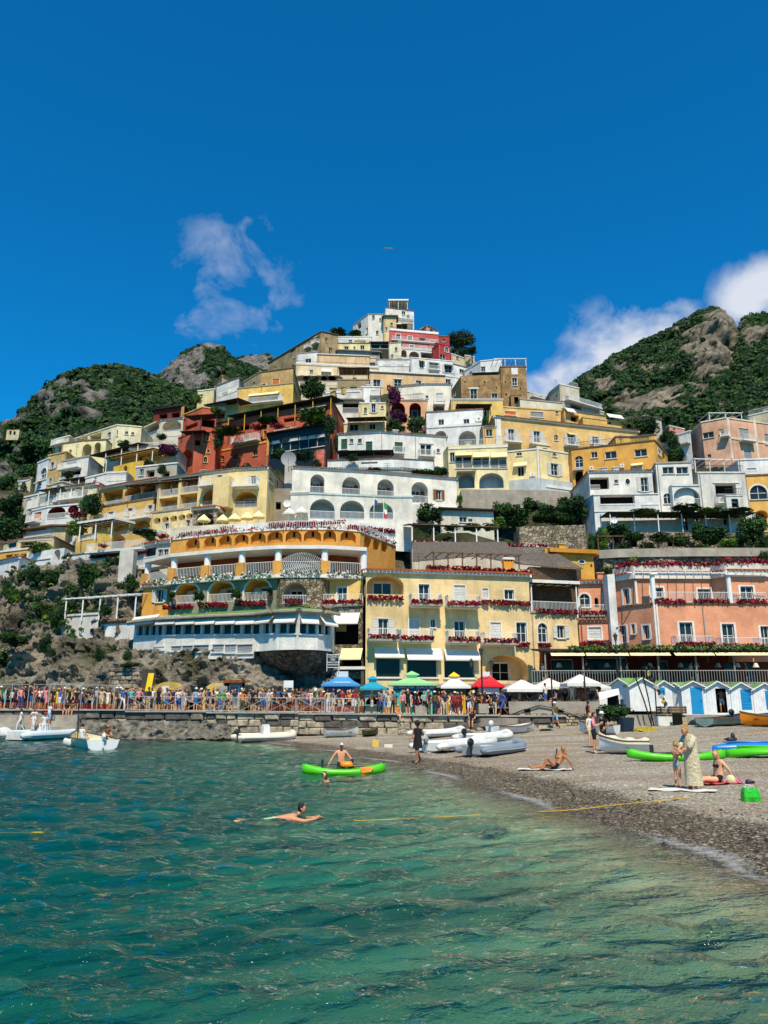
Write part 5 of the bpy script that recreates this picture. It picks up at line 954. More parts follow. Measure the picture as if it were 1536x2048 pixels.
B(Z1, 'house', 'cream loggia house left of the plaster garlands', '#d2bfa0', [(425, 158), (475, 158)], 418, 490, 'n 428 445 462 472;n 486 405 508 422', cat='house', T=6)
B(Z1, 'house', 'white house with three canopied windows beneath the coral tower', '#e1dfda', [(680, 154), (942, 156)], 415, 530, 'n 735 436 760 480;s 798 448 846 496;s 890 462 932 510;h 785 448 860 440;h 880 465 945 457;b 790 485 855 500', cat='house', T=8)
B(Z1, 'house', 'white low house with a canopied window right of the coral tower', '#dcd9d2', [(940, 156), (1075, 159)], 455, 540, 'n 980 487 1014 512', cat='house', T=7)
B(Z1, 'house', 'cream terraces descending right of the coral tower', '#d9c49e', [(930, 166), (1060, 170), (1130, 174)], 392, 460, 'n 960 405 975 425;n 1095 432 1118 446', cat='house', T=8)
B(Z1, 'house', 'beige chimneyed house at the foot of the umbrella pine', '#cdb690', [(1015, 168), (1072, 169)], 402, 460, 'v 1040 420 1050 440', cat='house', T=5)
B(Z1, 'house', 'white house with a long stair wall beneath the roof frame', '#dedcd8', [(1008, 152), (1110, 147), (1242, 146)], 425, 560, 'n 1110 470 1138 502;n 1040 500 1055 520', ref=2, cat='house', T=9)
pergola(Z1, 'white tubular roof frame on the stone tower house', 1192, 1392, 420, 480, 138, 138, 6, None, WHITE, 4, .4, solid=False, name='roof_frame', cat='frame')
TOW = mat('tower_stucco', '#a5845a', .95, .35, .9, .6, 3.5, .5)
B(Z1, 'stone_tower_house', 'square brown stone tower house with one white window high up', '#a5845a', [(1238, 135), (1394, 135)], 472, 720, 'w 1303 540 1334 588;v 1258 560 1266 572;v 1350 600 1358 612;v 1262 635 1272 648;h 1298 520 1338 480', cat='house', T=10, wm=TOW)
B(Z1, 'stone_house', 'broad brown stone house with two white windows beside the tower', '#a5845a', [(928, 143), (990, 136), (1240, 135.5)], 528, 700, 'w 1047 610 1088 668;w 1177 634 1214 682;h 1035 608 1100 600;v 1010 560 1018 570;v 1130 560 1138 572;v 1095 590 1102 600;v 1205 595 1212 606', ref=1, cat='house', T=9, wm=TOW, roof='none')
pergola(Z1, 'black glazed roof terrace on the brown stone house', 1065, 1236, 512, 560, 139, 138.5, 4, DARKW, METAL, 4, .8, name='glazed_terrace', cat='terrace')
B(Z1, 'house', 'long peach house with shuttered windows across the middle of the town', '#e4b880', [(424, 149), (892, 151)], 508, 612, 's 450 550 494 598;n 578 550 624 594;s 712 557 744 596;h 424 515 892 505;h 575 548 630 542;r 800 560 880 590', cat='house', T=8, roof='tiled')
B(Z1, 'house', 'white end house with one shuttered window right of the long peach house', '#dddad6', [(890, 151), (972, 152)], 528, 612, 'n 895 547 926 576', cat='house', T=7)
B(Z1, 'house', 'brown rendered house with a low dark opening beside the parasol terrace', '#a08a68', [(230, 143), (426, 143)], 552, 640, 'n 308 595 350 620', cat='house', T=6)
pergola(Z1, 'brown screened roof terrace with striped cloth above the brown house', 240, 420, 478, 552, 144, 144, 4, WOOD, WOOD, 3, .2, name='screened_terrace', cat='terrace')
B(Z1, 'house', 'long cream house with one awning behind the screened terrace', '#e5cfa4', [(-25, 151), (482, 153)], 458, 530, 't 130 484 192 512;n 60 490 80 510;h -25 465 482 456', cat='house', T=7)
B(Z1, 'terrace_house', 'cream terrace with a white rail under a row of small parasols', '#d8c8a4', [(-40, 146), (235, 146)], 560, 625, 'r -30 560 232 588;v 180 600 228 618', cat='house', T=6, roof='flat', cap=.12)
for i, x in enumerate((18, 66, 122, 176, 218)):
 c = P(*Z1(x, 535), 147); rt_ = empty('parasol', (c.x, c.y, c.z - 2.2), 'small white parasol on the cream terrace, ' + ['leftmost', 'second from left', 'middle one', 'fourth from left', 'rightmost'][i] + ' of five', 'parasol', 'parasols on the cream upper terrace')
 q = MB(); q.bar((0, 0, 0), (0, 0, 2.3), .04); q.build('pole', RAILW, rt_, loc=(0, 0, 0)); q = MB(); q.bar((0, 0, 1.9), (0, 0, 2.6), 1.6, 0, 10, .05); q.build('canopy', FABW, rt_, loc=(0, 0, 0))
B(Z1, 'house', 'dark-roofed white balustrade house below the brown rendered house', '#d6d2c8', [(140, 131), (378, 130)], 622, 690, 'h 145 632 370 620', cat='house', T=7, roof='flat')
B(Z1, 'house', 'ochre house corner with a yellow stripe beside the red hotel gable', '#cfae5c', [(186, 124), (214, 123)], 630, 900, '', cat='house', T=5)
# ================================================================ yellow balconied hotel on the left
HY = '#e6cb88'
B(Y2, 'balcony_hotel', 'left wing of the yellow balconied hotel with arched loggias', '#dcae50', [(72, 98), (225, 96), (450, 93.5)], 195, 325, 'qr 86 206 216 316;ar 228 176 345 274;ar 356 152 450 256', ref=0, cat='hotel', T=6, ins='#d19a33', roof='tile')
B(Y2, 'balcony_hotel', 'lower left storeys of the yellow hotel with white balcony rails', '#dcae50', [(18, 97.4), (412, 92.4)], 320, 540, 's 122 345 156 388;s 252 320 286 368;s 387 300 416 345;b 24 382 142 425;b 150 362 276 418;b 286 342 412 398;ar 155 428 265 508;ar 288 408 402 494', ref=0, cat='hotel', T=5, ins='#d19a33', proj=.8, gnd=False)
B(Y2, 'balcony_hotel', 'middle bay of the yellow hotel with four square balconies', HY, [(448, 92.5), (742, 90)], 135, 365, 'qr 470 122 590 240;qr 610 102 725 216;qr 460 252 582 350;qr 600 226 714 332', ref=0, cat='hotel', T=6, ins='#dcb765', roof='tiled')
B(Y2, 'balcony_hotel', 'scalloped pale yellow storey with umbrellas below the four balconies', HY, [(415, 91.8), (690, 89.4)], 352, 470, 's 498 420 528 465;s 642 398 672 445;' + ';'.join(f'e {x} {385 - (x - 430) * .14} {x + 46} {425 - (x - 430) * .14}' for x in (425, 480, 535, 590, 640)), ref=0, cat='hotel', T=4, gnd=False)
B(Y2, 'balcony_hotel', 'tall right block of the yellow hotel with two shuttered doors and corner arches', HY, [(740, 89.6), (960, 88), (1182, 87.4), (1312, 97)], 68, 345, '''s 850 100 884 142;b 756 142 852 188;aDr 752 202 850 322;s 1074 106 1108 168;b 968 142 1132 192;aDr 966 212 1116 318;n 1192 108 1218 150;j 858 330 962 130''', ref=1, cat='hotel', T=8, roof='tiled', ins='#dca93c', proj=1.2)
B(Y2, 'stone_arch', 'small stone arch porch on the hotel umbrella terrace', '#9c9080', [(682, 87), (846, 86)], 335, 440, 'aT 706 352 826 440', cat='porch', T=3, roof='tile', wm=RUB, gnd=False)
B(Y2, 'umbrella_terrace', 'cream terrace wall with flowers under the row of white parasols', '#e0d3b0', [(400, 86), (860, 83), (1480, 83.5)], 428, 500, 'F 600 500 860 472;F 870 480 1480 440', ref=1, cat='terrace', T=6, roof='none', down=3, gnd=False)
for i, (x, y, D) in enumerate(((760, 384, 85), (888, 384, 85), (966, 376, 85), (1050, 368, 85), (1126, 360, 85), (1330, 340, 84), (1414, 332, 84), (575, 445, 87.5), (610, 440, 87.5))):
 fold = i > 6; c = P(*Y2(x, y), D); m = ppm(*Y2(x, y), D) * Y2.k; rt_ = empty('parasol', (c.x, c.y, c.z - 2.1), ['cream parasol in front of the stone arch porch', 'cream parasol just right of the stone arch porch', 'cream parasol second right of the stone arch porch', 'cream parasol left of the corner arch foot', 'cream parasol under the hotel corner arch', 'cream parasol left of the villa arcade', 'cream parasol nearest the villa arcade wall', 'folded white parasol left on the scalloped terrace', 'folded white parasol right on the scalloped terrace'][i], 'parasol', 'parasols on the hotel terrace')
 q = MB(); q.bar((0, 0, 0), (0, 0, 2.35), .045, 0, 6); q.build('pole', RAILW, rt_, loc=(0, 0, 0)); q = MB()
 if fold: q.tube([(0, 0, .7), (0, 0, 1.1), (0, 0, 2.4)], [.28, .2, .04], 0, 8)
 else:
  r_ = 46 * m; n = 8
  for k in range(n):
   a0, a1 = 2 * math.pi * k / n, 2 * math.pi * (k + 1) / n; p0 = (r_ * math.cos(a0), r_ * math.sin(a0), 1.8); p1 = (r_ * math.cos(a1), r_ * math.sin(a1), 1.8)
   q.add([(0, 0, 2.5), p0, p1, (p0[0], p0[1], 1.62), (p1[0], p1[1], 1.62)], ((0, 1, 2), (1, 3, 4, 2)))
 q.build('canopy', FABW if i > 4 else FABY, rt_, loc=(0, 0, 0))
pergola(Y2, 'long grey reed fence roof along the top of the yellow balconied hotel', 240, 960, 172, 215, 93.5, 89, 3, TILED, WOOD, 8, .4, name='reed_roof', cat='roof')
q_ = B(Y2, 'satellite_house', 'grey block carrying a big dish between yellow hotel and white villa', '#b9b3a8', [(1300, 95), (1370, 95)], 20, 130, '', cat='house', T=4, roof='none')
B(Y2, 'stair', 'grey stepped wall descending between the yellow hotel and the villa', '#8f877b', [(1200, 91), (1345, 91)], 190, 350, 'v 1240 280 1275 330', cat='wall', T=4, roof='none', gnd=False)
for i, (cx_, x, y, r_, D) in enumerate(((Z3, 1090, 730, 56, 93), (Y2, 1318, 292, 26, 88.5), (Z6, 408, 955, 24, 86.5))):
 c = P(*cx_(x, y), D); r_ = r_ * cx_.k * ppm(*cx_(x, y), D); rt_ = empty('satellite_dish', c, ['big grey satellite dish above the white villa roof', 'white satellite dish by the stair beside the villa', 'small satellite dish on the vine pergola house'][i], 'satellite dish')
 q = MB(); secs = []
 for k in range(5):
  rr = r_ * k / 4; secs.append([Vector((rr * math.cos(t), -.25 * r_ + .25 * r_ * (k / 4) ** 2 * -1, rr * math.sin(t))) for t in [2 * math.pi * j / 16 for j in range(16)]])
 q.ring(secs, 0, True, False); q.build('dish', GREYP if i == 0 else WHITE, rt_, loc=(0, 0, 0)); q = MB(); q.bar((0, .1, -r_ * 1.6), (0, 0, 0), .05); q.bar((0, -.2, -r_), (0, -r_ * .9, 0), .02); q.build('mast', METAL, rt_, loc=(0, 0, 0))
# ================================================================ terraced houses, far left
B(Z2, 'house', 'pale yellow villa with a colonnaded terrace under the green mountain', '#e8dcb0', [(545, 128), (850, 121), (1030, 122)], 125, 260, 'q 560 190 640 240;q 655 175 740 228;nA 786 160 812 205;nA 846 145 862 190;nA 915 155 938 178;nA 960 160 982 182', ref=2, cat='house', T=8)
B(Z2, 'house', 'pale yellow lower front with two arched porches under the colonnade', '#ecdca0', [(450, 121), (600, 119.5), (770, 119)], 225, 380, 'ax 602 250 668 350;ax 690 238 735 335;nA 504 288 524 322;v 505 225 520 240', ref=1, cat='house', T=6, ins='#d9c99b')
B(Z2, 'house', 'cream terrace house with blue awnings on the left ridge', '#e2d5b0', [(395, 124), (500, 122)], 218, 330, 'b 405 245 490 262;v 430 262 470 310;n 440 285 462 310', cat='house', T=6)
B(Z2, 'house', 'tall tan stone house with two white windows on the left ridge', '#cdb27c', [(340, 117), (470, 115)], 335, 590, 's 372 382 398 430;s 360 498 380 545;n 340 320 352 330', cat='house', T=7, wm=mat('tan_brick', '#c7a871', .95, .3, 2., .4, 8., .4))
B(Z2, 'house', 'white narrow house with a wide arched window left of the stone house', '#e2e2e2', [(265, 119), (345, 116.5)], 388, 590, 'A 298 425 342 495;n 282 532 302 560;h 270 520 340 510', cat='house', T=6)
B(Z2, 'house', 'small cream turret house in the trees at the far left', '#d8cba2', [(132, 125), (220, 124)], 515, 640, 'nA 165 535 178 575;nA 180 535 192 575;h 132 520 220 510', cat='house', T=5, roof='tiled')
B(Z2, 'ruin', 'roofless stone ruin with two openings on the mountain slope', '#cbbb94', [(48, 344), (140, 344)], 145, 190, 'vA 68 150 84 180;vA 98 155 114 182', cat='ruin', T=8, roof='none', down=2)
B(Z2, 'house', 'white terrace house with deep dark balconies below the stone house', '#d9d6cc', [(450, 113), (640, 110.5)], 375, 520, 'v 470 440 590 480;b 455 400 600 440;v 480 372 560 395;b 460 520 600 545', cat='house', T=6)
pergola(Z2, 'brown awning terrace below the tall stone house', 440, 640, 515, 560, 109, 107, 3, WOOD, RAILW, 4, .5, name='awning_roof', cat='awning')
pergola(Z2, 'dark sloping awning in front of the arched porches', 655, 1000, 335, 400, 115, 109, 4, DARKW, RAILW, 4, .6, name='awning_roof', cat='awning')
pergola(Z2, 'pale flat awning terrace above the bright yellow wall', 770, 1110, 350, 440, 111, 106.5, 4, mat('pale_canvas', '#cdb892', .9, .1), RAILW, 4, .5, name='awning_roof', cat='awning')
B(Z2, 'house', 'cream house with a long pergola under the red house', '#d5c9ae', [(770, 115), (1010, 111.5), (1290, 111)], 285, 420, 'v 800 330 900 370;v 1000 300 1100 340;b 960 270 1180 300;n 1010 330 1040 370', ref=1, cat='house', T=6)
B(Z2, 'yellow_wall', 'bright yellow stair walls with a dark arch amid the white terraces', '#e2b418', [(830, 108.5), (945, 106.5), (1050, 105.5), (1135, 106)], 385, 480, 'vA 902 408 930 465;nA 1104 345 1130 400', ref=1, cat='wall', T=4, roof='none')
B(Z2, 'house', 'white stepped terrace house left of the bright yellow wall', '#e0ddd6', [(625, 106), (780, 103.5), (920, 103)], 462, 560, 'r 780 470 920 520;n 690 490 705 510;r 630 430 800 462', ref=1, cat='house', T=6)
B(Z2, 'house', 'grey concrete terrace house right of the yellow wall', '#b9b1a2', [(990, 104), (1290, 102)], 420, 540, 'n 1020 430 1050 480;v 1070 440 1130 490;v 1180 450 1240 500', cat='house', T=5)
B(Z2, 'house', 'cream house with a tiled eave and dark balcony left of the yellow hotel', '#ddc98f', [(490, 101), (705, 99), (830, 103)], 545, 680, 'v 520 570 640 640;b 450 620 690 660;n 560 560 580 580', ref=1, cat='house', T=6, roof='tile')
B(Z2, 'house', 'long grey balcony house under a flat awning at the left', '#cdc3ae', [(165, 108), (390, 104), (590, 101)], 590, 720, 'b 240 645 420 720;v 400 600 460 650;v 480 600 560 640;n 200 620 230 650;b 430 625 590 670', ref=1, cat='house', T=6)
pergola(Z2, 'grey flat awning on thin posts over the long balcony house', 270, 600, 590, 690, 103, 99.5, 3.4, mat('grey_canvas', '#9a948a', .9, .15), RAILW, 5, .3, name='awning_roof', cat='awning')
B(Z2, 'house', 'white corner house with an orange shutter and dark arched balconies', '#dad6d0', [(232, 101), (345, 99), (580, 97.5)], 710, 835, 'o 252 748 304 795;aD 348 700 480 790;aD 500 668 575 750;r 345 755 500 795;b 232 800 300 830', ref=1, cat='house', T=6, ins='#7d2f22')
B(Z2, 'house', 'low brown-roofed balcony house above the olive terrace', '#c9b48c', [(170, 99), (390, 96.5), (480, 96.5)], 850, 935, 'v 215 858 340 890;r 115 890 380 930;s 425 815 460 860', ref=1, cat='house', T=5, roof='eave', cm=WOOD)
B(Y1, 'house', 'glazed veranda house at the lower left edge of the town', '#d9c48f', [(25, 95), (130, 93), (390, 91.5)], 292, 400, 'T 52 305 120 362;v 150 290 250 330;r 130 270 390 300;q 150 300 270 350;r 50 345 190 380', ref=1, cat='house', T=6)
B(Y1, 'house', 'yellow arched wall with white posts at the lower left edge', '#dca83a', [(-30, 92), (210, 89.5)], 385, 470, 'q 40 400 90 450;q 100 395 135 445;q 148 392 200 440', cat='house', T=5, ins='#d8a02c')
B(Y1, 'house', 'white stepped stair wall with a rounded pavilion left of the cliff', '#e0ddd8', [(195, 88), (370, 86), (468, 85)], 350, 455, 'aD 395 360 440 440;h 195 440 370 430', ref=2, cat='wall', T=4, roof='none')
B(Y1, 'terrace_house', 'white terrace with red-flowered railing above the cliff', '#d9d3c6', [(468, 86), (700, 83.5), (1085, 81)], 345, 440, 'aD 590 318 720 390;b 670 320 1085 385;F 670 405 1085 378', ref=2, cat='terrace', T=5, roof='flat', cap=.12)
B(Y1, 'porch_house', 'white-columned porch with a yellow parapet at the foot of the yellow hotel', '#d9b049', [(560, 92), (725, 89.8), (830, 89)], 235, 300, 'q 610 190 715 240;q 740 180 800 235;r 585 245 715 292', ref=1, cat='porch', T=4, roof='none', gnd=False)
pergola(Y1, 'white flat porch roof on round columns beside the yellow hotel', 575, 815, 175, 285, 90.5, 88, 3.4, TRIM, WHITE, 3, .1, name='porch_canopy', cat='canopy', thick=.25)
B(Y1, 'house', 'white cliff-edge house with a dark cellar at the far left', '#dcdad6', [(-60, 88), (130, 84)], 470, 590, 'v 0 600 50 640;h 60 480 75 590', cat='house', T=5, roof='tiled')
B(Y1, 'white_pylon', 'leaning white concrete chute down the planted cliff', '#c9c4b8', [(868, 77), (970, 77)], 365, 615, '', cat='wall', T=1.2, roof='none', gnd=False, down=0)
B(Y1, 'glass_room', 'small white glazed room between cliff terrace and orange hotel', '#d5cfc3', [(1050, 81), (1150, 79.5), (1250, 79)], 318, 470, 'T 1060 345 1140 415;n 1152 360 1190 418;n 1195 358 1232 412;b 1015 450 1240 510', ref=1, cat='house', T=4, roof='tile')
# cliff houses
B(Y1, 'stone_cottage', 'stone cottage with pale blue doors on the cliff path', '#8f8676', [(455, 76.5), (710, 74)], 880, 1030, 'v 565 915 590 1010;g 592 910 612 1015;c 640 925 685 1025;n 492 950 515 1000', cat='cottage', T=5, wm=RUB, roof='flat')
B(Y1, 'cottage', 'white cottage with a brown door on the cliff path', '#dcdad4', [(705, 73.5), (880, 72), (985, 71.5)], 895, 1055, 'd 735 960 768 1035;n 705 985 725 1005;n 720 910 735 940', ref=1, cat='cottage', T=5, roof='tiled')
pergola(Y1, 'white slatted pergola terrace on the cliff', 470, 990, 720, 860, 74.5, 71, 4, None, WHITE, 5, .5, solid=False, name='slatted_pergola')
cp_ = B(Y1, 'cliff_terrace', 'white railed terrace below the slatted pergola', '#d0cbc0', [(455, 75), (720, 73)], 850, 905, 'r 525 815 715 850', cat='terrace', T=5, roof='flat', gnd=False)
# ================================================================ hillside under the town, cliff, quay
GP = np.array(GROUND)
hx = np.arange(-110, 122, 2.); hy = np.concatenate([np.arange(66, 140, 1.6), np.arange(140, 240, 3.)]); HX, HY_ = np.meshgrid(hx, hy, indexing='ij'); q2 = np.stack([HX.ravel(), HY_.ravel()], -1)
d2 = ((q2[:, None, :] - GP[None, :, :2]) ** 2).sum(-1); idx = np.argpartition(d2, 7, 1)[:, :7]; dd = np.take_along_axis(d2, idx, 1); w = 1 / (dd + .6) ** 1.5; HZm = (GP[idx, 2] * w).sum(1) / w.sum(1)
near = np.sqrt(dd.min(1)); HZm = HZm - np.clip(near - 6, 0, 60) * .75 - .6; HZm = np.where((q2[:, 0] < -12) & (q2[:, 1] < 84), -4, np.maximum(HZm, -4))
hp = np.stack([q2[:, 0], q2[:, 1], HZm], -1); nz = vnoise(hp, .35, 4, 3.); hp[:, 2] += nz * .5
for g, zv_, zt_, T_d in FRONTS:
 rx, ry = hp[:, 0] - g.a.x, hp[:, 1] - g.a.y; u = rx * g.t.x + ry * g.t.y; o_ = rx * g.n.x + ry * g.n.y; k = (u > -2.2) & (u < g.L + 2.2)
 k1 = k & (o_ > -1.6) & (o_ < 4.5); hp[k1, 2] = np.minimum(hp[k1, 2], zv_ - 1.2); k2 = k & (o_ <= -1.6) & (o_ > -T_d); hp[k2, 2] = np.minimum(hp[k2, 2], zt_ - 2)
me = npmesh('hillside', hp, grid_faces(len(hx), len(hy)), veg_material('hillside', '#8d8270', '#4b4438', '#354a22', '#1a2a12')); attr(me, 'veg', np.clip(.55 + nz * 1.6, 0, 1)); link('hillside', me)
r_ = np.random.default_rng(8); k = r_.choice(len(hp), 2600); pp = hp[k] + r_.uniform(-1, 1, (2600, 3)) * (1, .8, .1); woods('undergrowth', pp, r_.uniform(.4, .9, 2600), 'green undergrowth in the gaps between the houses')
def rockmat(name, c, c2, sc=.8):
 m = mat(name, c, .95, .3, sc, 1., 2.2, 0, .15, c2=c2, c2scale=sc); return m
ROCK = rockmat('cliff_rock', '#b3a892', '#5a5144', .9)
def cliff(name, cols, label, nx, ny, amp, seed, m, sc=.35):
 """cols: (x, ytop, ybottom, Dtop, Dbottom) columns of a rock face"""
 X_ = [c[0] for c in cols]; xs_ = np.linspace(X_[0], X_[-1], nx); I = lambda k: np.interp(xs_, X_, [c[k] for c in cols]); yt, yb, Dt, Db = I(1), I(2), I(3), I(4); pts = np.empty((nx, ny, 3))
 for i in range(nx):
  for j in range(ny):
   t_ = j / (ny - 1); pts[i, j] = P(xs_[i], yt[i] + (yb[i] - yt[i]) * t_, Dt[i] + (Db[i] - Dt[i]) * t_)
 f = pts.reshape(-1, 3); a = vnoise(f, sc, 5, seed, True) - 1.1; b = vnoise(f, sc * 3.2, 4, seed + 5); c = np.array([noise.cell(Vector(p) * sc * 2.4) for p in f])
 f[:, 1] -= amp * (a * .8 + b * .35 + c * .22); f[:, 2] += amp * (b * .18 + c * .1)
 me = npmesh(name, f, grid_faces(nx, ny)[:, ::-1], m); veg = np.clip(vnoise(f, .22, 3, seed + 2) * 2. - .1, 0, 1); attr(me, 'veg', veg); o = link(name, me); o['label'] = label; return f, veg
CLM = veg_material('cliff_face', '#b9b09d', '#47413a', '#3f5424', '#233214')
f, veg = cliff('cliff', [(-160, 1160, 1400, 90, 70), (0, 1150, 1402, 86, 68), (120, 1125, 1404, 82, 66.5), (250, 1118, 1404, 80, 65), (330, 1160, 1405, 78, 64)], 'planted rock cliff under the left terraces', 190, 120, 1.9, 2.2, CLM, .3)
ii = r_.choice(len(f), 4200); ii = ii[(veg[ii] > .3) & (f[ii, 2] > 6)]; woods('cliff_plants', f[ii] + (0, -.2, .1) + r_.normal(0, .25, (len(ii), 3)), r_.uniform(.14, .42, len(ii)), 'green bushes clinging to the rock cliff', mats=[LEAF2, LEAF1, LEAF3])
cliff('rocks', [(90, 1262, 1404, 72, 65.5), (200, 1288, 1405, 69, 64.5), (250, 1298, 1405, 68, 64), (400, 1302, 1406, 64.8, 62), (500, 1306, 1406, 63.6, 61.2), (560, 1300, 1407, 66, 61), (640, 1300, 1407, 67.5, 61), (690, 1330, 1407, 67, 62.5)], 'bare rock foot of the cliff behind the crowd', 230, 80, 1.35, 6.1, veg_material('rock_face', '#c9bfac', '#4a443b', '#75725a', '#4a4838'), .38)
# ---- promenade and quay
def prom_z(X): return float(np.interp(X, [-34, 8, 30], [2.02, 1.58, 1.5]))
QE = [(-70, 62.6), (-33, 60.6), (-19, 59), (-12.8, 58), (-6, 56.8), (1, 55.8), (8, 55), (12.5, 54.8)]     # edge of the quay in plan
q = MB()
for (x0, y0), (x1, y1) in zip(QE, QE[1:]): q.quad((x0, y0, prom_z(x0)), (x1, y1, prom_z(x1)), (x1, y1 + 13, prom_z(x1)), (x0, y0 + 13, prom_z(x0)))
pm = q.build('promenade', mat('paving', '#9d948a', .9, .2, 1.2, .2, 6.)); pm['kind'] = 'structure'
qw = empty('quay_wall', (-20, 62, 0), 'long weathered stone quay wall under the waiting crowd', 'wall')
BLK = [mat('quay_stone_pale', '#b0a48f', .95, .3, 2., .6, 5., c2='#6d6353', c2scale=2.), mat('quay_stone_grey', '#857c70', .95, .3, 2., .6, 5., c2='#4a443c', c2scale=2.), mat('quay_stone_dark', '#5f5a55', .95, .3, 2., .6, 5.), mat('quay_stone_wet', '#4a4436', .8, .3, 2., .6, 5., c2='#2b2a20', c2scale=2.)]
def stone_mesh(seed, m):
 rr = random.Random(seed); mb = MB(); e = .06; p = []
 for z in (0, 1):
  for x, y in ((-.5, -.5), (.5, -.5), (.5, .5), (-.5, .5)): p.append((x + rr.uniform(-e, e), y + rr.uniform(-e, e), z - .5 + rr.uniform(-e, e)))
 f = [(0, 3, 2, 1), (4, 5, 6, 7), (1, 2, 6, 5), (2, 3, 7, 6), (3, 0, 4, 7)]; c = len(p); b = .8
 for x, z in ((-.38, -.36), (.38, -.36), (.38, .36), (-.38, .36)): p.append((x + rr.uniform(-e, e), -.5 - .16, z + rr.uniform(-e, e)))
 f += [(8, 9, 10, 11), (0, 1, 9, 8), (1, 5, 10, 9), (5, 4, 11, 10), (4, 0, 8, 11)]; mb.add(p, f); return mb.mesh('stone', m)
STN = [[stone_mesh(i * 7 + j, m) for j in range(4)] for i, m in enumerate(BLK)]
def lay(parent, a, b, z0, z1, rows, wid, name='stone', pick=None, depth=.5, jog=.12):
 o0 = parent_origin(parent); s = Seg(Vector((a[0], a[1], 0)), Vector((b[0], b[1], 0))); ang = math.atan2(s.t.y, s.t.x)
 for r in range(rows):
  u = -random.uniform(0, wid * .5); hh = (z1 - z0) / rows
  while u < s.L:
   w_ = wid * random.uniform(.65, 1.4); ua, ub = max(u, 0), min(u + w_, s.L); u += w_
   if ub - ua < .12: continue
   o = bpy.data.objects.new(name, random.choice(STN[pick(r, ua) if pick else random.choice((0, 0, 1, 2))])); COL.objects.link(o); o.parent = parent
   o.location = s.at((ua + ub) / 2, z0 + hh * (r + .5), random.uniform(-jog, jog * .4)) - o0; o.scale = (ub - ua - .03, depth, hh - .03); o.rotation_euler = (0, 0, ang)
q = MB()
for (x0, y0), (x1, y1) in zip(QE, QE[1:]): q.quad((x0, y0 + .32, -2.5), (x1, y1 + .32, -2.5), (x1, y1 + .32, prom_z(x1)), (x0, y0 + .32, prom_z(x0)))
q.build('core', mat('mortar', '#6b6358', .95, .2, 2.), qw)
for (x0, y0), (x1, y1) in zip(QE[1:], QE[2:]):
 zt = (prom_z(x0) + prom_z(x1)) / 2
 if x1 < -10: lay(qw, (x0, y0), (x1, y1), -.5, zt, 4, 1.5, pick=lambda r, u: 3 if r == 0 else random.choice((0, 1, 1, 0, 2)))
 else: lay(qw, (x0, y0), (x1, y1), zt - 1.4, zt, 3, 1.05, pick=lambda r, u: (random.choice((0, 0, 2)) if r else 0))
q = MB()
for (x0, y0), (x1, y1) in zip(QE[1:], QE[2:]):
 s = Seg(Vector((x0, y0, 0)), Vector((x1, y1, 0))); q.obox(s.at(s.L / 2, (prom_z(x0) + prom_z(x1)) / 2 - .02, .1), s.t, s.n, s.L, .7, .1)
q.build('coping', CONC, qw)
# ledge of rock along the foot of the quay, landing steps at the left
cliff('quay_rocks', [(150, 1440, 1478, 58.8, 57.2), (300, 1442, 1478, 58.2, 56.4), (420, 1446, 1478, 57.4, 55), (465, 1450, 1476, 56.6, 54)], 'dark wet rock ledge at the foot of the quay', 90, 14, .55, 9.3, mat('wet_rock', '#79756a', .7, .4, 1.6, 1., 4., c2='#2b2a26', c2scale=1.6), 1.1)
st = empty('landing_steps', P(60, 1440, 58.5), 'pale stone landing steps at the left end of the quay', 'steps')
for k in range(4):
 a, b = P(-120, 1430, 60.6 - k * .55), P(160, 1430, 58.9 - k * .5); s = Seg(Vector((a.x, a.y, 0)), Vector((b.x, b.y, 0))); q = MB(); q.obox(s.at(s.L / 2, -.8, 0), s.t, s.n, s.L, .7, 2.4 - k * .4); q.build('step', CONC, st)
# ---- plants of the town
D_ = [(Z3, 1180, 625, 0, 0)]
def T_(cx, rows):
 for (x, y, rx, ry, D, kind, label) in rows: plant(cx, x, y, rx, ry, D, kind, label)
c = P(*Z1(985, 305), 172); m_ = ppm(*Z1(985, 305), 172) * Z1.k
pine = empty('pine_tree', (c.x, c.y, P(*Z1(950, 420), 172).z), 'wide dark umbrella pine on the skyline right of the pink house', 'tree')
pc = crown_mesh('crown', 77, 5200, LEAF1, .42, .05, 46, lm2=leafmat('pine_dark', '#15301a', '#0b1c0e'))
o = bpy.data.objects.new('crown', pc); COL.objects.link(o); o.parent = pine; hgt = c.z - pine.location.z; o.location = (0, 0, hgt); o.scale = (102 * m_, 70 * m_, 130 * m_)
q = MB(); q.tube([(-20 * m_, 0, -4), (-18 * m_, 0, hgt * .3), (-6 * m_, 0, hgt * .8)], [.5, .42, .3], 0, 8)
for k in range(9): an = k * .7; q.tube([(-10 * m_, 0, hgt * .45), (60 * m_ * math.cos(an), 40 * m_ * math.sin(an), hgt * .95)], [.22, .08], 0, 5)
q.build('trunk', BARK, pine, loc=(0, 0, 0))
cy = empty('cypress_tree', P(*Z1(1057, 402), 166), 'thin dark cypress right of the umbrella pine', 'tree'); q = MB()
hh = 58 * m_
co = bpy.data.objects.new('crown', CROWNS['d'][0]); COL.objects.link(co); co.parent = cy; co.location = (0, 0, hh * .55); co.scale = (1.4, 1.4, hh * .6); q.tube([(0, 0, -2), (0, 0, hh * .6)], [.2, .1], 0, 6); q.build('trunk', BARK, cy, loc=(0, 0, 0))
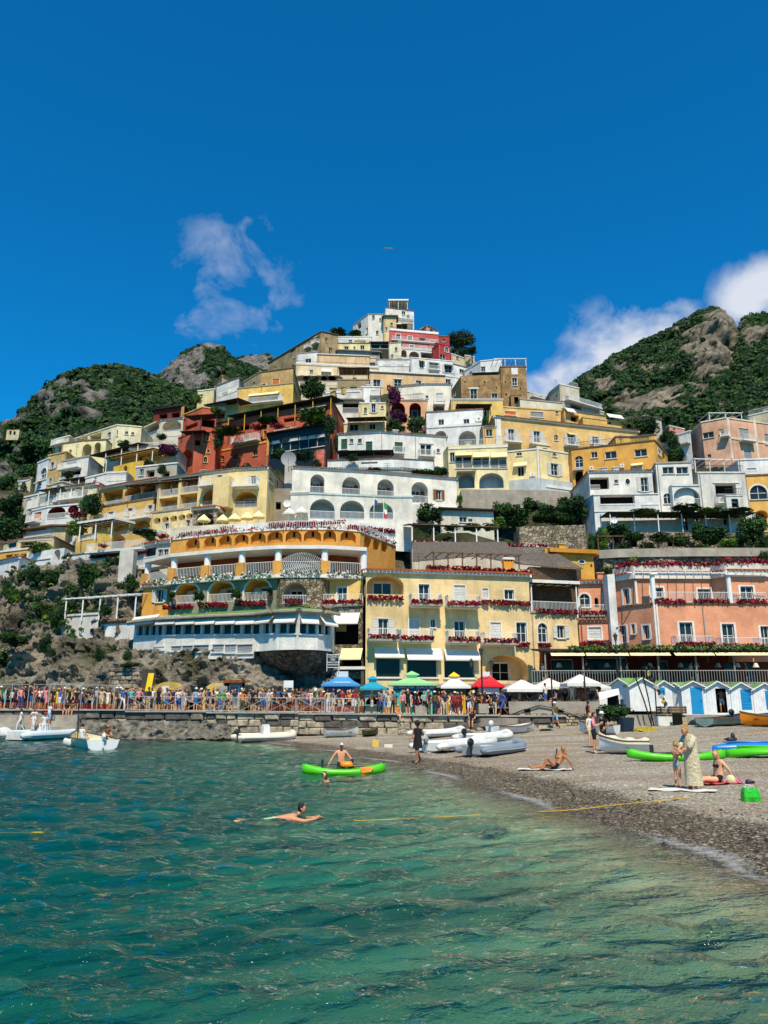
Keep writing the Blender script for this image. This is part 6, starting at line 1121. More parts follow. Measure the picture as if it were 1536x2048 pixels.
T_(Z1, [(75, 610, 78, 62, 139, 'd', 'round dark tree by the parasol terrace above the red hotel'), (1010, 380, 40, 26, 170, 'm', 'low shrub under the umbrella pine'), (940, 372, 26, 20, 171, 'l', 'pale shrub at the foot of the umbrella pine trunk'), (230, 258, 60, 26, 180, 'd', 'dark shrub on the ridge left of the white gabled house'), (345, 265, 46, 18, 176, 'd', 'low dark shrub on the terrace above the yellow low house')])
T_(Z4, [(540, 110, 62, 95, 119.5, 'p', 'tall purple bougainvillea climbing beside the peach arches'), (575, 265, 80, 45, 117.5, 'p', 'spreading purple bougainvillea below the red-lined arches'), (560, 340, 72, 48, 116, 'd', 'dark tree left below the purple bougainvillea'), (700, 325, 78, 66, 115.6, 'm', 'round green tree under the red-lined arches'), (880, 665, 60, 36, 96, 'd', 'dark shrub at the end of the villa roof'), (740, 685, 110, 26, 96, 'm', 'low green hedge on the villa roof'), (240, 570, 46, 24, 101.8, 'd', 'shrub on the green-shuttered house terrace'), (400, 660, 60, 14, 94.5, 'm', 'thin row of roof plants above the villa'), (790, 975, 110, 62, 88.5, 'm', 'climbing green shrub beside the villa pillar'), (1330, 960, 90, 70, 95, 'm', 'bushy green garden tree below the concrete wall'), (1450, 1000, 100, 70, 94, 'd', 'dark garden shrub in front of the concrete wall'), (1300, 1040, 80, 46, 92, 'l', 'light green garden bush above the reed pergola')])
T_(Z5, [(680, 985, 90, 60, 97, 'm', 'large leafy tree left of the white balustrade house'), (740, 1020, 80, 66, 95, 'd', 'dark leafy tree beside the white balustrade house'), (540, 1030, 80, 46, 96, 'd', 'dark shrub in the middle garden'), (400, 985, 70, 44, 98, 'm', 'green shrub below the grey-blue wall'), (300, 1050, 110, 40, 94, 'l', 'pale hedge along the garden terrace'), (500, 1085, 120, 24, 92, 'm', 'clipped hedge above the stone garden wall'), (640, 1090, 90, 40, 92.5, 'm', 'rounded hedge beside the clipped hedge'), (1245, 415, 85, 80, 126, 'd', 'dark tree rising behind the yellow townhouse roof'), (1230, 480, 70, 26, 122, 'd', 'low shrub at the foot of the dark tree'), (1455, 560, 50, 90, 111, 'm', 'green creeper bank right of the ochre house'), (1400, 480, 60, 46, 124, 'd', 'shrub between the ochre house and the peach house'), (75, 390, 26, 50, 111.5, 'm', 'potted climber beside the white stair wall'), (1470, 620, 60, 50, 108, 'd', 'dark green bank below the peach house')])
T_(Z6, [(110, 850, 105, 90, 93.5, 'd', 'dense dark tree above the rubble wall with pots'), (430, 1040, 110, 52, 85, 'm', 'vine bush at the left of the rustic pergola'), (320, 1080, 50, 80, 83, 'l', 'yellow-green creeper on the stair side'), (940, 870, 120, 30, 87.3, 'm', 'vine heaped on the pergola roof'), (1320, 885, 120, 22, 87.3, 'd', 'dark vine along the pergola roof end'), (1040, 1040, 80, 60, 84.5, 'm', 'green bush in the middle of the garden terrace'), (1150, 1060, 120, 66, 84, 'd', 'broad dark bush right of the middle garden'), (1420, 1020, 120, 105, 84, 'm', 'big leafy tree at the right end of the garden terrace'), (1320, 1090, 90, 46, 83, 'd', 'dark bush under the big leafy tree'), (660, 1145, 60, 36, 82.5, 'd', 'dark bush inside the rustic pergola'), (550, 1255, 44, 36, 78.5, 'l', 'yellow-green tuft on the lower stone wall'), (1510, 1240, 44, 60, 78.5, 'm', 'green creeper at the right end of the lower wall'), (370, 1320, 60, 26, 73, 'l', 'light bush at the left end of the flower hedge'), (1060, 1150, 46, 26, 80, 'l', 'pale plant on the rendered ledge'), (1240, 1240, 30, 22, 78.5, 'l', 'small tuft on the rubble wall below the ledge'), (1400, 1170, 34, 44, 79, 'd', 'spiky plant hanging over the ledge'), (820, 470, 46, 46, 118, 'm', 'green bank beside the peach house foot'), (860, 520, 40, 30, 116, 'd', 'dark shrub below the peach house'), (640, 240, 62, 56, 137, 'd', 'dark tree in front of the grey far house')])
T_(Z6, [(250, 1120, 40, 60, 83, 'm', 'hanging green creeper beside the stair railing'), (560, 1075, 90, 30, 82.2, 'm', 'vine tangle on the rustic pergola, left part'), (760, 1080, 90, 34, 82.2, 'd', 'vine tangle on the rustic pergola, middle part'), (900, 1100, 70, 46, 82.4, 'm', 'leafy bush at the right end of the rustic pergola'), (1250, 1120, 80, 40, 81, 'l', 'flowering pale bush above the rendered ledge'), (1500, 1110, 70, 60, 82, 'd', 'dark bush at the far right of the garden'), (620, 890, 110, 16, 87, 'l', 'bright vine on the pergola roof, left end'), (1120, 880, 110, 20, 87, 'l', 'bright vine on the pergola roof, middle'), (480, 1140, 60, 40, 82, 'd', 'shrub inside the rustic pergola, left')])
T_(Z4, [(960, 1075, 60, 26, 86, 'd', 'low shrub under the garden room'), (1120, 1080, 80, 26, 86, 'm', 'low hedge under the garden room'), (1240, 1075, 60, 30, 86.5, 'l', 'pale shrub right of the garden room'), (1020, 870, 30, 30, 93, 'l', 'small climber on the villa end wall')])
T_(Z3, [(1260, 410, 130, 52, 107.8, 'l', 'bright green vine draped over the red hotel windows'), (1390, 470, 46, 90, 107.4, 'm', 'green climber on the corner of the red hotel'), (640, 520, 110, 26, 116.5, 'l', 'bright green vine canopy on the red terrace'), (575, 580, 36, 60, 116.6, 'd', 'dark climber beside the red porch house'), (860, 490, 70, 26, 111.5, 'r', 'red flowering creeper on the hotel front'), (1010, 480, 70, 26, 110.5, 'r', 'red flowering creeper beside the hotel door'), (950, 440, 90, 22, 111, 'm', 'green creeper under the hotel awning'), (1190, 690, 80, 40, 103, 'd', 'dark shrub under the glazed veranda'), (1020, 690, 70, 36, 104, 'm', 'green shrub left under the glazed veranda'), (1300, 755, 34, 30, 102, 'd', 'small dark shrub beside the red bastion'), (1270, 200, 90, 64, 129, 'd', 'round dark tree right of the tan block'), (560, 365, 50, 26, 120, 'l', 'yellow-green plant on the black pergola terrace'), (420, 280, 36, 36, 136, 'l', 'yellow-green shrub by the cream cottage'), (210, 650, 70, 42, 110, 'p', 'purple bougainvillea on the terrace left of the red porch'), (160, 560, 40, 20, 121, 'm', 'green plant on the vaulted porch roof'), (1440, 610, 26, 60, 108.5, 'd', 'dark climber in the gap by the white house')])
T_(Z2, [(660, 680, 85, 78, 95, 'd', 'dense dark tree left of the yellow balconied hotel'), (90, 700, 110, 110, 108, 'd', 'dark tree mass at the far left edge'), (80, 870, 120, 100, 98, 'd', 'dark tree below the far left mass'), (230, 460, 70, 60, 126, 'm', 'green tree behind the white narrow house'), (30, 560, 60, 90, 130, 'd', 'dark trees along the far left rock'), (910, 250, 50, 30, 113, 'm', 'plant on the dark sloping awning'), (1220, 290, 80, 40, 105, 'p', 'purple bougainvillea under the red house terrace'), (500, 470, 46, 26, 108.5, 'm', 'plant row on the white dark-balconied terrace'), (560, 760, 80, 36, 95, 'r', 'red and green creeper on the arched balcony'), (560, 860, 90, 60, 93, 'l', 'yellow-green bank below the arched balconies'), (180, 810, 60, 50, 103, 'd', 'dark shrub left of the white corner house'), (1190, 430, 36, 36, 101, 'd', 'dark shrub beside the grey concrete terrace'), (300, 1010, 100, 46, 87.5, 'l', 'olive bush on the white stepped stair'), (640, 830, 40, 30, 93, 'l', 'light shrub by the hotel air units'), (1090, 390, 46, 30, 105, 'm', 'climber on the bright yellow wall')])
T_(Y1, [(1070, 245, 110, 26, 84, 'm', 'green hedge above the red-flowered terrace'), (1120, 290, 44, 26, 82, 'd', 'grey-green round bush beside the hedge'), (760, 330, 50, 22, 82, 'r', 'red flower bush on the cliff terrace'), (880, 300, 40, 20, 83, 'r', 'red flower bush above the cliff terrace rail'), (1190, 260, 50, 30, 82, 'r', 'red flower cluster left of the orange hotel'), (970, 600, 60, 60, 75.5, 'd', 'dark shrub below the leaning white chute'), (870, 640, 50, 40, 76, 'm', 'green shrub left of the white chute foot'), (650, 560, 90, 90, 78, 'm', 'broad bush on the upper cliff'), (850, 460, 90, 70, 79.5, 'd', 'dark bush under the red-flowered railing'), (250, 540, 50, 60, 81, 'd', 'dark bush at the left of the upper cliff'), (370, 570, 50, 40, 80, 'm', 'green bush in the middle of the upper cliff'), (520, 650, 60, 40, 78, 'l', 'pale bush on the cliff shoulder'), (100, 700, 60, 60, 80, 'l', 'pale green bush on the left cliff'), (200, 700, 60, 50, 79, 'm', 'green bush on the left cliff slope'), (420, 860, 50, 90, 74, 'd', 'tall dark bush left of the stone cottage'), (770, 800, 50, 46, 72.3, 'd', 'dark bush inside the slatted pergola'), (60, 640, 50, 60, 81.5, 'd', 'dark bush below the cliff-edge house'), (330, 1040, 50, 70, 70, 'd', 'upright dark bush on the path wall'), (130, 1030, 90, 40, 71, 'm', 'green bush row at the left path wall'), (40, 990, 60, 40, 72, 'd', 'dark shrub at the left end of the path')])
T_(X1, [(765, 260, 42, 52, 64.8, 'm', 'round green bush on the rocks below the white cottage'), (405, 250, 26, 32, 66.5, 'd', 'small dark bush on the rocks at the left'), (985, 270, 40, 36, 63.5, 'd', 'dark bush beside the white post on the rocks'), (1000, 345, 80, 18, 63, 'm', 'green strip of plants on the stone buttress'), (875, 215, 22, 22, 66, 'm', 'tiny bush under the glass restaurant wall'), (60, 130, 70, 40, 70, 'm', 'green bush at the far left of the path'), (350, 170, 46, 70, 69, 'd', 'leaning dark bush on the left rock')])
bt = empty('stone_buttress', P(*X1(950, 530), 62.3), 'squared stone buttress on the rocks behind the crowd', 'wall'); a, b = P(*X1(855, 450), 63.6), P(*X1(1085, 450), 63.0); zt = P(*X1(950, 362), 62.3).z
lay(bt, (a.x, a.y), (b.x, b.y), 1.6, zt, 11, .6); s = Seg(Vector((a.x, a.y, 0)), Vector((b.x, b.y, 0))); q = MB(); q.obox(s.at(s.L / 2, 1.2, -1.2), s.t, s.n, s.L, 2.2, zt - 1.3); q.build('core', mat('mortar', '#6b6358'), bt)
# ================================================================ quay, beach and boats
V1 = Cx(1190, 1330, 346); K1 = Cx(640, 1330, 220); K2 = Cx(860, 1320, 200)
def paint(c, rough=.5, var=.06): return mat('paint_' + c.lstrip('#'), c, rough, var, 2., spec=.4)
def text(parent, s, body, u, z, size, m, out=.03, align='CENTER', tilt=0.):
 if not body: return
 cu = bpy.data.curves.new('lettering', 'FONT'); cu.body = body; cu.size = size; cu.align_x = align; cu.align_y = 'CENTER'; cu.extrude = .008; cu.materials.append(m)
 t_ = bpy.data.objects.new('lettering', cu); o = bpy.data.objects.new('lettering', bpy.data.meshes.new_from_object(t_)); bpy.data.objects.remove(t_); COL.objects.link(o); o.parent = parent; p = s.at(u, z, out); o.location = p - parent_origin(parent)
 o.rotation_euler = (math.pi / 2 - tilt, 0, math.atan2(s.t.y, s.t.x)); return o
def kiosk(cx, label, bx0, bx1, ex0, ex1, ye, yr, rx0, rx1, cup, yb, D, roofc, bodyc, trimc, cupc, cuproof=None, sign=None, open_=(.2, .8, .3, .72), arch=True, roofsign=None):
 a, b = P(*cx(bx0, yb), D), P(*cx(bx1, yb), D); z0 = prom_z((a.x + b.x) / 2); s = Seg(Vector((a.x, a.y, 0)), Vector((b.x, b.y, 0))); w = s.L; dep = min(w, 2.6)
 ze = P(*cx(bx0, ye), D).z; zr = P(*cx(bx0, yr), D + 1).z; m = ppm(*cx(bx0, ye), D) * cx.k; c0 = s.at(w / 2, 0, -dep / 2); root = empty('kiosk', (c0.x, c0.y, z0), label, 'kiosk'); bm = paint(bodyc); tm = paint(trimc); rm = paint(roofc)
 u0, u1, za, zb_ = w * open_[0], w * open_[1], z0 + (ze - z0) * open_[2], z0 + (ze - z0) * open_[3]; wl = MB(); wall_with_holes(wl, s, z0, ze, [(u0, u1, za, zb_)])
 if arch:
  ar = arc(u0, u1, zb_, min((u1 - u0) / 2, .45))
  for p, q in zip(ar, ar[1:]): wl.quad(s.at(*p), s.at(*q), s.at(q[0], zb_), s.at(p[0], zb_))
 bl, br = s.at(0, 0, -dep), s.at(w, 0, -dep)
 for p, q in ((s.b, br), (br, bl), (bl, s.a)): wl.quad(p + UP * (z0 - p.z), q + UP * (z0 - q.z), q + UP * (ze - q.z), p + UP * (ze - p.z))
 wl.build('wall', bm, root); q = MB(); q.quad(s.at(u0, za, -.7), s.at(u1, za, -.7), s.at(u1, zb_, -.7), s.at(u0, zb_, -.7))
 for uu in (u0, u1): q.quad(s.at(uu, za, 0), s.at(uu, za, -.7), s.at(uu, zb_, -.7), s.at(uu, zb_, 0))
 q.build('hatch', DARK, root); q = MB(); q.obox(s.at((u0 + u1) / 2, za - .08, .12), s.t, s.n, u1 - u0 + .2, .4, .08); q.build('counter', tm, root)
 for uu in (.07, w - .07, u0 - .12, u1 + .12):
  q = MB(); q.obox(s.at(uu, z0, .02), s.t, s.n, .14, .1, ze - z0); q.build('pilaster', tm, root)
 # hipped roof
 el, er = (bx0 - ex0) * m, (ex1 - bx1) * m; ov = (el + er) / 2; q = MB(); e = [s.at(-el, ze, ov), s.at(w + er, ze, ov), s.at(w + er, ze, -dep - ov), s.at(-el, ze, -dep - ov)]; t0 = (rx0 - bx0) * m; t1 = (rx1 - bx0) * m; td = (t1 - t0) * .9
 t_ = [s.at(t0, zr, -dep / 2 + td / 2), s.at(t1, zr, -dep / 2 + td / 2), s.at(t1, zr, -dep / 2 - td / 2), s.at(t0, zr, -dep / 2 - td / 2)]; lo = [p - UP * .16 for p in e]
 mid = [x.lerp(y, .5) - UP * (zr - ze) * .1 for x, y in zip(e, t_)]
 q.ring([lo, e, mid, t_]); ro = q.build('roof', rm, root)
 ct, cb = cup; zc0 = zr - .05; zc1 = P(*cx(bx0, ct), D + 1).z; q = MB(); cc = s.at((t0 + t1) / 2, zc0, -dep / 2); q.obox(cc, s.t, s.n, (t1 - t0) * .92, td * .92, zc1 - zc0); q.build('cupola', paint(cupc), ro)
 if cuproof:
  zt = P(*cx(bx0, cuproof[1]), D + 1).z; q = MB(); hw = (t1 - t0) * .66; b4 = [cc + UP * (zc1 - zc0) + s.t * (hw * i) + s.n * (hw * j) for i, j in ((-1, 1), (1, 1), (1, -1), (-1, -1))]; q.ring([[p - UP * .06 for p in b4], b4, [cc + UP * (zt - zc0)] * 4]); q.build('cap', paint(cuproof[0]), ro)
 if sign:
  q = MB(); q.obox(s.at(w / 2, zb_ + .12, .09), s.t, s.n, w * .96, .08, .42); q.build('sign', paint(sign[1]), root); text(root, s, sign[0], w / 2, zb_ + .34, sign[3], paint(sign[2]), .15)
 if roofsign:
  for i, l in enumerate(roofsign[0]):
   k = .5 - i * .3; n_ = ((e[0].lerp(t_[0], k)) + (e[1].lerp(t_[1], k))) / 2; u = (n_ - s.a).dot(s.t); out = (n_ - s.a).dot(s.n); text(root, s, l, u + .1, n_.z + .05 - (zr - ze) * .1 * (1 - abs(k - .5) * 2), .24, paint('#e8eef2'), out + .12, tilt=math.atan2((ov + dep / 2 - td / 2), (zr - ze)))
 return root
kiosk(K1, 'blue ticket kiosk with a sky blue roof and white cupola box', 100, 470, 15, 555, 270, 168, 215, 385, (92, 165), 660, 61, '#3f8cc8', '#2f5590', '#c9d6e4', '#c8ccd0', sign=('', '#24457c', '#c9d6e4', .3), open_=(.3, .85, .36, .66), roofsign=(('', 'TRAVELMAR'),))
kiosk(K1, 'small teal kiosk with a two-tier teal roof', 600, 880, 535, 960, 322, 243, 672, 790, (192, 240), 660, 61.5, '#2496ae', '#86a8a6', '#5f8c8c', '#8fb7b5', ('#2496ae', 150), sign=('', '#56787a', '#d5e2e0', .22), open_=(.14, .86, .35, .64))
kiosk(K1, 'turquoise snack bar kiosk with a pale green roof and dark lettered sign', 1022, 1570, 948, 1640, 258, 182, 1215, 1370, (132, 180), 660, 60.5, '#93cf8e', '#2fa39e', '#57bdb4', '#d3e6d0', ('#93cf8e', 80), sign=("L'ALTERNATIVA  SNACK BAR", '#173a63', '#e8eef2', .26), open_=(.24, .8, .3, .72), arch=False)
kiosk(K2, 'white kiosk with yellow posts and a yellow-capped white roof', 250, 548, 168, 632, 405, 292, 330, 455, (245, 290), 840, 61, '#d8d8d6', '#dcdad4', '#e0a92e', '#dcd7c4', ('#f2cc16', 185), sign=('', '#2f3c3c', '#d8d8d0', .2), open_=(.2, .8, .38, .66))
kiosk(K2, 'navy kiosk with a bright red roof beside the lamp post', 752, 1076, 662, 1150, 388, 255, 830, 975, (182, 250), 840, 60.5, '#d81e28', '#26304a', '#cfd6dc', '#d5d5d3', sign=('', '#c9ced4', '#3b4250', .22), open_=(.2, .82, .3, .66))
# signboard of the restaurant
sp = P(*Y4(1308, 905), 61.5); s = Seg(Vector((P(*Y4(1272, 870), 61.5).x, 61.5, 0)), Vector((P(*Y4(1345, 870), 61.5).x, 61.5, 0))); zt, zb = P(*Y4(1272, 828), 61.5).z, P(*Y4(1272, 906), 61.5).z
sg = empty('signboard', (sp.x, 61.5, zb), 'black framed restaurant signboard with white letters on the rock', 'sign'); q = MB(); q.obox(s.at(s.L / 2, zb, 0), s.t, s.n, s.L, .06, zt - zb); q.build('board', paint('#15181a'), sg)
q = MB()
for a, b in (((0, zb), (s.L, zb)), ((0, zt), (s.L, zt)), ((0, zb - .3), (0, zt + .1)), ((s.L, zb - .3), (s.L, zt + .1)), ((0, zb + .2), (s.L, zb + .2))): q.bar(s.at(*a, .04), s.at(*b, .04), .03)
q.build('frame', RAILW, sg)
for i, l in enumerate(('COVO', 'DEI', 'SARACENI')): text(sg, s, l, s.L / 2, zt - .16 - i * .22, .24 if i < 2 else .2, paint('#e4e6e6'), .05)
q = MB(); q.bar(s.at(s.L / 2, zb - 2.5, -.3), s.at(s.L / 2, zb, -.1), .06); q.build('post', METAL, sg)
# arches walled into the rock, posters, doors
def store(x0, x1, yt, yb, D, door, label):
 a, b = P(*X2(x0, yb), D), P(*X2(x1, yb), D); g = Seg(Vector((a.x, a.y, 0)), Vector((b.x, b.y, 0))); z0, z1 = 1.6, P(*X2(x0, yt), D).z; r0 = empty('rock_store', g.at(g.L / 2, z0), label, 'store'); q = MB(); o = [(0, z0)] + arc(0, g.L, z1, (z1 - z0) * .6, 14) + [(g.L, z0)]; n = len(o)
 q.add([g.at(*p) for p in o] + [g.at(*p, -2.5) for p in o], [tuple(range(n))] + [(k, k + n, (k + 1) % n + n, (k + 1) % n) for k in range(n)]); q.build('wall', plaster('#d3b052', .5), r0); q = MB(); u0, u1 = [g.hit(*X2(x, 450))[0] for x in door[:2]]; q.obox(g.at((u0 + u1) / 2, g.hit(*X2(door[0], door[3]))[1], .05), g.t, g.n, u1 - u0, .1, g.hit(*X2(door[0], door[2]))[1] - g.hit(*X2(door[0], door[3]))[1]); q.build('door', paint(door[4]), r0)
store(-10, 268, 398, 480, 62.0, (95, 148, 432, 475, '#d8d8d4'), 'yellow vaulted store front in the rock with a white hatch, left of the pair')
store(388, 612, 404, 520, 61.0, (512, 596, 432, 560, '#8f989c'), 'yellow vaulted store front with a grey metal door, right of the pair')
B(X2, 'door_hut', 'grey metal door hut under a rusty tin roof by the yellow store', '#9a9a94', [(608, 61.3), (700, 61.1)], 400, 600, 'G 612 432 676 590', cat='hut', T=2.5, roof='eave', gnd=False, down=1, cm=mat('rust', '#8a4f2c', .9, .3, 3.))
for (x0, y0, x1, y1, D, c, lab) in ((1024, 388, 1098, 520, 60.2, '#dcdcda', 'white poster board with a dark picture on the quay'), (895, 470, 1015, 520, 60.4, '#2d6fae', 'blue information board behind the queue'), (1140 / 3.84 * 3.84 - 1140, 0, 0, 0, 0, '', '')):
 if not D: continue
 a, b = P(*X2(x0, y1), D), P(*X2(x1, y1), D); zt = P(*X2(x0, y0), D).z; s = Seg(Vector((a.x, a.y, 0)), Vector((b.x, b.y, 0))); r0 = empty('poster_board', (a.x, a.y, prom_z(a.x)), lab, 'sign'); q = MB(); q.obox(s.at(s.L / 2, a.z, 0), s.t, s.n, s.L, .06, zt - a.z); q.build('board', paint(c), r0); q = MB(); q.obox(s.at(s.L / 2, a.z + (zt - a.z) * .3, .04), s.t, s.n, s.L * .85, .02, (zt - a.z) * .28); q.build('picture', paint('#26384c'), r0)
 for u in (.05, s.L - .05): q = MB(); q.bar(s.at(u, prom_z(a.x), -.03), s.at(u, zt, -.03), .04); q.build('post', METAL, r0)
a = P(*X1(1140, 505), 60.4); r0 = empty('yellow_board', a, 'tall bright yellow panel leaning by the rock store', 'sign'); q = MB(); q.add([(-.25, 0, -.4), (.22, 0, -.4), (.34, .1, .95), (-.1, .1, .95), (-.25, .06, -.4), (.22, .06, -.4), (.34, .16, .95), (-.1, .16, .95)], ((0, 1, 2, 3), (5, 4, 7, 6), (0, 4, 5, 1), (1, 5, 6, 2), (2, 6, 7, 3), (3, 7, 4, 0))); q.build('panel', paint('#e8c40e'), r0, loc=(0, 0, 0))
# crowd barriers along the quay
def edge(x):
 for (x0, y0), (x1, y1) in zip(QE, QE[1:]):
  if x0 <= x <= x1: return y0 + (y1 - y0) * (x - x0) / (x1 - x0)
bar_mats = mat('galvanised', (.42, .43, .43), .45, .1, 3., metal=.4)
xs_b = list(np.arange(-19.2, -3.6, 2.15))
ordw = ['first', 'second', 'third', 'fourth', 'fifth', 'sixth', 'seventh', 'eighth', 'ninth', 'tenth']
for i, x in enumerate(xs_b):
 x1 = x + 2.05; a, b = Vector((x, edge(x) + .45, prom_z(x))), Vector((x1, edge(x1) + .45, prom_z(x1))); r0 = empty('crowd_barrier', a.lerp(b, .5), f'grey metal crowd barrier on the quay edge, {ordw[i]} from the left', 'barrier', 'crowd barriers on the quay'); q = MB()
 for z in (.12, 1.08): q.bar(a + UP * z, b + UP * z, .03, 0, 5)
 q.bar(a, a + UP * 1.12, .035, 0, 5); q.bar(b, b + UP * 1.12, .035, 0, 5); q.bar(a + UP * .12, b + UP * 1.08, .022); q.bar(a + UP * 1.08, b + UP * .12, .022); q.build('frame', bar_mats, r0)
 if i > 4:
  n_ = MB(); [n_.bar(a.lerp(b, k / 14) + UP * .1, a.lerp(b, k / 14) + UP * .6, .01, 0, 3) for k in range(15)]; [n_.bar(a + UP * z, b + UP * z, .012, 0, 3) for z in (.15, .3, .45, .6)]; n_.build('orange_mesh', paint('#a84a2c'), r0)
for (x0, x1, lab) in ((-34, -27.2, 'orange mesh fence at the left end of the quay'), (-26.8, -20.4, 'orange mesh fence behind the landing steps')):
 r0 = empty('mesh_fence', (x0, edge(x0) + .6, prom_z(x0)), lab, 'fence'); q = MB(); a, b = Vector((x0, edge(x0) + .6, prom_z(x0))), Vector((x1, edge(x1) + .6, prom_z(x1))); n = 26
 for k in range(2 * n + 1): q.bar(a.lerp(b, k / n / 2) + UP * .1, a.lerp(b, k / n / 2) + UP * .5, .008, 0, 3)
 for z in (.15, .32, .5): q.bar(a + UP * z, b + UP * z, .013, 0, 3)
 q.build('mesh', paint('#a84a2c'), r0); q = MB()
 for k in range(6): q.bar(a.lerp(b, k / 5), a.lerp(b, k / 5) + UP * 2.0, .03)
 q.bar(a + UP * 1.9, b + UP * 1.9, .025); q.build('posts', bar_mats, r0)
# lamp posts
def lamp_post(base, h, label):
 r0 = empty('lamp_post', base, label, 'street lamp'); q = MB(); q.tube([(0, 0, 0), (0, 0, .3), (0, 0, .5), (0, 0, h * .75), (0, 0, h)], [.2, .18, .09, .06, .05], 0, 8); q.build('post', METAL, r0, loc=(0, 0, 0))
 for sx in (-1, 1):
  q = MB(); pts = [(0, 0, h * .62), (sx * .3, 0, h * .60), (sx * .62, 0, h * .66), (sx * .6, 0, h * .74), (sx * .42, 0, h * .72)]; q.tube(pts, .03, 0, 5); q.tube([(sx * .62, 0, h * .66), (sx * .75, 0, h * .8)], .03, 0, 5); q.build('arm', METAL, r0, loc=(0, 0, 0))
 for sx in (-1, 0, 1):
  c = Vector((sx * .75, 0, h * .8 if sx else h)); q = MB(); q.ring([[c + Vector((r * math.cos(t), r * math.sin(t), z)) for t in [k * math.pi / 3 for k in range(6)]] for r, z in ((.05, -.02), (.1, .05), (.17, .42), (.21, .44), (.05, .6), (.01, .7))]); q.build('lantern', mat('lantern_glass', '#3b3f38', .2, 0, spec=.6), r0, loc=(0, 0, 0))
b_ = P(965, 1402, 58); lamp_post((b_.x, 58, prom_z(b_.x)), 4.3, 'black triple lamp post in front of the red-roofed kiosk')
b_ = P(1242, 1366, 60); lamp_post((b_.x, 60.6, b_.z), 3.2, 'black lamp post on the veranda under the pink hotel')
# terrace with square canopies to the right of the kiosks
ta, tb = P(1018, 1410, 56.6), P(1250, 1410, 54.2); tz = 2.55
tr2 = empty('terrace_wall', ((ta.x + tb.x) / 2, 55.4, .9), 'rubble and concrete terrace wall below the white canopies', 'wall'); s = Seg(Vector((ta.x, ta.y, 0)), Vector((tb.x, tb.y, 0))); s_t = s
STN_keep = STN
lay(tr2, (ta.x, ta.y), (tb.x, tb.y), .55, 1.75, 6, .42, pick=lambda r, u: random.choice((0, 0, 0, 1)), depth=.35, jog=.08)
q = MB(); q.obox(s.at(s.L / 2, 1.75, -.12), s.t, s.n, s.L, .5, .82); q.build('parapet', CONC, tr2); q = MB(); q.obox(s.at(s.L / 2, .3, -.25), s.t, s.n, s.L, .3, 1.5); q.build('core', mat('mortar', '#6b6358'), tr2)
q = MB(); q.obox(s.at(s.L / 2, 2.1, -4), s.t, s.n, s.L + 4, 7.4, .06); q.build('floor', CONC, tr2)
for k, u in enumerate((1.3, 3.6, 6.2, 7.6)):
 q = MB(); q.obox(s.at(u, 1.82, .15), s.t, s.n, .42, .06, .26); q.build('vent', DARK, tr2)
q = MB(); q.tube([s.at(u, z, .25) for u, z in ((-3, .9), (-1, 1.2), (.8, 1.9), (2.2, 2.3), (3.4, 2.1), (5, 1.5), (6, 1.7), (7.2, 2.25), (8.6, 2.0), (9.6, 1.6))], .05, 0, 6); o = q.build('hose', METAL); tag(o, 'thick black hose draped along the terrace wall', 'hose')
def canopy_tent(cx, x0, x1, yt, ye, yb, D, label):
 a, b = P(*cx(x0, ye), D), P(*cx(x1, ye), D); c = (a + b) / 2; w = (b - a).length; zt = P(*cx((x0 + x1) / 2, yt), D + w * .4).z - a.z; r0 = empty('canopy', (c.x, c.y + w / 2, tz - .4), label, 'parasol'); q = MB(); z = a.z - (tz - .4); h = w / 2
 co = [(-h, -h), (h, -h), (h, h), (-h, h)]; n = 6
 for i in range(4):
  (x_, y_), (X_, Y_) = co[i], co[(i + 1) % 4]
  for k in range(n):
   p = Vector((x_, y_)).lerp(Vector((X_, Y_)), k / n); p2 = Vector((x_, y_)).lerp(Vector((X_, Y_)), (k + 1) / n); sg_ = .05 * math.sin(math.pi * (k + .5) / n)
   q.add([(0, 0, z + zt), (p.x, p.y, z), (p2.x, p2.y, z), (p.x, p.y, z - .22), (p2.x, p2.y, z - .22)], ((0, 1, 2), (1, 3, 4, 2)))
 q.build('canvas', FABW, r0, loc=(0, 0, 0)); q = MB(); q.bar((0, 0, 0), (0, 0, z + zt), .05, 0, 8)
 for x_, y_ in co: q.bar((0, 0, z * .75), (x_ * .92, y_ * .92, z - .04), .02)
 q.build('frame', WOOD, r0, loc=(0, 0, 0))
canopy_tent(X4, 40, 245, 168, 222, 290, 56.4, 'white square canopy over the terrace, nearest the red kiosk')
canopy_tent(X4, 210, 390, 160, 208, 290, 58.2, 'white square canopy over the terrace, second from the red kiosk')
canopy_tent(X4, 385, 582, 138, 190, 290, 55.6, 'white square canopy over the terrace, largest and third from the red kiosk')
canopy_tent(X4, 540, 642, 193, 214, 290, 56.4, 'small white square canopy beside the bathing huts')
for i, x in enumerate((296, 486, 1010)):
 p = P(*X4(x, 200), 55.5); q = MB(); q.bar((p.x, p.y, 1.5), (p.x, p.y, p.z + .6), .055, 0, 8); o = q.build('pole', METAL); tag(o, ['dark pole standing between the first canopies', 'dark pole standing before the largest canopy', 'slim dark pole near the bathing huts'][i], 'pole')
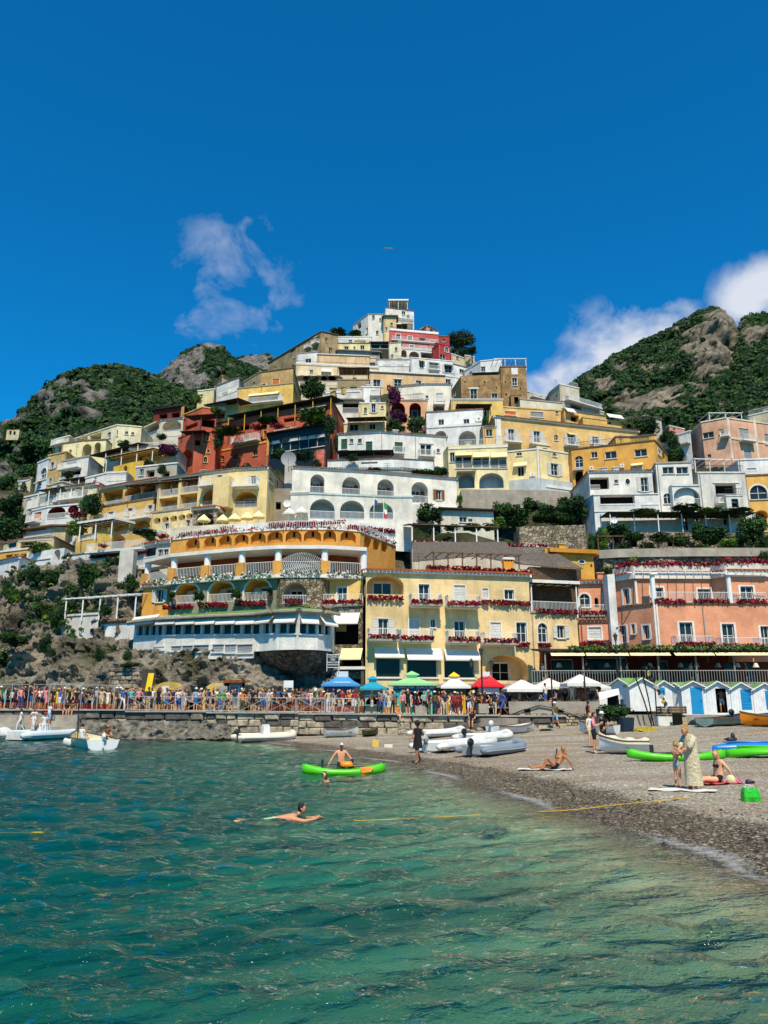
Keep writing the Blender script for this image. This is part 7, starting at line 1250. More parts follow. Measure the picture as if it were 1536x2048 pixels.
# ---- bathing huts
HW = mat('hut_white', (.74, .75, .75), .7, .1, 2., .15, 9., .25); HG = mat('hut_green_roof', '#6f9a56', .8, .15, 2.)
def hut(cx, x0, x1, D0, D1, yap, ye, yb, label, door=None, dm=None, side=None):
 """gabled hut: front from (x0,D0) to (x1,D1)"""
 a, b = P(*cx(x0, yb), D0), P(*cx(x1, yb), D1); s = Seg(Vector((a.x, a.y, 0)), Vector((b.x, b.y, 0))); z0 = P(*cx(x0, yb), D0).z; ze = P(*cx(x0, ye), D0).z; za = P(*cx((x0 + x1) / 2, yap), (D0 + D1) / 2).z; d = 2.2; r0 = empty('bathing_hut', (s.at(s.L / 2, z0)), label, 'hut', 'bathing huts along the beach')
 holes = []; q = MB()
 if door:
  u0, u1 = s.hit(*cx(door[0], (door[1] + door[3]) / 2))[0], s.hit(*cx(door[2], (door[1] + door[3]) / 2))[0]; h1 = s.hit(*cx((door[0] + door[2]) / 2, door[1]))[1]; h0 = max(z0, s.hit(*cx((door[0] + door[2]) / 2, door[3]))[1]); holes = [(u0, u1, h0, h1)]
 wall_with_holes(q, s, z0, ze, holes)
 n = max(2, int(s.L / .16))
 for k in range(n): u = s.L * k / n; hz = 0
 fr = [s.at(0, ze), s.at(s.L, ze), s.at(s.L / 2, za)]; q.add(fr, [(0, 1, 2)]); bk = [p - s.n * d for p in (s.at(0, z0), s.at(s.L, z0), s.at(s.L, ze), s.at(s.L / 2, za), s.at(0, ze))]; q.add(bk, [(4, 3, 2, 1, 0)])
 for u in (0, s.L): q.quad(s.at(u, z0), s.at(u, z0, -d), s.at(u, ze, -d), s.at(u, ze))
 q.build('wall', HW, r0); q = MB(); o_ = .12
 for u, sg_ in ((-o_, 1), (s.L + o_, -1)):
  e0, e1 = s.at(u, ze - .06, .15), s.at(u, ze - .06, -d - .1); t0, t1 = s.at(s.L / 2, za + .02, .15), s.at(s.L / 2, za + .02, -d - .1); q.add([e0, e1, t1, t0] + [p + UP * .06 for p in (e0, e1, t1, t0)], ((0, 1, 2, 3), (4, 7, 6, 5), (0, 3, 7, 4), (0, 4, 5, 1)))
 q.build('roof', HG, r0); q = MB()
 for u in (-o_, s.L + o_): q.bar(s.at(u, ze - .05, .18), s.at(s.L / 2, za + .03, .18), .045)
 q.build('bargeboard', WHITE, r0)
 q = MB()
 for k in range(1, n): 
  u = s.L * k / n
  if not (door and u0 - .03 < u < u1 + .03): q.obox(s.at(u, z0, .008), s.t, s.n, .02, .016, ze - z0)
 q.build('battens', HW, r0)
 if door:
  u0, u1, h0, h1 = holes[0]
  if dm:
   q = MB(); q.obox(s.at((u0 + u1) / 2, h0, -.06), s.t, s.n, u1 - u0, .06, h1 - h0); nl = 12
   for k in range(nl): zz = h0 + .1 + (h1 - h0 - .2) * k / nl; q.obox(s.at((u0 + u1) / 2, zz, -.02), s.t, s.n, (u1 - u0) * .8, .03, (h1 - h0 - .2) / nl * .6)
   do = q.build('door', dm, r0); q = MB(); q.ball(s.at(u1 - .1, (h0 + h1) / 2, .02), .04); q.build('handle', METAL, do)
  else:
   q = MB(); q.quad(s.at(u0, h0, -1.2), s.at(u1, h0, -1.2), s.at(u1, h1, -1.2), s.at(u0, h1, -1.2)); q.quad(s.at(u0, h0), s.at(u0, h0, -1.2), s.at(u0, h1, -1.2), s.at(u0, h1)); q.quad(s.at(u1, h0), s.at(u1, h0, -1.2), s.at(u1, h1, -1.2), s.at(u1, h1)); q.quad(s.at(u0, h0), s.at(u1, h0), s.at(u1, h0, -1.2), s.at(u0, h0, -1.2)); q.build('doorway', DARK, r0)
 return r0
BLU = paint('#1f93c9')
hut(V1, 785, 1005, 53.5, 53.2, 148, 200, 442, 'white bathing hut with a closed blue door, left of the open one', (852, 198, 958, 438), BLU)
hut(V1, 1008, 1220, 53.2, 52.9, 150, 208, 448, 'white bathing hut with its dark doorway open', (1076, 208, 1170, 425))
hut(V1, 1224, 1420, 52.9, 52.6, 160, 215, 450, 'white bathing hut with a blue door behind the blue boat', (1296, 218, 1388, 400), BLU)
hut(V1, 1424, 1640, 52.6, 52.3, 165, 222, 450, 'white bathing hut cut off at the right edge', (1515, 228, 1600, 400), BLU)
hut(V1, 318, 555, 52.6, 52.6, 120, 185, 410, 'white boarded hut carrying the shadow of the tall pole', None)
hut(V1, 555, 700, 53.2, 53.2, 145, 190, 420, 'narrow white hut with a small blue window', (575, 200, 622, 270), BLU)
hut(V1, 150, 318, 54.6, 53.0, 125, 180, 305, 'grey weathered hut side left of the boarded hut', None)
hut(V1, 690, 785, 54.4, 53.8, 165, 198, 440, 'plain pale hut wall set back between the huts', None)
q = MB(); a, b = P(*V1(300, 480), 52), P(*V1(1560, 470), 51.4); s = Seg(Vector((a.x, a.y, 0)), Vector((b.x, b.y, 0))); zt = P(*V1(800, 443), 52).z; q.obox(s.at(s.L / 2, .2, -2.2), s.t, s.n, s.L + 4, 5.4, zt - .2); o = q.build('hut_platform', CONC); tag(o, 'concrete platform under the row of bathing huts', 'platform')
# clutter by the huts
def crate(cx, x0, x1, y0, y1, D, m, label, name='crate', planks=3, depth=.7):
 a, b = P(*cx(x0, y1), D), P(*cx(x1, y1), D); s = Seg(Vector((a.x, a.y, 0)), Vector((b.x, b.y, 0))); h = P(*cx(x0, y0), D).z - a.z; r0 = empty(name, s.at(s.L / 2, a.z), label, name.split('_')[-1])
 for k in range(planks): q = MB(); q.obox(s.at(s.L / 2, a.z + h * k / planks, -depth / 2), s.t, s.n, s.L, depth, h / planks - .025); q.build('plank', m, r0)
 q = MB(); [q.obox(s.at(u, a.z, .02), s.t, s.n, .08, .04, h) for u in (.08, s.L - .08)]; q.build('batten', m, r0)
 return r0
crate(V1, 575, 655, 365, 430, 51, WOOD, 'wooden planter box at the foot of the tall pole'); crate(V1, 668, 818, 365, 432, 51, WOOD, 'long wooden planter box below the pale hut wall')
crate(V1, 565, 708, 455, 540, 50, paint('#d6d4cc'), 'white chest freezer box on the beach by the huts', 'storage_box', 1); crate(V1, 708, 818, 462, 535, 50, paint('#b7a384'), 'beige cabinet with a dark opening on the beach', 'cabinet', 2)
q = MB(); a = P(*V1(735, 530), 49.6); q.box(a.x - .3, a.x + .3, a.y - .05, a.y, a.z, a.z + .7); o = q.build('cabinet_opening_shade', DARK); tag(o, 'thin dark sheet as painted shade for the opening of the beige cabinet', 'painted shade')  # thin dark sheet stands in for the shade inside the cabinet opening
crate(V1, 660, 815, 545, 560, 49, WOOD, 'flat wooden pallet on the sand', 'pallet', 1, 1.); 
# tall decorated pole with flags
pb = P(*V1(525, 530), 50.5); r0 = empty('tall_pole', pb, 'leaning cluster of tall poles with ragged flags by the huts', 'pole')
for (dx, top, lean) in ((0, 3.5, -.5), (.18, 2.9, .1), (-.1, 3.2, -.9)): q = MB(); q.tube([(dx, 0, -.3), (dx + lean * .5, 0, top * .5), (dx + lean, .1, top)], .045, 0, 6); q.build('mast', DARKW, r0, loc=(0, 0, 0))
for k in range(16): q = MB(); z = .9 + k * .17; x = 1.5 - k * .14 + random.uniform(-.1, .1); q.ball((x * .6 + .1, -.05, z), (random.uniform(.05, .16), .05, random.uniform(.06, .2)), 0, 7, 5, .4); q.build('float', paint(random.choice(('#1c1c1e', '#a8962a', '#a8a49c', '#5a2a3a', '#2b2b30', '#1c1c1e'))), r0, loc=(0, 0, 0))
# small white tent, blue tub with plants
ta_ = P(*V1(50, 455), 50.5); r0 = empty('lean_to', ta_, 'small white lean-to tent against the terrace wall', 'tent'); w_ = (P(*V1(285, 455), 50.5) - ta_).length
q = MB(); q.add([(0, 0, 1.0), (w_ * .78, 0, 1.35), (w_, 1.4, 1.75), (w_ * .2, 1.4, 1.5)], [(0, 1, 2, 3)]); q.add([(0, 0, 1.), (0, 0, .45), (w_ * .28, .02, .5), (w_ * .3, 0, 1.12)], [(0, 1, 2, 3)]); q.build('canvas', FABW, r0, loc=(0, 0, 0))
for p in ((0.02, .02, 1.), (w_ * .76, .02, 1.3)): q = MB(); q.bar((p[0], p[1], -.3), p, .03); q.build('pole', RAILW, r0, loc=(0, 0, 0))
q = MB(); q.box(w_ * .3, w_ * .95, 1.3, 1.5, -.3, 1.5); q.build('back', DARK, r0, loc=(0, 0, 0))
g_ = G(*V1(275, 590)); r0 = empty('plant_tub', g_, 'dark blue tub of leafy plants by the terrace wall', 'planter'); q = MB(); q.ring([[Vector((r * math.cos(t), r * math.sin(t), z)) for t in [k * math.pi / 6 for k in range(12)]] for r, z in ((.45, 0), (.55, .8), (.5, .8), (.48, .7))]); q.build('tub', paint('#1b2a3c'), r0, loc=(0, 0, 0))
o = bpy.data.objects.new('leaves', CROWNS['m'][1]); COL.objects.link(o); o.parent = r0; o.location = (-.6, .2, 1.05); o.scale = (1.3, .8, .55)
g_ = G(*V1(140, 590)); crate(V1, 100, 190, 545, 595, g_.y, FABW, 'white polystyrene fish box near the tub', 'fish_box', 1); crate(V1, 190, 228, 555, 592, g_.y, paint('#c98a6a'), 'small clay coloured box near the tub', 'clay_box', 1, .4)
# fishing net heaps
def heap(cx, x, y, rx, ry, D, m, label, name, n=5200):
 g = P(*cx(x, y), D); g.z = float(ground_z(g.x, g.y)); mm = ppm(*cx(x, y), D) * cx.k; q = MB(); q.ball((0, 0, 0), (rx * mm, rx * mm * .5, ry * mm * 1.4), 0, 18, 9, .16); o = q.build(name, m, None, False, g); return tag(o, label, name.split('_')[-1])
heap(V1, 450, 575, 120, 26, 47, mat('yellow_net', '#c9b13a', .9, .4, 14., 1., 30., c2='#6d6020', c2scale=16.), 'heap of yellow fishing net below the huts', 'fishing_net')
heap(V1, 930, 500, 110, 36, 50, mat('green_net', '#20413a', .95, .4, 12., 1., 26.), 'heap of dark green fishing net by the grey boat', 'fishing_net')
heap(V1, 1110, 470, 60, 22, 51, mat('brown_net', '#6d5e46', .95, .4, 12., 1., 26.), 'small heap of brown net under the open hut', 'fishing_net')
heap(V1, 1490, 510, 50, 44, 47.5, mat('brown_net', '#6d5e46'), 'pile of brown gear at the right edge', 'gear_pile')
# ---- boats
def G2(px, D): p = P(px, 1450, D); return Vector((p.x, p.y, float(ground_z(p.x, p.y))))
def place(label, cat, name, A, B_, z=None, group=None):
 A = G(*A) if not isinstance(A, Vector) else A; B_ = G(*B_) if not isinstance(B_, Vector) else B_; d = B_ - A; c = (A + B_) / 2; r0 = empty(name, (c.x, c.y, z if z is not None else min(A.z, B_.z) + .02), label, cat, group); r0.rotation_euler = (0, 0, math.atan2(d.y, d.x)); return r0, math.hypot(d.x, d.y)
HYP = mat('rubber_white', (.66, .66, .63), .55, .12, 1.5, spec=.35); HYG = mat('rubber_grey', '#7d8a94', .55, .12, 1.5); GELW = mat('gelcoat', (.72, .72, .7), .35, .08, 1.5, spec=.5)
def outboard(r0, x, z, cowl='#2a2b2e', sc=.62):
 q = MB(); q.ball((x - .14 * sc, 0, z + .3 * sc), (.33 * sc, .2 * sc, .3 * sc), 0, 10, 7); q.build('engine_cowl', paint(cowl, .35), r0, loc=(0, 0, 0)); q = MB(); q.bar((x - .1 * sc, 0, z - .65 * sc), (x - .1 * sc, 0, z + .1 * sc), .07 * sc, 0, 6); q.obox((x - .15 * sc, 0, z - .68 * sc), (1, 0, 0), (0, 1, 0), .4 * sc, .08 * sc, .12 * sc); q.build('engine_leg', paint(cowl, .35), r0, loc=(0, 0, 0))
def rib(A, B_, label, r=.2, beam=1.5, m=None, engine='#2a2b2e', console=False, z=None, ecz=None, cover=None, Lmin=None, hull=None):
 r0, L = place(label, 'boat', 'inflatable_boat', A, B_, z); m = m or HYP; L = max(L, Lmin or 0); W_ = beam / 2; pts = []
 for k in range(25):
  t = k / 24 * 2 - 1; a = abs(t); sgn = -1 if t < 0 else 1
  if a > .62: x = -L / 2 + (1 - a) / .38 * (L * .55); y = W_; zz = r + .1
  else: f = a / .62; x = L / 2 - r - (L * .45) * (1 - math.sqrt(max(0, 1 - f ** 2.3))); y = W_ * f ** .8; zz = r + .1 + .22 * (1 - f) ** 1.5
  pts.append(Vector((x, sgn * y, zz)))
 rs = [r * .55] + [r] * 23 + [r * .55]; q = MB(); q.tube(pts, rs, 0, 10); q.build('tube', m, r0, True, (0, 0, 0)); q = MB()
 q.tube([p + Vector((0, 0, -.02)) + Vector((p.x * .0, (1 if p.y > 0 else -1) * (r + .01) if abs(p.y) > .3 else 0, 0)) + (Vector((r * .95, 0, 0)) if abs(p.y) <= .3 else Vector()) for p in pts], .03, 0, 5); q.build('rubbing_strake', GREYP, r0, True, (0, 0, 0))
 secs = []
 for k in range(9):
  t = k / 8; x = -L / 2 + .36 + t * (L - .6); w_ = W_ * (1 if t < .5 else max(.04, math.sqrt(max(0, 1 - ((t - .5) / .5) ** 2.4)))); kz = .0 + .25 * max(0, t - .6) ** 1.2 * 2
  secs.append([Vector((x, -w_, r + .02 + kz * .4)), Vector((x, -w_ * .55, .1 + kz)), Vector((x, 0, kz)), Vector((x, w_ * .55, .1 + kz)), Vector((x, w_, r + .02 + kz * .4))])
 q = MB(); q.ring(secs); q.build('hull', hull or GELW, r0, False, (0, 0, 0)); q = MB(); q.box(-L / 2 + .32, -L / 2 + .38, -W_ + .08, W_ - .08, .12, r * 2 + .06); q.build('transom', GREYP if m is HYG else HYP, r0, loc=(0, 0, 0)); q = MB(); q.box(-L * .1, L * .02, -W_, W_, r + .16, r + .22); q.build('seat', GELW, r0, loc=(0, 0, 0))
 if engine: outboard(r0, -L / 2 + .24, r * 2 + .04, engine)
 if console:
  q = MB(); q.ring([[Vector((x, y, z_)) for x, y in ((-.3 + o, -.3), (.25 - o, -.3), (.25 - o, .3), (-.3 + o, .3))] for z_, o in ((.2, 0), (1.0, .06), (1.15, .12))]); q.build('console', GELW, r0, loc=(0, 0, 0)); q = MB(); q.tube([(-.1, -.26, 1.1), (-.15, 0, 1.22), (-.1, .26, 1.1)], .02); q.add([(.1, -.28, 1.12), (.1, .28, 1.12), (-.02, .24, 1.45), (-.02, -.24, 1.45)], [(0, 1, 2, 3)]); q.build('windscreen', mat('tinted_screen', '#39484e', .2, 0, spec=.5), r0, loc=(0, 0, 0))
 return r0, L
def rowboat(A, B_, label, m, beam=1.3, depth=.55, inside=None, z=None, name='rowing_boat', cover=False, engine=None, stripe=None):
 r0, L = place(label, 'boat', name, A, B_, z); W_ = beam / 2; so = []; si = []
 for k in range(13):
  t = k / 12; x = -L / 2 + t * L; f = (1 - max(0, (t - .35) / .65) ** 2.2) * (.82 + .18 * min(1, t / .35)); w_ = max(.03, W_ * f); h = depth + .28 * max(0, t - .45) ** 1.5 * 2; kz = .3 * max(0, t - .72) ** 1.2 * 2.2
  so.append([Vector((x, -w_, h)), Vector((x, -w_ * .86, h * .45 + kz * .4)), Vector((x, -w_ * .4, .08 + kz * .8)), Vector((x, 0, kz)), Vector((x, w_ * .4, .08 + kz * .8)), Vector((x, w_ * .86, h * .45 + kz * .4)), Vector((x, w_, h))])
  si.append([Vector((p.x, p.y * .9, p.z * (.96 if abs(p.y) > w_ * .95 else 1) + (.06 if abs(p.y) < w_ * .95 else .0))) for p in so[-1]])
 q = MB(); q.ring(so, 0, False, False); q.add(so[0], [tuple(range(7))]); q.build('hull', m, r0, True, (0, 0, 0)); q = MB(); q.ring(si, 0, False, False); q.build('lining', inside or m, r0, True, (0, 0, 0))
 q = MB(); q.tube([s_[0] for s_ in so] + [s_[6] for s_ in so[::-1]], .035, 0, 5); q.build('gunwale', WOOD if not stripe else paint(stripe), r0, loc=(0, 0, 0))
 if cover:
  q = MB(); cs_ = []
  for k, s_ in enumerate(so): cs_.append([s_[0] + Vector((0, -.03, -.12)), s_[0] + Vector((0, 0, .04)), Vector((s_[3].x, s_[0].y * .4, s_[0].z + .12 * math.sin(k * 2.1) * .5 + .03)), Vector((s_[3].x, 0, s_[0].z + .1 + .06 * math.sin(k * 1.7))), Vector((s_[3].x, s_[6].y * .4, s_[6].z + .05 * math.sin(k * 2.9))), s_[6] + Vector((0, 0, .04)), s_[6] + Vector((0, .03, -.12))])
  q.ring(cs_, 0, False, False); q.build('cover', cover, r0, False, (0, 0, 0))
 else:
  for x in (-L * .3, 0, L * .22): q = MB(); q.box(x - .12, x + .12, -W_ * .84, W_ * .84, depth * .62, depth * .68); q.build('thwart', WOOD if not inside else inside, r0, loc=(0, 0, 0))
 if engine: outboard(r0, -L / 2, depth, engine)
 return r0, L
KGR = mat('kayak_green', '#4fc314', .35, .1, 1., spec=.5); KBL = mat('kayak_blue', '#1f78c4', .35, .1, 1., spec=.5); KOR = mat('kayak_orange', '#f08416', .4, .08, 1., spec=.5)
def kayak(A, B_, label, m, beam=.78, z=None, flip=False, name='kayak'):
 r0, L = place(label, 'kayak', name, A, B_, z); secs = []; n = 21
 for k in range(n):
  t = k / (n - 1) * 2 - 1; a = abs(t); w_ = max(.015, beam / 2 * (1 - a ** 2.6)); up = .16 * a ** 2.5; kz = .16 * a ** 3; tp = .32 + up - .05 * (1 - a)
  if flip: secs.append([Vector((t * L / 2, y * w_, .42 - z_)) for y, z_ in ((-1, .22 + up * .6), (-.75, tp), (0, tp + .03), (.75, tp), (1, .22 + up * .6), (.8, .08 + kz), (.25, kz), (-.25, kz), (-.8, .08 + kz))])
  else: secs.append([Vector((t * L / 2, y * w_, z_)) for y, z_ in ((-1, .2 + up * .6), (-.8, tp), (0, tp + .02), (.8, tp), (1, .2 + up * .6), (.85, .08 + kz), (.3, kz), (-.3, kz), (-.85, .08 + kz))])
 q = MB(); q.ring(secs); q.build('hull', m, r0, True, (0, 0, 0))
 if not flip:
  for x in (-L * .16, L * .2):
   q = MB(); q.ring([[Vector((x + rx * math.cos(t) * e, rx * .42 * math.sin(t) * e, .315 + dz)) for t in [k * math.pi / 8 for k in range(16)]] for rx, e, dz in ((.52, 1., .0), (.5, .95, .03), (.4, .9, .0))], 0, True, False); q.ball((x, 0, .3), (.4, .2, .03), 0, 12, 4); q.build('cockpit', METAL, r0, loc=(0, 0, 0)); q = MB(); q.obox((x - .3, 0, .33), (1, 0, .0), (0, 1, 0), .08, .36, .28); q.build('seat_back', METAL, r0, loc=(0, 0, 0))
  for e in (-1, 1): q = MB(); q.tube([(e * L * .47, -.04, .46), (e * L * .5, 0, .5), (e * L * .47, .04, .46)], .02, 0, 5); q.build('carry_handle', METAL, r0, loc=(0, 0, 0))
 else:
  for y in (-.12, .12): q = MB(); q.tube([(-L * .38, y, .41), (0, y * 1.4, .425), (L * .38, y, .41)], .03, 0, 5); q.build('keel_rib', m, r0, True, (0, 0, 0))
 return r0, L
Pw = lambda x, y: Pz(x, y, 0.)
# kayak afloat with its gear
kr, kL = kayak(Pw(604, 1549), Pw(770, 1547), 'lime green kayak floating beside the bearded man', KGR, z=-.1)
q = MB(); q.add([(.55, -.36, .36), (1.05, -.3, .36), (.95, -.37, .2), (.62, -.39, .16)], [(0, 1, 2, 3)]); q.build('orange_panel', KOR, kr, loc=(0, 0, 0))
def paddle(label, c, d, L=2.1, m=None):
 d = Vector(d).normalized(); r0 = empty('paddle', c, label, 'paddle'); q = MB(); q.bar(d * -L / 2, d * L / 2, .016, 0, 6); q.build('shaft', METAL, r0, loc=(0, 0, 0)); sd = d.cross(UP).normalized()
 for e in (-1, 1): q = MB(); o_ = d * (e * L / 2); q.ring([[o_ + d * (e * a) + sd * (w_ * sx) + UP * (dz + .01 * sx * sx) for sx, dz in ((-1, 0), (0, .015), (1, 0), (0, -.01))] for a, w_ in ((-.22, .03), (-.1, .08), (.08, .09), (.2, .06), (.24, .02))]); q.build('blade', m or KOR, r0, loc=(0, 0, 0))
 return r0
kc = kr.location; paddle('orange bladed paddle lying across the floating kayak', (kc.x - .25, kc.y, .32), (1, .12, .02), 1.9)
q = MB(); q.ring([[Vector((x, y * w_, z_)) for y, z_ in ((-1, .0), (-.5, .16), (.5, .16), (1, 0), (0, -.05))] for x, w_ in ((-.22, .16), (-.1, .22), (.15, .22), (.26, .12))]); o = q.build('life_vest', KOR, None, True, (kc.x + .1, kc.y - .02, .28)); tag(o, 'orange life vest lying on the floating kayak deck', 'life vest')
kayak((1255, 1524), (1452, 1518), 'lime green kayak on the beach behind the woman in the cream gown', KGR)
kayak((1452, 1516), (1660, 1512), 'big lime green kayak turned over at the right edge', KGR, 1.05, None, True); kayak((1425, 1506), (1640, 1494), 'blue and white kayak behind the overturned green one', KBL, .9, None, True)
rib((832, 1478), (925, 1468), 'white inflatable dinghy turned bow right behind the walking woman', .2, 1.5, engine=None)
rib((848, 1508), (982, 1488), 'white inflatable boat with a grey outboard beside the walking woman', .21, 1.6, engine='#8d959b')
rib((925, 1488), (1018, 1478), 'white inflatable boat with a black outboard in the row', .2, 1.5, engine='#1c1d20')
rib((938, 1516), (1040, 1500), 'grey inflatable boat nearest the water in the row', .2, 1.4, HYG, '#1c1d20', hull=HYG)
rowboat((985, 1472), (1068, 1462), 'white dinghy with a white outboard above the inflatables', GELW, 1.4, engine='#d5d5d2')
rib(G2(470, 52.6), G2(592, 54.4), 'cream inflatable boat with a yellow seat drawn up on the beach', .24, 1.9, mat('rubber_cream', '#d8d2bd', .55, .12), '#2a2b2e', True)
rowboat(G2(650, 53.6), G2(716, 54.2), 'small white rowing boat with a turquoise stern at the quay foot', GELW, 1.3)
q = rowboat(G2(726, 53.8), G2(756, 54), 'small round green coracle near the quay', mat('coracle_green', '#4f5f3a', .8, .3, 4.), 1.1, .4)
rowboat((1300, 1506), (1200, 1508), 'white boat under a cream tarpaulin beside the couple', GELW, 1.3, cover=mat('tarpaulin', '#cdc4ae', .9, .15, 2., .4, 5.))
rowboat((1235, 1469), (1160, 1469), 'white skiff half hidden behind the couple', GELW, 1.2, engine=None)
rowboat((1410, 1455), (1484, 1450), 'grey-green wooden boat on the sand below the huts', mat('boat_grey_green', '#7d8f88', .6, .2, 2.), 1.4, .5, mat('boat_dark_green', '#22463c', .7, .2))
rowboat(G2(1468, 49.6), G2(1570, 50.2), 'blue-sided boat with an outboard under the huts', mat('boat_blue', '#6f97b8', .5, .15), 1.5, .6, paint('#2f5d86'), engine='#1c1d20')
rowboat(G2(1580, 46.5), G2(1482, 47), 'orange bowed boat at the right edge of the beach', mat('boat_orange', '#ef8a1d', .45, .1), 1.4, .62, mat('boat_navy', '#16214a', .6, .1))
# boats on the water at the left
rib(Pw(18, 1482), Pw(150, 1475), 'big white inflatable boat moored at the landing steps', .3, 2.2, mat('rubber_pale_blue', '#c6d6dc', .5, .1), None, True, -.05, hull=mat('boat_black', '#15171a', .5, .1))
rib(Pw(-90, 1484), Pw(14, 1479), 'white inflatable boat cut off at the left edge', .3, 2.2, None, None, False, -.05, hull=mat('boat_black', '#15171a', .5, .1))
mb_r, mb_L = rowboat(Pw(205, 1500), Pw(150, 1486), 'white motor launch with fenders carrying two people', GELW, 2.1, .75, mat('launch_cream', '#e6ddb4', .5, .1), -.22, 'motor_launch', engine='#d5d5d2')
for k in range(4): q = MB(); q.ball((-.3 + k * .55, 1.06, .45), (.12, .12, .22), 0, 8, 6); q.build('fender', FABW, mb_r, True, (0, 0, 0))
q = MB(); q.bar((.5, .5, .6), (.7, .6, 2.6), .03); q.bar((.1, .6, .6), (.55, .6, 2.1), .02); q.build('mast', METAL, mb_r, loc=(0, 0, 0))
# ---- small things on the beach
def towel(px, py, w, l, rot, m, label, name='towel'):
 g = G(px, py); q = MB(); n = 8; V = []
 for i in range(n + 1):
  for j in range(4): x = (i / n - .5) * l; y = (j / 3 - .5) * w; V.append(Vector((x, y, .03 + .015 * math.sin(i * 1.9 + j) + random.uniform(0, .012))))
 q.add(V, [(i * 4 + j, (i + 1) * 4 + j, (i + 1) * 4 + j + 1, i * 4 + j + 1) for i in range(n) for j in range(3)]); o = q.build(name, m, None, True, g); o.rotation_euler = (0, -.02, rot); return tag(o, label, 'towel')
towel(1090, 1540, .8, 1.9, -.3, FABW, 'white towel under the reclining sunbather'); towel(1365, 1582, .7, 1.7, -.45, FABW, 'white towel under the woman in the gown and the child'); towel(1440, 1568, .6, 1.1, .1, paint('#c9414a', .9), 'red towel under the blonde sunbather')
g_ = G(1502, 1602); r0 = empty('beach_bag', g_, 'bright green plastic beach bag standing on the shingle', 'bag'); q = MB(); q.ring([[Vector((x * w_, y * d_, z_)) for x, y in ((-1, -1), (0, -1.12), (1, -1), (1, 1), (0, 1.1), (-1, 1))] for w_, d_, z_ in ((.2, .09, 0), (.195, .11, .1), (.18, .1, .22), (.15, .08, .3))], 0, True, True); q.build('body', mat('bag_green', '#2fc22a', .4, .25, 9., spec=.5, c2='#0f8f1e', c2scale=8.), r0, loc=(0, 0, 0))
for y in (-.1, .1): q = MB(); q.tube([(-.08, y * .8, .28), (-.05, y, .36), (.05, y, .36), (.08, y * .8, .28)], .01); q.build('handle', FABW, r0, loc=(0, 0, 0))
g_ = G(1470, 1568); r0 = empty('straw_bag', g_, 'pale bag with pink cords beside the blonde sunbather', 'bag'); q = MB(); q.ball((-.1, 0, .12), (.13, .09, .13), 0, 10, 6, .1); q.build('body', paint('#d9d3a4', .9), r0, loc=(0, 0, 0)); q = MB(); [q.tube([(-.3 + k * .1, 0, .03), (-.2 + k * .1, .05, .18), (-.05 + k * .1, 0, .02)], .025) for k in range(4)]; q.build('cords', paint('#c97a92', .9), r0, loc=(0, 0, 0)); q = MB(); q.ball((.42, 0, .06), (.14, .1, .07), 0, 8, 5, .2); q.build('purse', paint('#2a1f3a'), r0, loc=(0, 0, 0))
g_ = G(751, 1495); r0 = empty('jerry_can', g_, 'yellow jerry can standing on the shingle', 'canister'); q = MB(); q.ring([[Vector((x * w_, y * .1, z_)) for x, y in ((-1, -1), (1, -1), (1, 1), (-1, 1))] for w_, z_ in ((.16, 0), (.17, .03), (.17, .36), (.12, .42))]); q.build('body', paint('#d8b154'), r0, loc=(0, 0, 0)); q = MB(); q.bar((.06, 0, .42), (.06, 0, .47), .03, 0, 8); q.build('cap', METAL, r0, loc=(0, 0, 0))
crate(X5, 728, 786, 308, 332, G(776, 1495).y, FABW, 'low white box right of the yellow can', 'white_box', 1, .4)
crate(X5, 898, 940, 320, 342, G(822, 1498).y, paint('#d9b33a'), 'small yellow box behind the walking woman', 'yellow_box', 1, .4)
g_ = G(1462, 1483); q = MB(); q.ball((0, 0, .1), (.3, .14, .1), 0, 9, 6, .2); q.ball((.12, 0, .24), (.1, .1, .16), 0, 8, 6, .2); o = q.build('backpack', METAL, None, False, g_); tag(o, 'black backpack lying on the sand above the blue kayak', 'backpack')
g_ = G(1092, 1462); q = MB(); q.ball((0, 0, .05), (.5, .16, .08), 0, 10, 5, .4); o = q.build('driftwood', DARKW, None, False, g_); tag(o, 'dark driftwood at the foot of the terrace wall', 'driftwood')
def rope(pts, r_, m, label):
 q = MB(); q.tube(pts, r_, 0, 5); o = q.build('rope', m); return tag(o, label, 'rope')
YR = mat('yellow_rope', '#d2a91f', .8, .2, 8.)
a, b = G(1075, 1628), G(1392, 1600); rope([a.lerp(b, k / 12) + UP * (float(ground_z(a.lerp(b, k / 12).x, a.lerp(b, k / 12).y)) - a.lerp(b, k / 12).z + .06 + (.12 if k == 0 else 0)) if ground_z(a.lerp(b, k / 12).x, a.lerp(b, k / 12).y) > 0 else Vector((a.lerp(b, k / 12).x, a.lerp(b, k / 12).y, .05)) for k in range(13)], .009, YR, 'yellow mooring rope running up the wet shingle')
rope([Pw(708, 1646) + UP * .045, Pw(840, 1642) + UP * .06, Pw(962, 1634) + UP * .05], .008, YR, 'yellow rope floating in the shallows'); rope([Pw(-40, 1671) + UP * .05, Pw(86, 1670) + UP * .05], .009, YR, 'yellow rope floating at the left edge')
for i, (x0, y0, x1, y1) in enumerate(((1000, 1492, 1190, 1488), (1300, 1493, 1536, 1466), (1036, 1472, 1180, 1470))):
 a, b = G(x0, y0), G(x1, y1); rope([Vector((a.lerp(b, k / 8).x, a.lerp(b, k / 8).y, float(ground_z(a.lerp(b, k / 8).x, a.lerp(b, k / 8).y)) + .03)) for k in range(9)], .022, mat('pale_rope', '#b7a686', .9, .2), ['pale mooring rope left of the couple', 'pale mooring rope across the sand behind the kayaks', 'pale mooring rope near the terrace wall'][i])
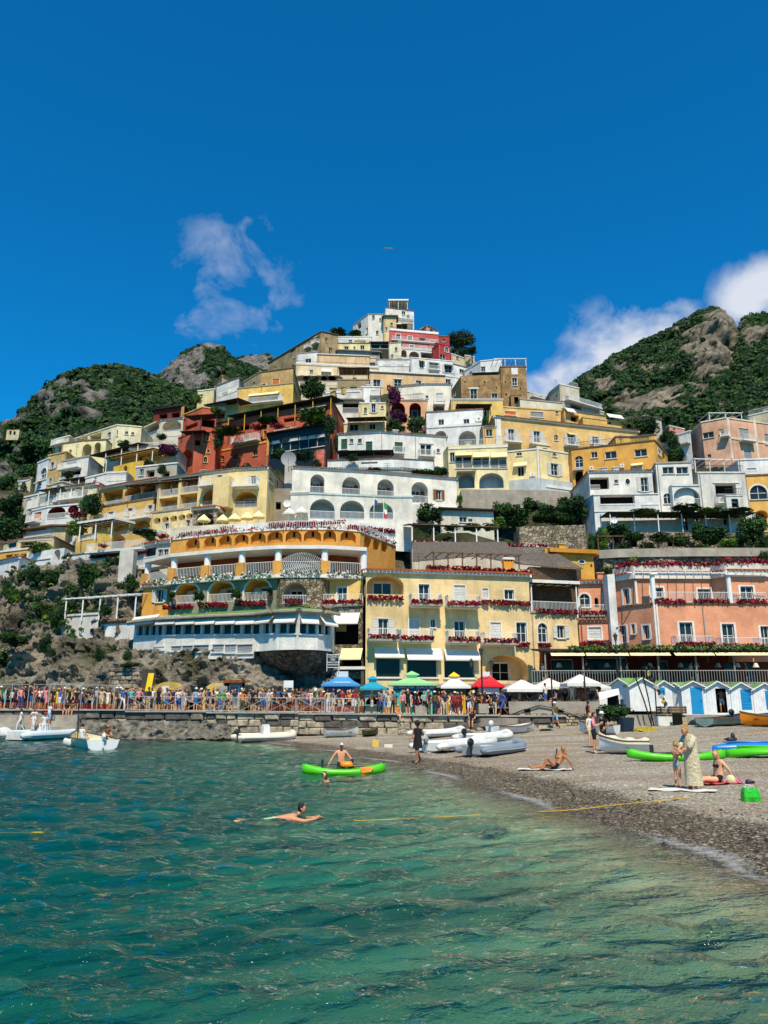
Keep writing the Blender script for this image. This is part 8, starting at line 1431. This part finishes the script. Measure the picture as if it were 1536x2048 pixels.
# boulders by the quay end, concrete blocks
for i, (x, y, r_) in enumerate(((690, 392, 30), (740, 385, 24), (700, 398, 18), (800, 395, 18), (850, 412, 22), (900, 420, 20), (880, 432, 18), (935, 418, 18), (960, 432, 14), (870, 400, 16), (1150, 435, 22), (1200, 455, 18), (1120, 462, 14), (1180, 438, 20))):
 g = G(*X3(x, y + r_)) if x > 1000 else G2(X3(x, y)[0], 54.6 - (y - 380) * .035); m_ = ppm(*X3(x, y), g.y) * X3.k; q = MB(); q.ball((0, 0, r_ * m_ * .4), (r_ * m_ * 1.25, r_ * m_, r_ * m_ * .8), 0, 9, 6, .22); o = q.build('boulder', mat('boulder_stone', '#a49a8a', .95, .3, 2., .8, 5., c2='#6b6256', c2scale=2.), None, False, g); tag(o, 'grey boulder at the foot of the quay, ' + ['largest, nearest the coracle', 'behind the largest one', 'small, leaning on the largest one', 'midway along the heap', 'wide, right of the middle', 'low, at the heap edge', 'lowest at the heap edge', 'under the sitting person', 'tiny, right end of the heap', 'upper middle', 'first of four by the dinghies', 'lowest of four by the dinghies', 'smallest of four by the dinghies', 'highest of four by the dinghies'][i], 'boulder', 'boulders at the quay foot')
for i, (x0, x1, y0, y1) in enumerate(((770, 835, 305, 372), (1195, 1262, 290, 362))):
 crate(X3, x0, x1, y0, y1 - 6, 55.6, CONC, ['square concrete bollard before the snack bar kiosk', 'square concrete bollard before the red-roofed kiosk'][i], 'concrete_bollard', 1, 1.4)
q = MB(); a, b = P(*X3(1020, 375), 57), P(*X3(1440, 435), 53)
q.obox(((a.x + b.x) / 2, 56.2, .9), Vector((b.x - a.x, b.y - a.y, 0)).normalized(), Vector((-(b.y - a.y), b.x - a.x, 0)).normalized(), (b - a).length, 2.2, .55); o = q.build('slipway', CONC); tag(o, 'worn concrete slipway beside the terrace wall', 'slipway')
# flags on the villa terrace, awning on the roof, gull
for i, (x, y0, y1, c) in enumerate(((687, 340, 530, ('#2a4f8f',)), (757, 355, 605, ('#2f8f4f', '#e4e4e0', '#b8303a')))):
 a, b = P(*Y3(x, y1), 80), P(*Y3(x, y0), 80); r0 = empty('flagpole', a, ['flagpole with a limp blue flag before the villa', 'flagpole with a limp tricolour flag before the villa'][i], 'flag'); q = MB(); q.bar((0, 0, 0), (0, 0, b.z - a.z), .04); q.build('pole', RAILW, r0, loc=(0, 0, 0))
 for k, cc in enumerate(c): q = MB(); h = b.z - a.z; q.add([(0.05, 0, h * .9 - k * .5), (.4, .08, h * .82 - k * .5), (.35, .05, h * .66 - k * .5), (.05, 0, h * .7 - k * .5)], [(0, 1, 2, 3)]); q.build('flag_band', paint(cc, .9), r0, loc=(0, 0, 0))
g_ = P(776, 497, 120); r0 = empty('seagull', g_, 'tiny white gull gliding in the open sky', 'bird'); q = MB(); q.ball((0, 0, 0), (.08, .28, .08), 0, 8, 6); q.add([(.05, -.1, .03), (.6, -.05, .2), (.95, .12, .1), (.05, .12, .03)], [(0, 1, 2, 3)]); q.add([(-.05, -.1, .03), (-.6, -.05, .2), (-.95, .12, .1), (-.05, .12, .03)], [(0, 1, 2, 3)]); q.build('body', FABW, r0, False, (0, 0, 0))
# ================================================================ people
BASE = dict(pelvis=(0, 0, .94), waist=(0, .005, 1.08), chest=(0, .01, 1.27), neck=(0, .01, 1.45), head=(0, -.03, 1.60),
 shl=(.17, .01, 1.385), ell=(.225, .03, 1.11), wrl=(.24, -.05, .88), shr=(-.17, .01, 1.385), elr=(-.225, .03, 1.11), wrr=(-.24, -.05, .88),
 hil=(.09, 0, .87), knl=(.1, -.02, .49), anl=(.1, .025, .085), tol=(.115, -.13, .03), hir=(-.09, 0, .87), knr=(-.1, -.02, .49), anr=(-.1, .025, .085), tor=(-.115, -.13, .03))
RAD = dict(pelvis=(.145, .115), waist=(.125, .1), chest=(.15, .115), neck=(.06, .06), shl=(.066, .06), ell=(.044, .044), wrl=(.03, .03), hil=(.095, .095), knl=(.062, .062), anl=(.042, .042), tol=(.036, .03))
EDG = [('pelvis', 'waist', 't'), ('waist', 'chest', 't'), ('chest', 'neck', 'n'), ('chest', 'shl', 't'), ('shl', 'ell', 'u'), ('ell', 'wrl', 'f'), ('chest', 'shr', 't'), ('shr', 'elr', 'u'), ('elr', 'wrr', 'f'),
       ('pelvis', 'hil', 'p'), ('hil', 'knl', 'h'), ('knl', 'anl', 's'), ('anl', 'tol', 'o'), ('pelvis', 'hir', 'p'), ('hir', 'knr', 'h'), ('knr', 'anr', 's'), ('anr', 'tor', 'o')]
POSES = {'stand': {}, 
 'walk': dict(knl=(.1, -.2, .52), anl=(.1, -.2, .1), tol=(.11, -.36, .05), knr=(-.1, .06, .5), anr=(-.1, .3, .16), tor=(-.11, .22, .03), ell=(.24, .14, 1.14), wrl=(.24, .2, .9), elr=(-.24, -.04, 1.12), wrr=(-.22, -.22, .95)),
 'phone': dict(ell=(.23, -.06, 1.13), wrl=(.1, -.28, 1.25), elr=(-.23, -.04, 1.13), wrr=(-.08, -.27, 1.2), head=(0, -.06, 1.59)),
 'hip': dict(ell=(.34, .06, 1.16), wrl=(.17, -.03, .99), knr=(-.12, -.08, .5), anr=(-.16, -.02, .085), tor=(-.2, -.16, .03)),
 'lean': dict(pelvis=(.05, 0, .93), chest=(-.02, .03, 1.26), neck=(-.03, .03, 1.44), head=(-.04, 0, 1.59), elr=(-.24, -.1, 1.15), wrr=(-.05, -.22, 1.05), hil=(.13, 0, .86), hir=(-.05, 0, .88)),
 'sit': dict(pelvis=(0, 0, .5), waist=(0, .0, .64), chest=(0, 0, .84), neck=(0, -.01, 1.02), head=(0, -.05, 1.17), shl=(.17, 0, .95), ell=(.22, -.06, .7), wrl=(.13, -.3, .62), shr=(-.17, 0, .95), elr=(-.22, -.06, .7), wrr=(-.13, -.3, .62), hil=(.1, -.04, .48), knl=(.12, -.42, .48), anl=(.12, -.44, .1), tol=(.13, -.58, .04), hir=(-.1, -.04, .48), knr=(-.12, -.42, .48), anr=(-.12, -.4, .1), tor=(-.13, -.54, .04)),
 'recline': dict(pelvis=(0, 0, .13), waist=(0, .09, .24), chest=(0, .2, .41), neck=(0, .3, .56), head=(0, .33, .71), shl=(.18, .26, .5), ell=(.26, .42, .3), wrl=(.24, .52, .08), shr=(-.18, .24, .5), elr=(-.26, .12, .36), wrr=(-.13, .12, .6), hil=(.1, -.05, .12), knl=(.1, -.38, .44), anl=(.1, -.5, .08), tol=(.1, -.66, .05), hir=(-.1, -.05, .11), knr=(-.12, -.48, .12), anr=(-.14, -.9, .07), tor=(-.15, -.98, .17)),
 'beach': dict(pelvis=(0, 0, .13), waist=(0, .03, .28), chest=(0, .05, .48), neck=(0, .03, .66), head=(0, -.02, .81), shl=(.17, .06, .59), ell=(.24, .2, .38), wrl=(.2, .34, .12), shr=(-.17, .06, .59), elr=(-.24, .14, .38), wrr=(-.18, -.02, .2), hil=(.1, -.06, .11), knl=(.12, -.48, .14), anl=(.1, -.86, .07), tol=(.1, -.94, .18), hir=(-.1, -.06, .11), knr=(-.1, -.46, .13), anr=(-.12, -.84, .07), tor=(-.12, -.92, .18)),
 'kayaker': dict(ell=(.36, -.06, 1.14), wrl=(.47, -.2, .95), elr=(-.36, -.06, 1.14), wrr=(-.47, -.16, .94), head=(.01, -.05, 1.61), neck=(0, 0, 1.45)),
 'swim': dict(pelvis=(0, .42, -.05), waist=(0, .27, -.03), chest=(0, .08, .0), neck=(0, -.1, .09), head=(0, -.2, .22), shl=(.17, -.02, .01), ell=(.24, -.28, -.03), wrl=(.16, -.52, .0), shr=(-.17, -.02, .01), elr=(-.24, -.28, -.03), wrr=(-.1, -.56, .01), hil=(.09, .5, -.07), knl=(.14, .88, -.1), anl=(.16, 1.25, -.06), tol=(.17, 1.38, -.03), hir=(-.09, .5, -.07), knr=(-.14, .88, -.1), anr=(-.16, 1.25, -.06), tor=(-.17, 1.38, -.03)),
 'tread': dict(pelvis=(0, .18, -.48), waist=(0, .12, -.34), chest=(0, .04, -.14), neck=(0, 0, .05), head=(0, -.04, .2), shl=(.18, .02, -.02), ell=(.36, -.1, -.06), wrl=(.56, -.16, -.01), shr=(-.17, .02, -.03), elr=(-.26, -.12, -.2), wrr=(-.2, -.36, -.15), hil=(.09, .22, -.54), knl=(.12, .3, -.85), anl=(.12, .62, -.95), tol=(.12, .7, -1.0), hir=(-.09, .22, -.54), knr=(-.12, .28, -.86), anr=(-.12, .6, -1.0), tor=(-.12, .7, -1.02)),
 'gown': dict(head=(.0, -.14, 1.55), neck=(0, -.03, 1.44), chest=(0, .02, 1.27), ell=(.2, -.16, 1.14), wrl=(.08, -.36, 1.02), elr=(-.2, -.16, 1.14), wrr=(-.06, -.36, 1.02)),
 'child': dict(ell=(.2, -.12, 1.16), wrl=(.1, -.24, 1.2), elr=(-.2, -.1, 1.16), wrr=(-.1, -.22, 1.2), head=(0, -.05, 1.6))}
WEAR = {'tee': dict(t=1, n=0, u=1, f=0, p=2, h=2, s=0, o=4), 'long': dict(t=1, n=0, u=1, f=0, p=2, h=2, s=2, o=4), 'vest': dict(t=1, n=0, u=0, f=0, p=2, h=2, s=0, o=4), 'swim': dict(t=0, n=0, u=0, f=0, p=2, h=0, s=0, o=0), 'trunks': dict(t=0, n=0, u=0, f=0, p=2, h=2, s=0, o=0), 'dress': dict(t=1, n=0, u=0, f=0, p=1, h=1, s=0, o=0)}
pending = []
def head_bits(mb, J, hair, hi):
 c = Vector(J['head']); nk = Vector(J['neck']); n0 = len(mb.f); nu, nv = (14, 10) if hi else (8, 6); mb.ball(c, (.077, .095, .118), 0, nu, nv)
 for i in range(n0, len(mb.f)):
  p = sum((Vector(mb.v[k]) for k in mb.f[i]), Vector()) / len(mb.f[i]) - c
  if hair == 'cap': h = p.z > .035
  elif hair == 'bald': h = p.z < -.05 and p.y < 0
  else: h = p.z > .062 or (p.y > .005 and p.z > -.075)
  mb.m[i] = 3 if h else 0
 mb.bar(nk - Vector((0, -.01, .02)), c - Vector((0, -.02, .06)), .052, 0, 8, .05)
 if hair == 'long': mb.ball(c + Vector((0, .05, -.1)), (.085, .06, .17), 3, nu, nv)
 elif hair == 'curly': mb.ball(c + Vector((0, .02, .03)), (.125, .13, .12), 3, nu, nv, .12)
 elif hair == 'hat': mb.ring([[c + Vector((r * math.cos(t), r * math.sin(t), z)) for t in [k * math.pi / 5 for k in range(10)]] for r, z in ((.2, .045), (.095, .06), (.09, .13), (.03, .15))], 3)
 elif hair == 'cap': mb.add([c + Vector(p) for p in ((-.07, -.08, .05), (.07, -.08, .05), (.05, -.18, .035), (-.05, -.18, .035))], [(0, 1, 2, 3)], 3)
 elif hair == 'bun': mb.ball(c + Vector((0, .06, .13)), .05, 3, 8, 6); mb.ball(c + Vector((0, .02, .02)), (.088, .095, .11), 3, nu, nv, .05)
 else: mb.ball(c + Vector((0, .016, .022)), (.084, .092, .108), 3, nu, nv)
 if hi:
  mb.add([c + Vector(p) for p in ((-.014, -.09, -.025), (.014, -.09, -.025), (0, -.122, -.022), (0, -.093, .022))], ((0, 1, 2), (0, 2, 3), (2, 1, 3)), 0)
  for sx in (-1, 1): mb.ball(c + Vector((sx * .03, -.086, .012)), (.014, .012, .008), 5, 6, 4); mb.ball(c + Vector((sx * .078, .0, -.005)), (.014, .024, .034), 0, 6, 5)
  mb.ball(c + Vector((0, -.088, -.055)), (.024, .008, .006), 6, 6, 4)
def hand_bits(mb, J, hi):
 for s_ in 'lr':
  w = Vector(J['wr' + s_]); d = (w - Vector(J['el' + s_])).normalized(); sd = d.cross(Vector((0, 1, .3))).normalized(); nn = sd.cross(d); sg = 1 if s_ == 'l' else -1
  mb.ring([[w + d * a + sd * (x * b) + nn * (y * .016) for x, y in ((-1, -1), (1, -1), (1, 1), (-1, 1))] for a, b in ((-.02, .024), (.03, .036), (.09, .04))], 0)
  if hi:
   for k, (o, l) in enumerate(((-.03, .065), (-.01, .078), (.011, .072), (.03, .056))): p = w + d * .088 + sd * o; mb.tube([p, p + d * l * .5 + nn * -.006, p + d * l + nn * -.028], [.0095, .009, .007], 0, 5)
   p = w + d * .025 + sd * (.036 * -sg); mb.tube([p, p + d * .035 + sd * (.02 * -sg), p + d * .07 + sd * (.024 * -sg)], [.012, .011, .008], 0, 5)
def person_mesh(key, pose, wear, hair='short', hi=False, thin=1., over=None):
 J = dict(BASE); J.update(POSES[pose]); J.update(over or {}); names = [k for k in J if k != 'head']; me = bpy.data.meshes.new('person_rig'); ix = {k: i for i, k in enumerate(names)}
 me.from_pydata([J[k] for k in names], [(ix[a], ix[b]) for a, b, _ in EDG], []); o = bpy.data.objects.new('rig', me); COL.objects.link(o); md = o.modifiers.new('skin', 'SKIN'); md.use_smooth_shade = True
 for k in names:
  r = RAD.get(k) or RAD.get(k[:-1] + 'l'); sv = me.skin_vertices[0].data[ix[k]]; sv.radius = (r[0] * thin, r[1] * thin); sv.use_root = k == 'pelvis'
 sb = o.modifiers.new('sub', 'SUBSURF'); sb.levels = sb.render_levels = 2 if hi else 1; pending.append((key, o, J, wear, hair, hi))
BODY = {}
def flush():
 dg = bpy.context.evaluated_depsgraph_get(); dg.update()
 for key, o, J, wear, hair, hi in pending:
  ev = o.evaluated_get(dg).to_mesh(); V = [Vector(v.co) for v in ev.vertices]; F_ = [tuple(p.vertices) for p in ev.polygons]; o.evaluated_get(dg).to_mesh_clear(); mb = MB(); W_ = WEAR[wear]
  mb.add(V, F_); seg = [(Vector(J[a]), Vector(J[b]), W_[t], t) for a, b, t in EDG]
  for i, f in enumerate(F_):
   c = sum((V[k] for k in f), Vector()) / len(f); best = None
   for a, b, w, t in seg:
    d = b - a; k = max(0, min(1, (c - a).dot(d) / d.length_squared)); dist = (c - a - d * k).length / (1.5 if t in 'tp' else 1)
    if best is None or dist < best[0]: best = (dist, w, t, k)
   w = best[1]
   if best[2] == 'u' and w == 1 and best[3] > .62: w = 0
   if best[2] == 'h' and wear in ('tee', 'vest', 'trunks') and best[3] > .8: w = 0
   mb.m[i] = w
  head_bits(mb, J, hair, hi); hand_bits(mb, J, hi); me = mb.mesh('person', [SKINS[0], GREYP, METAL, DARKW, METAL, DARK, mat('lips', '#9c4a42', .6, 0)], True); BODY[key] = (me, J); old = o.data; bpy.data.objects.remove(o); bpy.data.meshes.remove(old)
 pending.clear()
SKINS = [mat('skin_a', '#c98f6c', .6, .06, 4.), mat('skin_b', '#a86f4e', .6, .06, 4.), mat('skin_c', '#d9a583', .6, .06, 4.), mat('skin_d', '#7a4a32', .6, .06, 4.)]
CLO = {'white': '#d9d8d4', 'black': '#1a1a1d', 'navy': '#1f2a48', 'red': '#a82630', 'pale blue': '#8fb0c8', 'grey': '#7a7c80', 'pink': '#d98a96', 'green': '#2c8a4a', 'beige': '#c4b08c', 'blue': '#2f5fa8', 'yellow': '#dccb2a', 'orange': '#d97a2c', 'turquoise': '#4fb0b8', 'maroon': '#5c2030', 'olive': '#5a5a36'}
HAIRC = {'dark': '#1c1512', 'brown': '#3f2a1c', 'blond': '#a8834a', 'grey': '#77736e'}
def cloth(n): return mat('cloth_' + n.replace(' ', '_'), CLO[n], .9, .14, 5., .15, 20.)
def hairm(n): return mat('hair_' + n, HAIRC[n], .7, .2, 9.)
def person(key, loc, yaw, label, sk=0, top=None, bot=None, hair=None, shoe=None, sc=1., group=None):
 o = bpy.data.objects.new('person', BODY[key][0]); COL.objects.link(o); o.location = loc; o.rotation_euler = (0, 0, yaw); o.scale = (sc,) * 3
 for i, m in enumerate((SKINS[sk], top or GREYP, bot or METAL, hair or DARKW, shoe or METAL)): o.material_slots[i].link = 'OBJECT'; o.material_slots[i].material = m
 return tag(o, label, 'person', group)
HRS = ['short', 'long', 'hat', 'cap']
for p in ('stand', 'walk', 'phone', 'hip', 'lean'):
 for w in ('tee', 'long', 'dress' if p in ('stand', 'walk') else 'vest'):
  for h in HRS: person_mesh((p, w, h), p, w, h)
for h in ('short', 'long', 'hat'): person_mesh(('sit', 'tee', h), 'sit', 'tee', h)
person_mesh('walker', 'walk', 'dress', 'curly', True); person_mesh('kayaker', 'kayaker', 'trunks', 'cap', True, 1.05); person_mesh('swimmer', 'swim', 'trunks', 'short', True, 1.05); person_mesh('treader', 'tread', 'swim', 'long', True)
person_mesh('recline', 'recline', 'swim', 'long', True); person_mesh('beach', 'beach', 'swim', 'long', True, 1.06); person_mesh('gown', 'gown', 'dress', 'bun', True); person_mesh('child', 'child', 'swim', 'bun', True, .85); person_mesh('pink', 'phone', 'tee', 'short', True, 1.08); person_mesh('friend', 'hip', 'long', 'hat', True); person_mesh('hutman', 'hip', 'trunks', 'short', True, 1.05)
flush()
# ---- the crowd on the quay
rr = random.Random(42); used = set(); MARK = [(-27, 'above the landing steps'), (-22, 'behind the launch'), (-16, 'before the yellow stores'), (-12, 'behind the cream inflatable'), (-8, 'by the poster board'), (-4.5, 'near the blue kiosk'), (-1.6, 'near the teal kiosk'), (2.2, 'near the snack bar'), (5.2, 'near the white kiosk'), (30, 'near the red kiosk')]
DW = {'walk': 'walking', 'stand': 'standing', 'phone': 'holding a phone', 'hip': 'hand on hip', 'lean': 'leaning'}; HWD = {'short': '', 'long': 'long-haired ', 'hat': 'sun-hatted ', 'cap': 'capped '}
BOT = ['black', 'navy', 'beige', 'grey', 'white', 'blue', 'olive', 'maroon']; TOPS = ['white'] * 8 + ['black'] * 13 + ['navy'] * 8 + ['pale blue'] * 3 + ['red'] * 2 + ['grey'] * 5 + ['pink'] * 2 + ['green', 'beige', 'blue', 'blue', 'yellow', 'orange', 'turquoise', 'maroon', 'olive']
slots = []
for row, (off, step) in enumerate(((.9, .68), (1.5, .55), (2.1, .52), (2.8, .55))):
 x = -33.5 + row * .2
 while x < 9.2:
  if not (x > 7.0 and row < 1) and rr.random() > (.1 + .45 * (math.sin(x * 1.7 + row) > .55) if x > -30 else .4): slots.append((x, edge(x) + off + rr.gauss(0, .3)))
  x += step * rr.uniform(.7, 1.45)
for x, y in slots:
 p = rr.choices(('stand', 'walk', 'phone', 'hip', 'lean'), (5, 3, 2, 2, 2))[0]; w = rr.choice(('tee', 'tee', 'long', 'dress' if p in ('stand', 'walk') else 'vest')); h = rr.choices(HRS, (5, 4, 3, 2))[0]; mk = next(t for m, t in MARK if x < m)
 for _ in range(60):
  t, b = rr.choice(TOPS), rr.choice(BOT)
  lab = f'{HWD[h]}person in {t} dress, {DW[p]} {mk}' if w == 'dress' else f"{HWD[h]}person in {t} {'top' if w == 'vest' else 'shirt'} and {b} {'trousers' if w == 'long' else 'shorts'}, {DW[p]} {mk}"
  if lab not in used: break
 used.add(lab); person((p, w, h), (x, y, prom_z(x) + .01), rr.choice((0, 0, math.pi, -math.pi / 2, math.pi / 2, math.pi / 2)) + rr.uniform(-.6, .6), lab, rr.choice((0, 0, 1, 2, 3)), cloth(t), cloth(b), FABW if h == 'hat' and rr.random() < .5 else (mat('straw', '#b99a62', .9, .2, 6.) if h == 'hat' else (cloth(rr.choice(('white', 'red', 'navy', 'black'))) if h == 'cap' else hairm(rr.choice(('dark', 'dark', 'brown', 'brown', 'blond', 'grey'))))), rr.choice((METAL, FABW)), rr.uniform(.93, 1.06), 'crowd queueing along the quay')
# guests under the canopies
for i, u in enumerate(np.linspace(.6, 10.6, 17)):
 p_ = s_t.at(float(u), 2.16, -1.2 - (i % 3) * .8); t = rr.choice(TOPS); k = ('sit', 'tee', rr.choice(('short', 'long', 'hat'))) if i % 3 else ('stand', 'tee', rr.choice(('short', 'long')))
 person(k, p_, rr.uniform(-3, 3), f"{'seated' if i % 3 else 'standing'} guest in a {t} top under the canopies, {['first','second','third','fourth','fifth','sixth','seventh','eighth','ninth','tenth','eleventh','twelfth','thirteenth','fourteenth','fifteenth','sixteenth','seventeenth'][i]} from the red kiosk", rr.choice((0, 1, 2)), cloth(t), cloth(rr.choice(BOT)), hairm(rr.choice(('dark', 'brown'))), None, 1., 'guests on the canopy terrace')
for i, (x, t) in enumerate(((40, 'white'), (340, 'navy'), (620, 'white'), (770, 'black'), (1060, 'white'), (1440, 'grey'))):
 u = vr.seg.hit(*Y6(x, 930))[0]; person(('stand', 'tee', 'short'), vr.seg.at(u, vr.zb, -1.4), rr.uniform(-2, 2), f"diner in {t} behind the veranda rail, {['beside the yellow arch', 'left of the veranda lamp post', 'right of the veranda lamp post', 'above the narrow hut', 'above the open hut', 'above the rightmost huts'][i]}", 0, cloth(t), cloth('black'), hairm('dark'), None, 1., 'diners on the veranda')
# ---- people on the landing steps and in the boats
for i, (x, y, D, key, yaw, t, b, lab) in enumerate(((160 / 3.84, 750 / 3.84 + 1240, 57.6, ('walk', 'long', 'long'), -1.2, 'white', 'white', 'person in white trousers stepping down the landing'), (262 / 3.84, 752 / 3.84 + 1240, 57.6, ('stand', 'tee', 'short'), .4, 'white', 'pale', 'person in white shirt and pale shorts on the landing'), (378 / 3.84, 730 / 3.84 + 1240, 58.2, ('phone', 'tee', 'cap'), 2.6, 'white', 'pale', 'capped person in white by the moored inflatable'))):
 g = P(x, y, D); person(key, (g.x, g.y, [.42, .42, .8][i]), yaw, lab, 1, cloth(t), cloth('white' if b == 'white' else 'pale blue'), hairm('dark'), None)
for i, (x, lab, t) in enumerate(((470, 'left of two people sitting on the quay edge in dark tops', 'black'), (515, 'right of two people sitting on the quay edge in dark tops', 'olive'))):
 g = P(*X1(x, 690), 58.4); person(('sit', 'tee', 'long'), (g.x, edge(g.x) - .05, prom_z(g.x) - .52), 0, lab, 0, cloth(t), cloth('black'), hairm('brown'))
g = P(*X1(345, 760), 56); person(('stand', 'long', 'hat'), (g.x, g.y, .12), .5, 'sun-hatted person in white steering the moored inflatable', 0, cloth('white'), cloth('white'), cloth('red'))
g = P(*X1(325, 760), 56.2); person(('lean', 'tee', 'cap'), (g.x - .6, g.y, .12), -.6, 'person in a white shirt and pink cap aboard the moored inflatable', 0, cloth('white'), cloth('white'), cloth('pink'))
mo = mb_r.matrix_basis if False else None
c_ = mb_r.location; g = P(*X1(620, 905), c_.y - .4); person(('sit', 'tee', 'short'), (g.x, c_.y - .3, .0), 2.7, 'man in a white shirt seated in the white launch', 2, cloth('white'), cloth('white'), hairm('dark')); g = P(*X1(830, 900), c_.y - .3); person(('sit', 'tee', 'long'), (g.x, c_.y - .5, .02), .9, 'woman in a brown top sitting on the launch gunwale', 0, mat('cloth_brown', '#6d4a30', .9, .1), cloth('navy'), hairm('dark'))
g = G2(945, 53.6); g.z += .25; person(('sit', 'tee', 'long'), (g.x, g.y, g.z), -.4, 'person in black sitting on the boulders below the white kiosk', 0, cloth('black'), cloth('black'), hairm('dark')); g = G(788, 1430); g.z = 1.0; person(('sit', 'tee', 'long'), (g.x, edge(g.x) - .1, prom_z(g.x) - .5), .7, 'person with an orange towel sitting on the quay wall end', 2, cloth('orange'), cloth('white'), hairm('blond'))
# ---- beach and water
g = G(836, 1527); wk = person('walker', g, R(-38), 'woman in a short black dress walking along the water edge', 1, cloth('black'), cloth('black'), hairm('dark'), METAL, 1.0)
def shell(parent, secs, name, m, smooth=True, n=16):
 q = MB(); q.ring([[Vector((cx_ + rx * math.cos(t), cy_ + ry * math.sin(t), z)) for t in [k * 2 * math.pi / n for k in range(n)]] for cx_, cy_, rx, ry, z in secs], 0, True, False); return q.build(name, m, parent, smooth, (0, 0, 0))
shell(wk, [(0, .01, .13, .09, 1.42), (0, .01, .185, .14, 1.3), (0, .005, .155, .125, 1.1), (0, 0, .19, .16, .92), (0, -.02, .22, .2, .62)], 'dress', cloth('black'))
q = MB(); q.ring([[Vector((.2 + x, .16 + y * .6, z)) for x, y in ((-.08, -.1), (.08, -.1), (.08, .1), (-.08, .1))] for z in (1.0, 1.25)]); q.tube([(.2, .1, 1.25), (.1, .12, 1.42), (.0, .0, 1.44)], .015); q.build('bag', FABW, wk, False, (0, 0, 0))
kz = Pw(682, 1546); person('kayaker', (kz.x, kr.location.y + .42, -.52), R(4), 'bare-chested man in a pale cap leaning on the floating kayak', 0, GREYP, cloth('navy'), cloth('white'), None, .92)
g = Pw(651, 1562); tw = person('treader', (g.x, g.y, .02), R(-60), 'dark-haired swimmer in sunglasses beside the floating kayak', 2, GREYP, cloth('black'), hairm('brown'), None, .92); q = MB(); hc = BODY['treader'][1]['head']; q.obox((hc[0], hc[1] - .09, hc[2]), (1, 0, 0), (0, 1, 0), .14, .03, .04); q.build('sunglasses', METAL, tw, False, (0, 0, 0))
g = Pw(600, 1637); person('swimmer', (g.x - .15, g.y, .0), R(90), 'dark-haired man swimming breaststroke in pale green trunks', 0, GREYP, mat('cloth_mint', '#b9cf9c', .9, .1), hairm('dark'), None, .94)
g = G(1112, 1540); sb_ = person('recline', g, R(-78), 'suntanned woman in a bikini reclining on a white towel', 1, GREYP, cloth('black'), hairm('blond'), None, 1.0)
c = BODY['recline'][1]; q = MB(); [q.ball(Vector(c['chest']) + Vector((sx * .07, -.085, .03)), (.066, .055, .06), 0, 10, 7) for sx in (-1, 1)]; q.tube([Vector(c['chest']) + Vector((.16, -.02, .02)), Vector(c['chest']) + Vector((.07, -.13, .0)), Vector(c['chest']) + Vector((-.07, -.13, .0)), Vector(c['chest']) + Vector((-.16, -.02, .02))], .014); q.build('bikini_top', paint('#b98a4a', .9), sb_, True, (0, 0, 0))
g = G(1438, 1567); bl_ = person('beach', g, R(-80), 'blonde woman in a dark bikini sitting on the shingle', 2, GREYP, cloth('black'), hairm('blond'), None, 1.0)
c = BODY['beach'][1]; q = MB(); [q.ball(Vector(c['chest']) + Vector((sx * .07, -.085, .0)), (.066, .05, .058), 0, 10, 7) for sx in (-1, 1)]; q.tube([Vector(c['chest']) + Vector((x, y, .0)) for x, y in ((.16, 0), (.1, -.12), (-.1, -.12), (-.16, 0), (0, .13), (.16, 0))], .02); q.build('bikini_top', cloth('black'), bl_, True, (0, 0, 0))
g = G(1388, 1580); gw = person('gown', g, R(-72), 'tall woman in a long cream crochet gown with her hair up', 0, GREYP, GREYP, hairm('blond'), None, 1.0)
CRO = mat('crochet', '#e3d8bd', .95, .2, 12., .8, 34., c2='#bba981', c2scale=16.)
shell(gw, [(0, -.01, .09, .075, 1.46), (0, .0, .19, .12, 1.40), (0, .01, .205, .155, 1.27), (0, .01, .2, .165, 1.08), (0, .01, .215, .19, .9), (0, .02, .225, .205, .6), (0, .03, .24, .215, .3), (0, .03, .25, .225, .12)], 'gown', CRO)
for s_ in 'lr':
 c = BODY['gown'][1]; a, b = Vector(c['sh' + s_]), Vector(c['el' + s_]); q = MB(); q.tube([a, a.lerp(b, .5), b, b.lerp(Vector(c['wr' + s_]), .25)], [.085, .085, .08, .085], 0, 10); q.build('sleeve', CRO, gw, True, (0, 0, 0))
g = G(1357, 1577); ch = person('child', g, R(120), 'small child in a striped bikini facing the woman in the gown', 0, GREYP, mat('stripe_cloth', '#8fa3ad', .9, .3, 30., c2='#5f7580', c2scale=30.), hairm('blond'), None, .72)
shell(ch, [(0, .01, .135, .1, 1.0), (0, .01, .14, .11, .9), (0, 0, .15, .12, .86)], 'bikini_band', mat('stripe_cloth', '#8fa3ad'))
g = G(1190, 1507); person('pink', g, R(70), 'person in a pink shirt and dark shorts beside the covered boat', 0, cloth('pink'), cloth('black'), hairm('brown'), SKINS[2], 1.02); g = G(1209, 1503); person('friend', g, R(-70), 'person in black with a white hat beside the pink shirt', 0, cloth('black'), cloth('black'), FABW, None, 1.0); g = G(1182, 1496); person(('stand', 'vest' if False else 'tee', 'long'), g, R(40), 'long-haired person in white half hidden behind the pink shirt', 2, cloth('white'), cloth('beige'), hairm('blond'), None, .95)
g = G(1112, 1457); person(('walk', 'tee', 'hat'), g, R(200), 'sun-hatted person in denim walking at the foot of the terrace wall', 1, cloth('olive'), cloth('pale blue'), FABW, None, 1.0); g = G(1178, 1456); person(('stand', 'tee', 'short'), g, R(100), 'dark-clothed person standing before the terrace wall', 3, cloth('maroon'), cloth('maroon'), hairm('dark'))
g = P(*V1(1125, 425), 53.8); person('hutman', (g.x, 53.6, g.z - .05), R(160), 'bare-backed man in white shorts in the open hut doorway', 1, GREYP, cloth('white'), hairm('dark'))
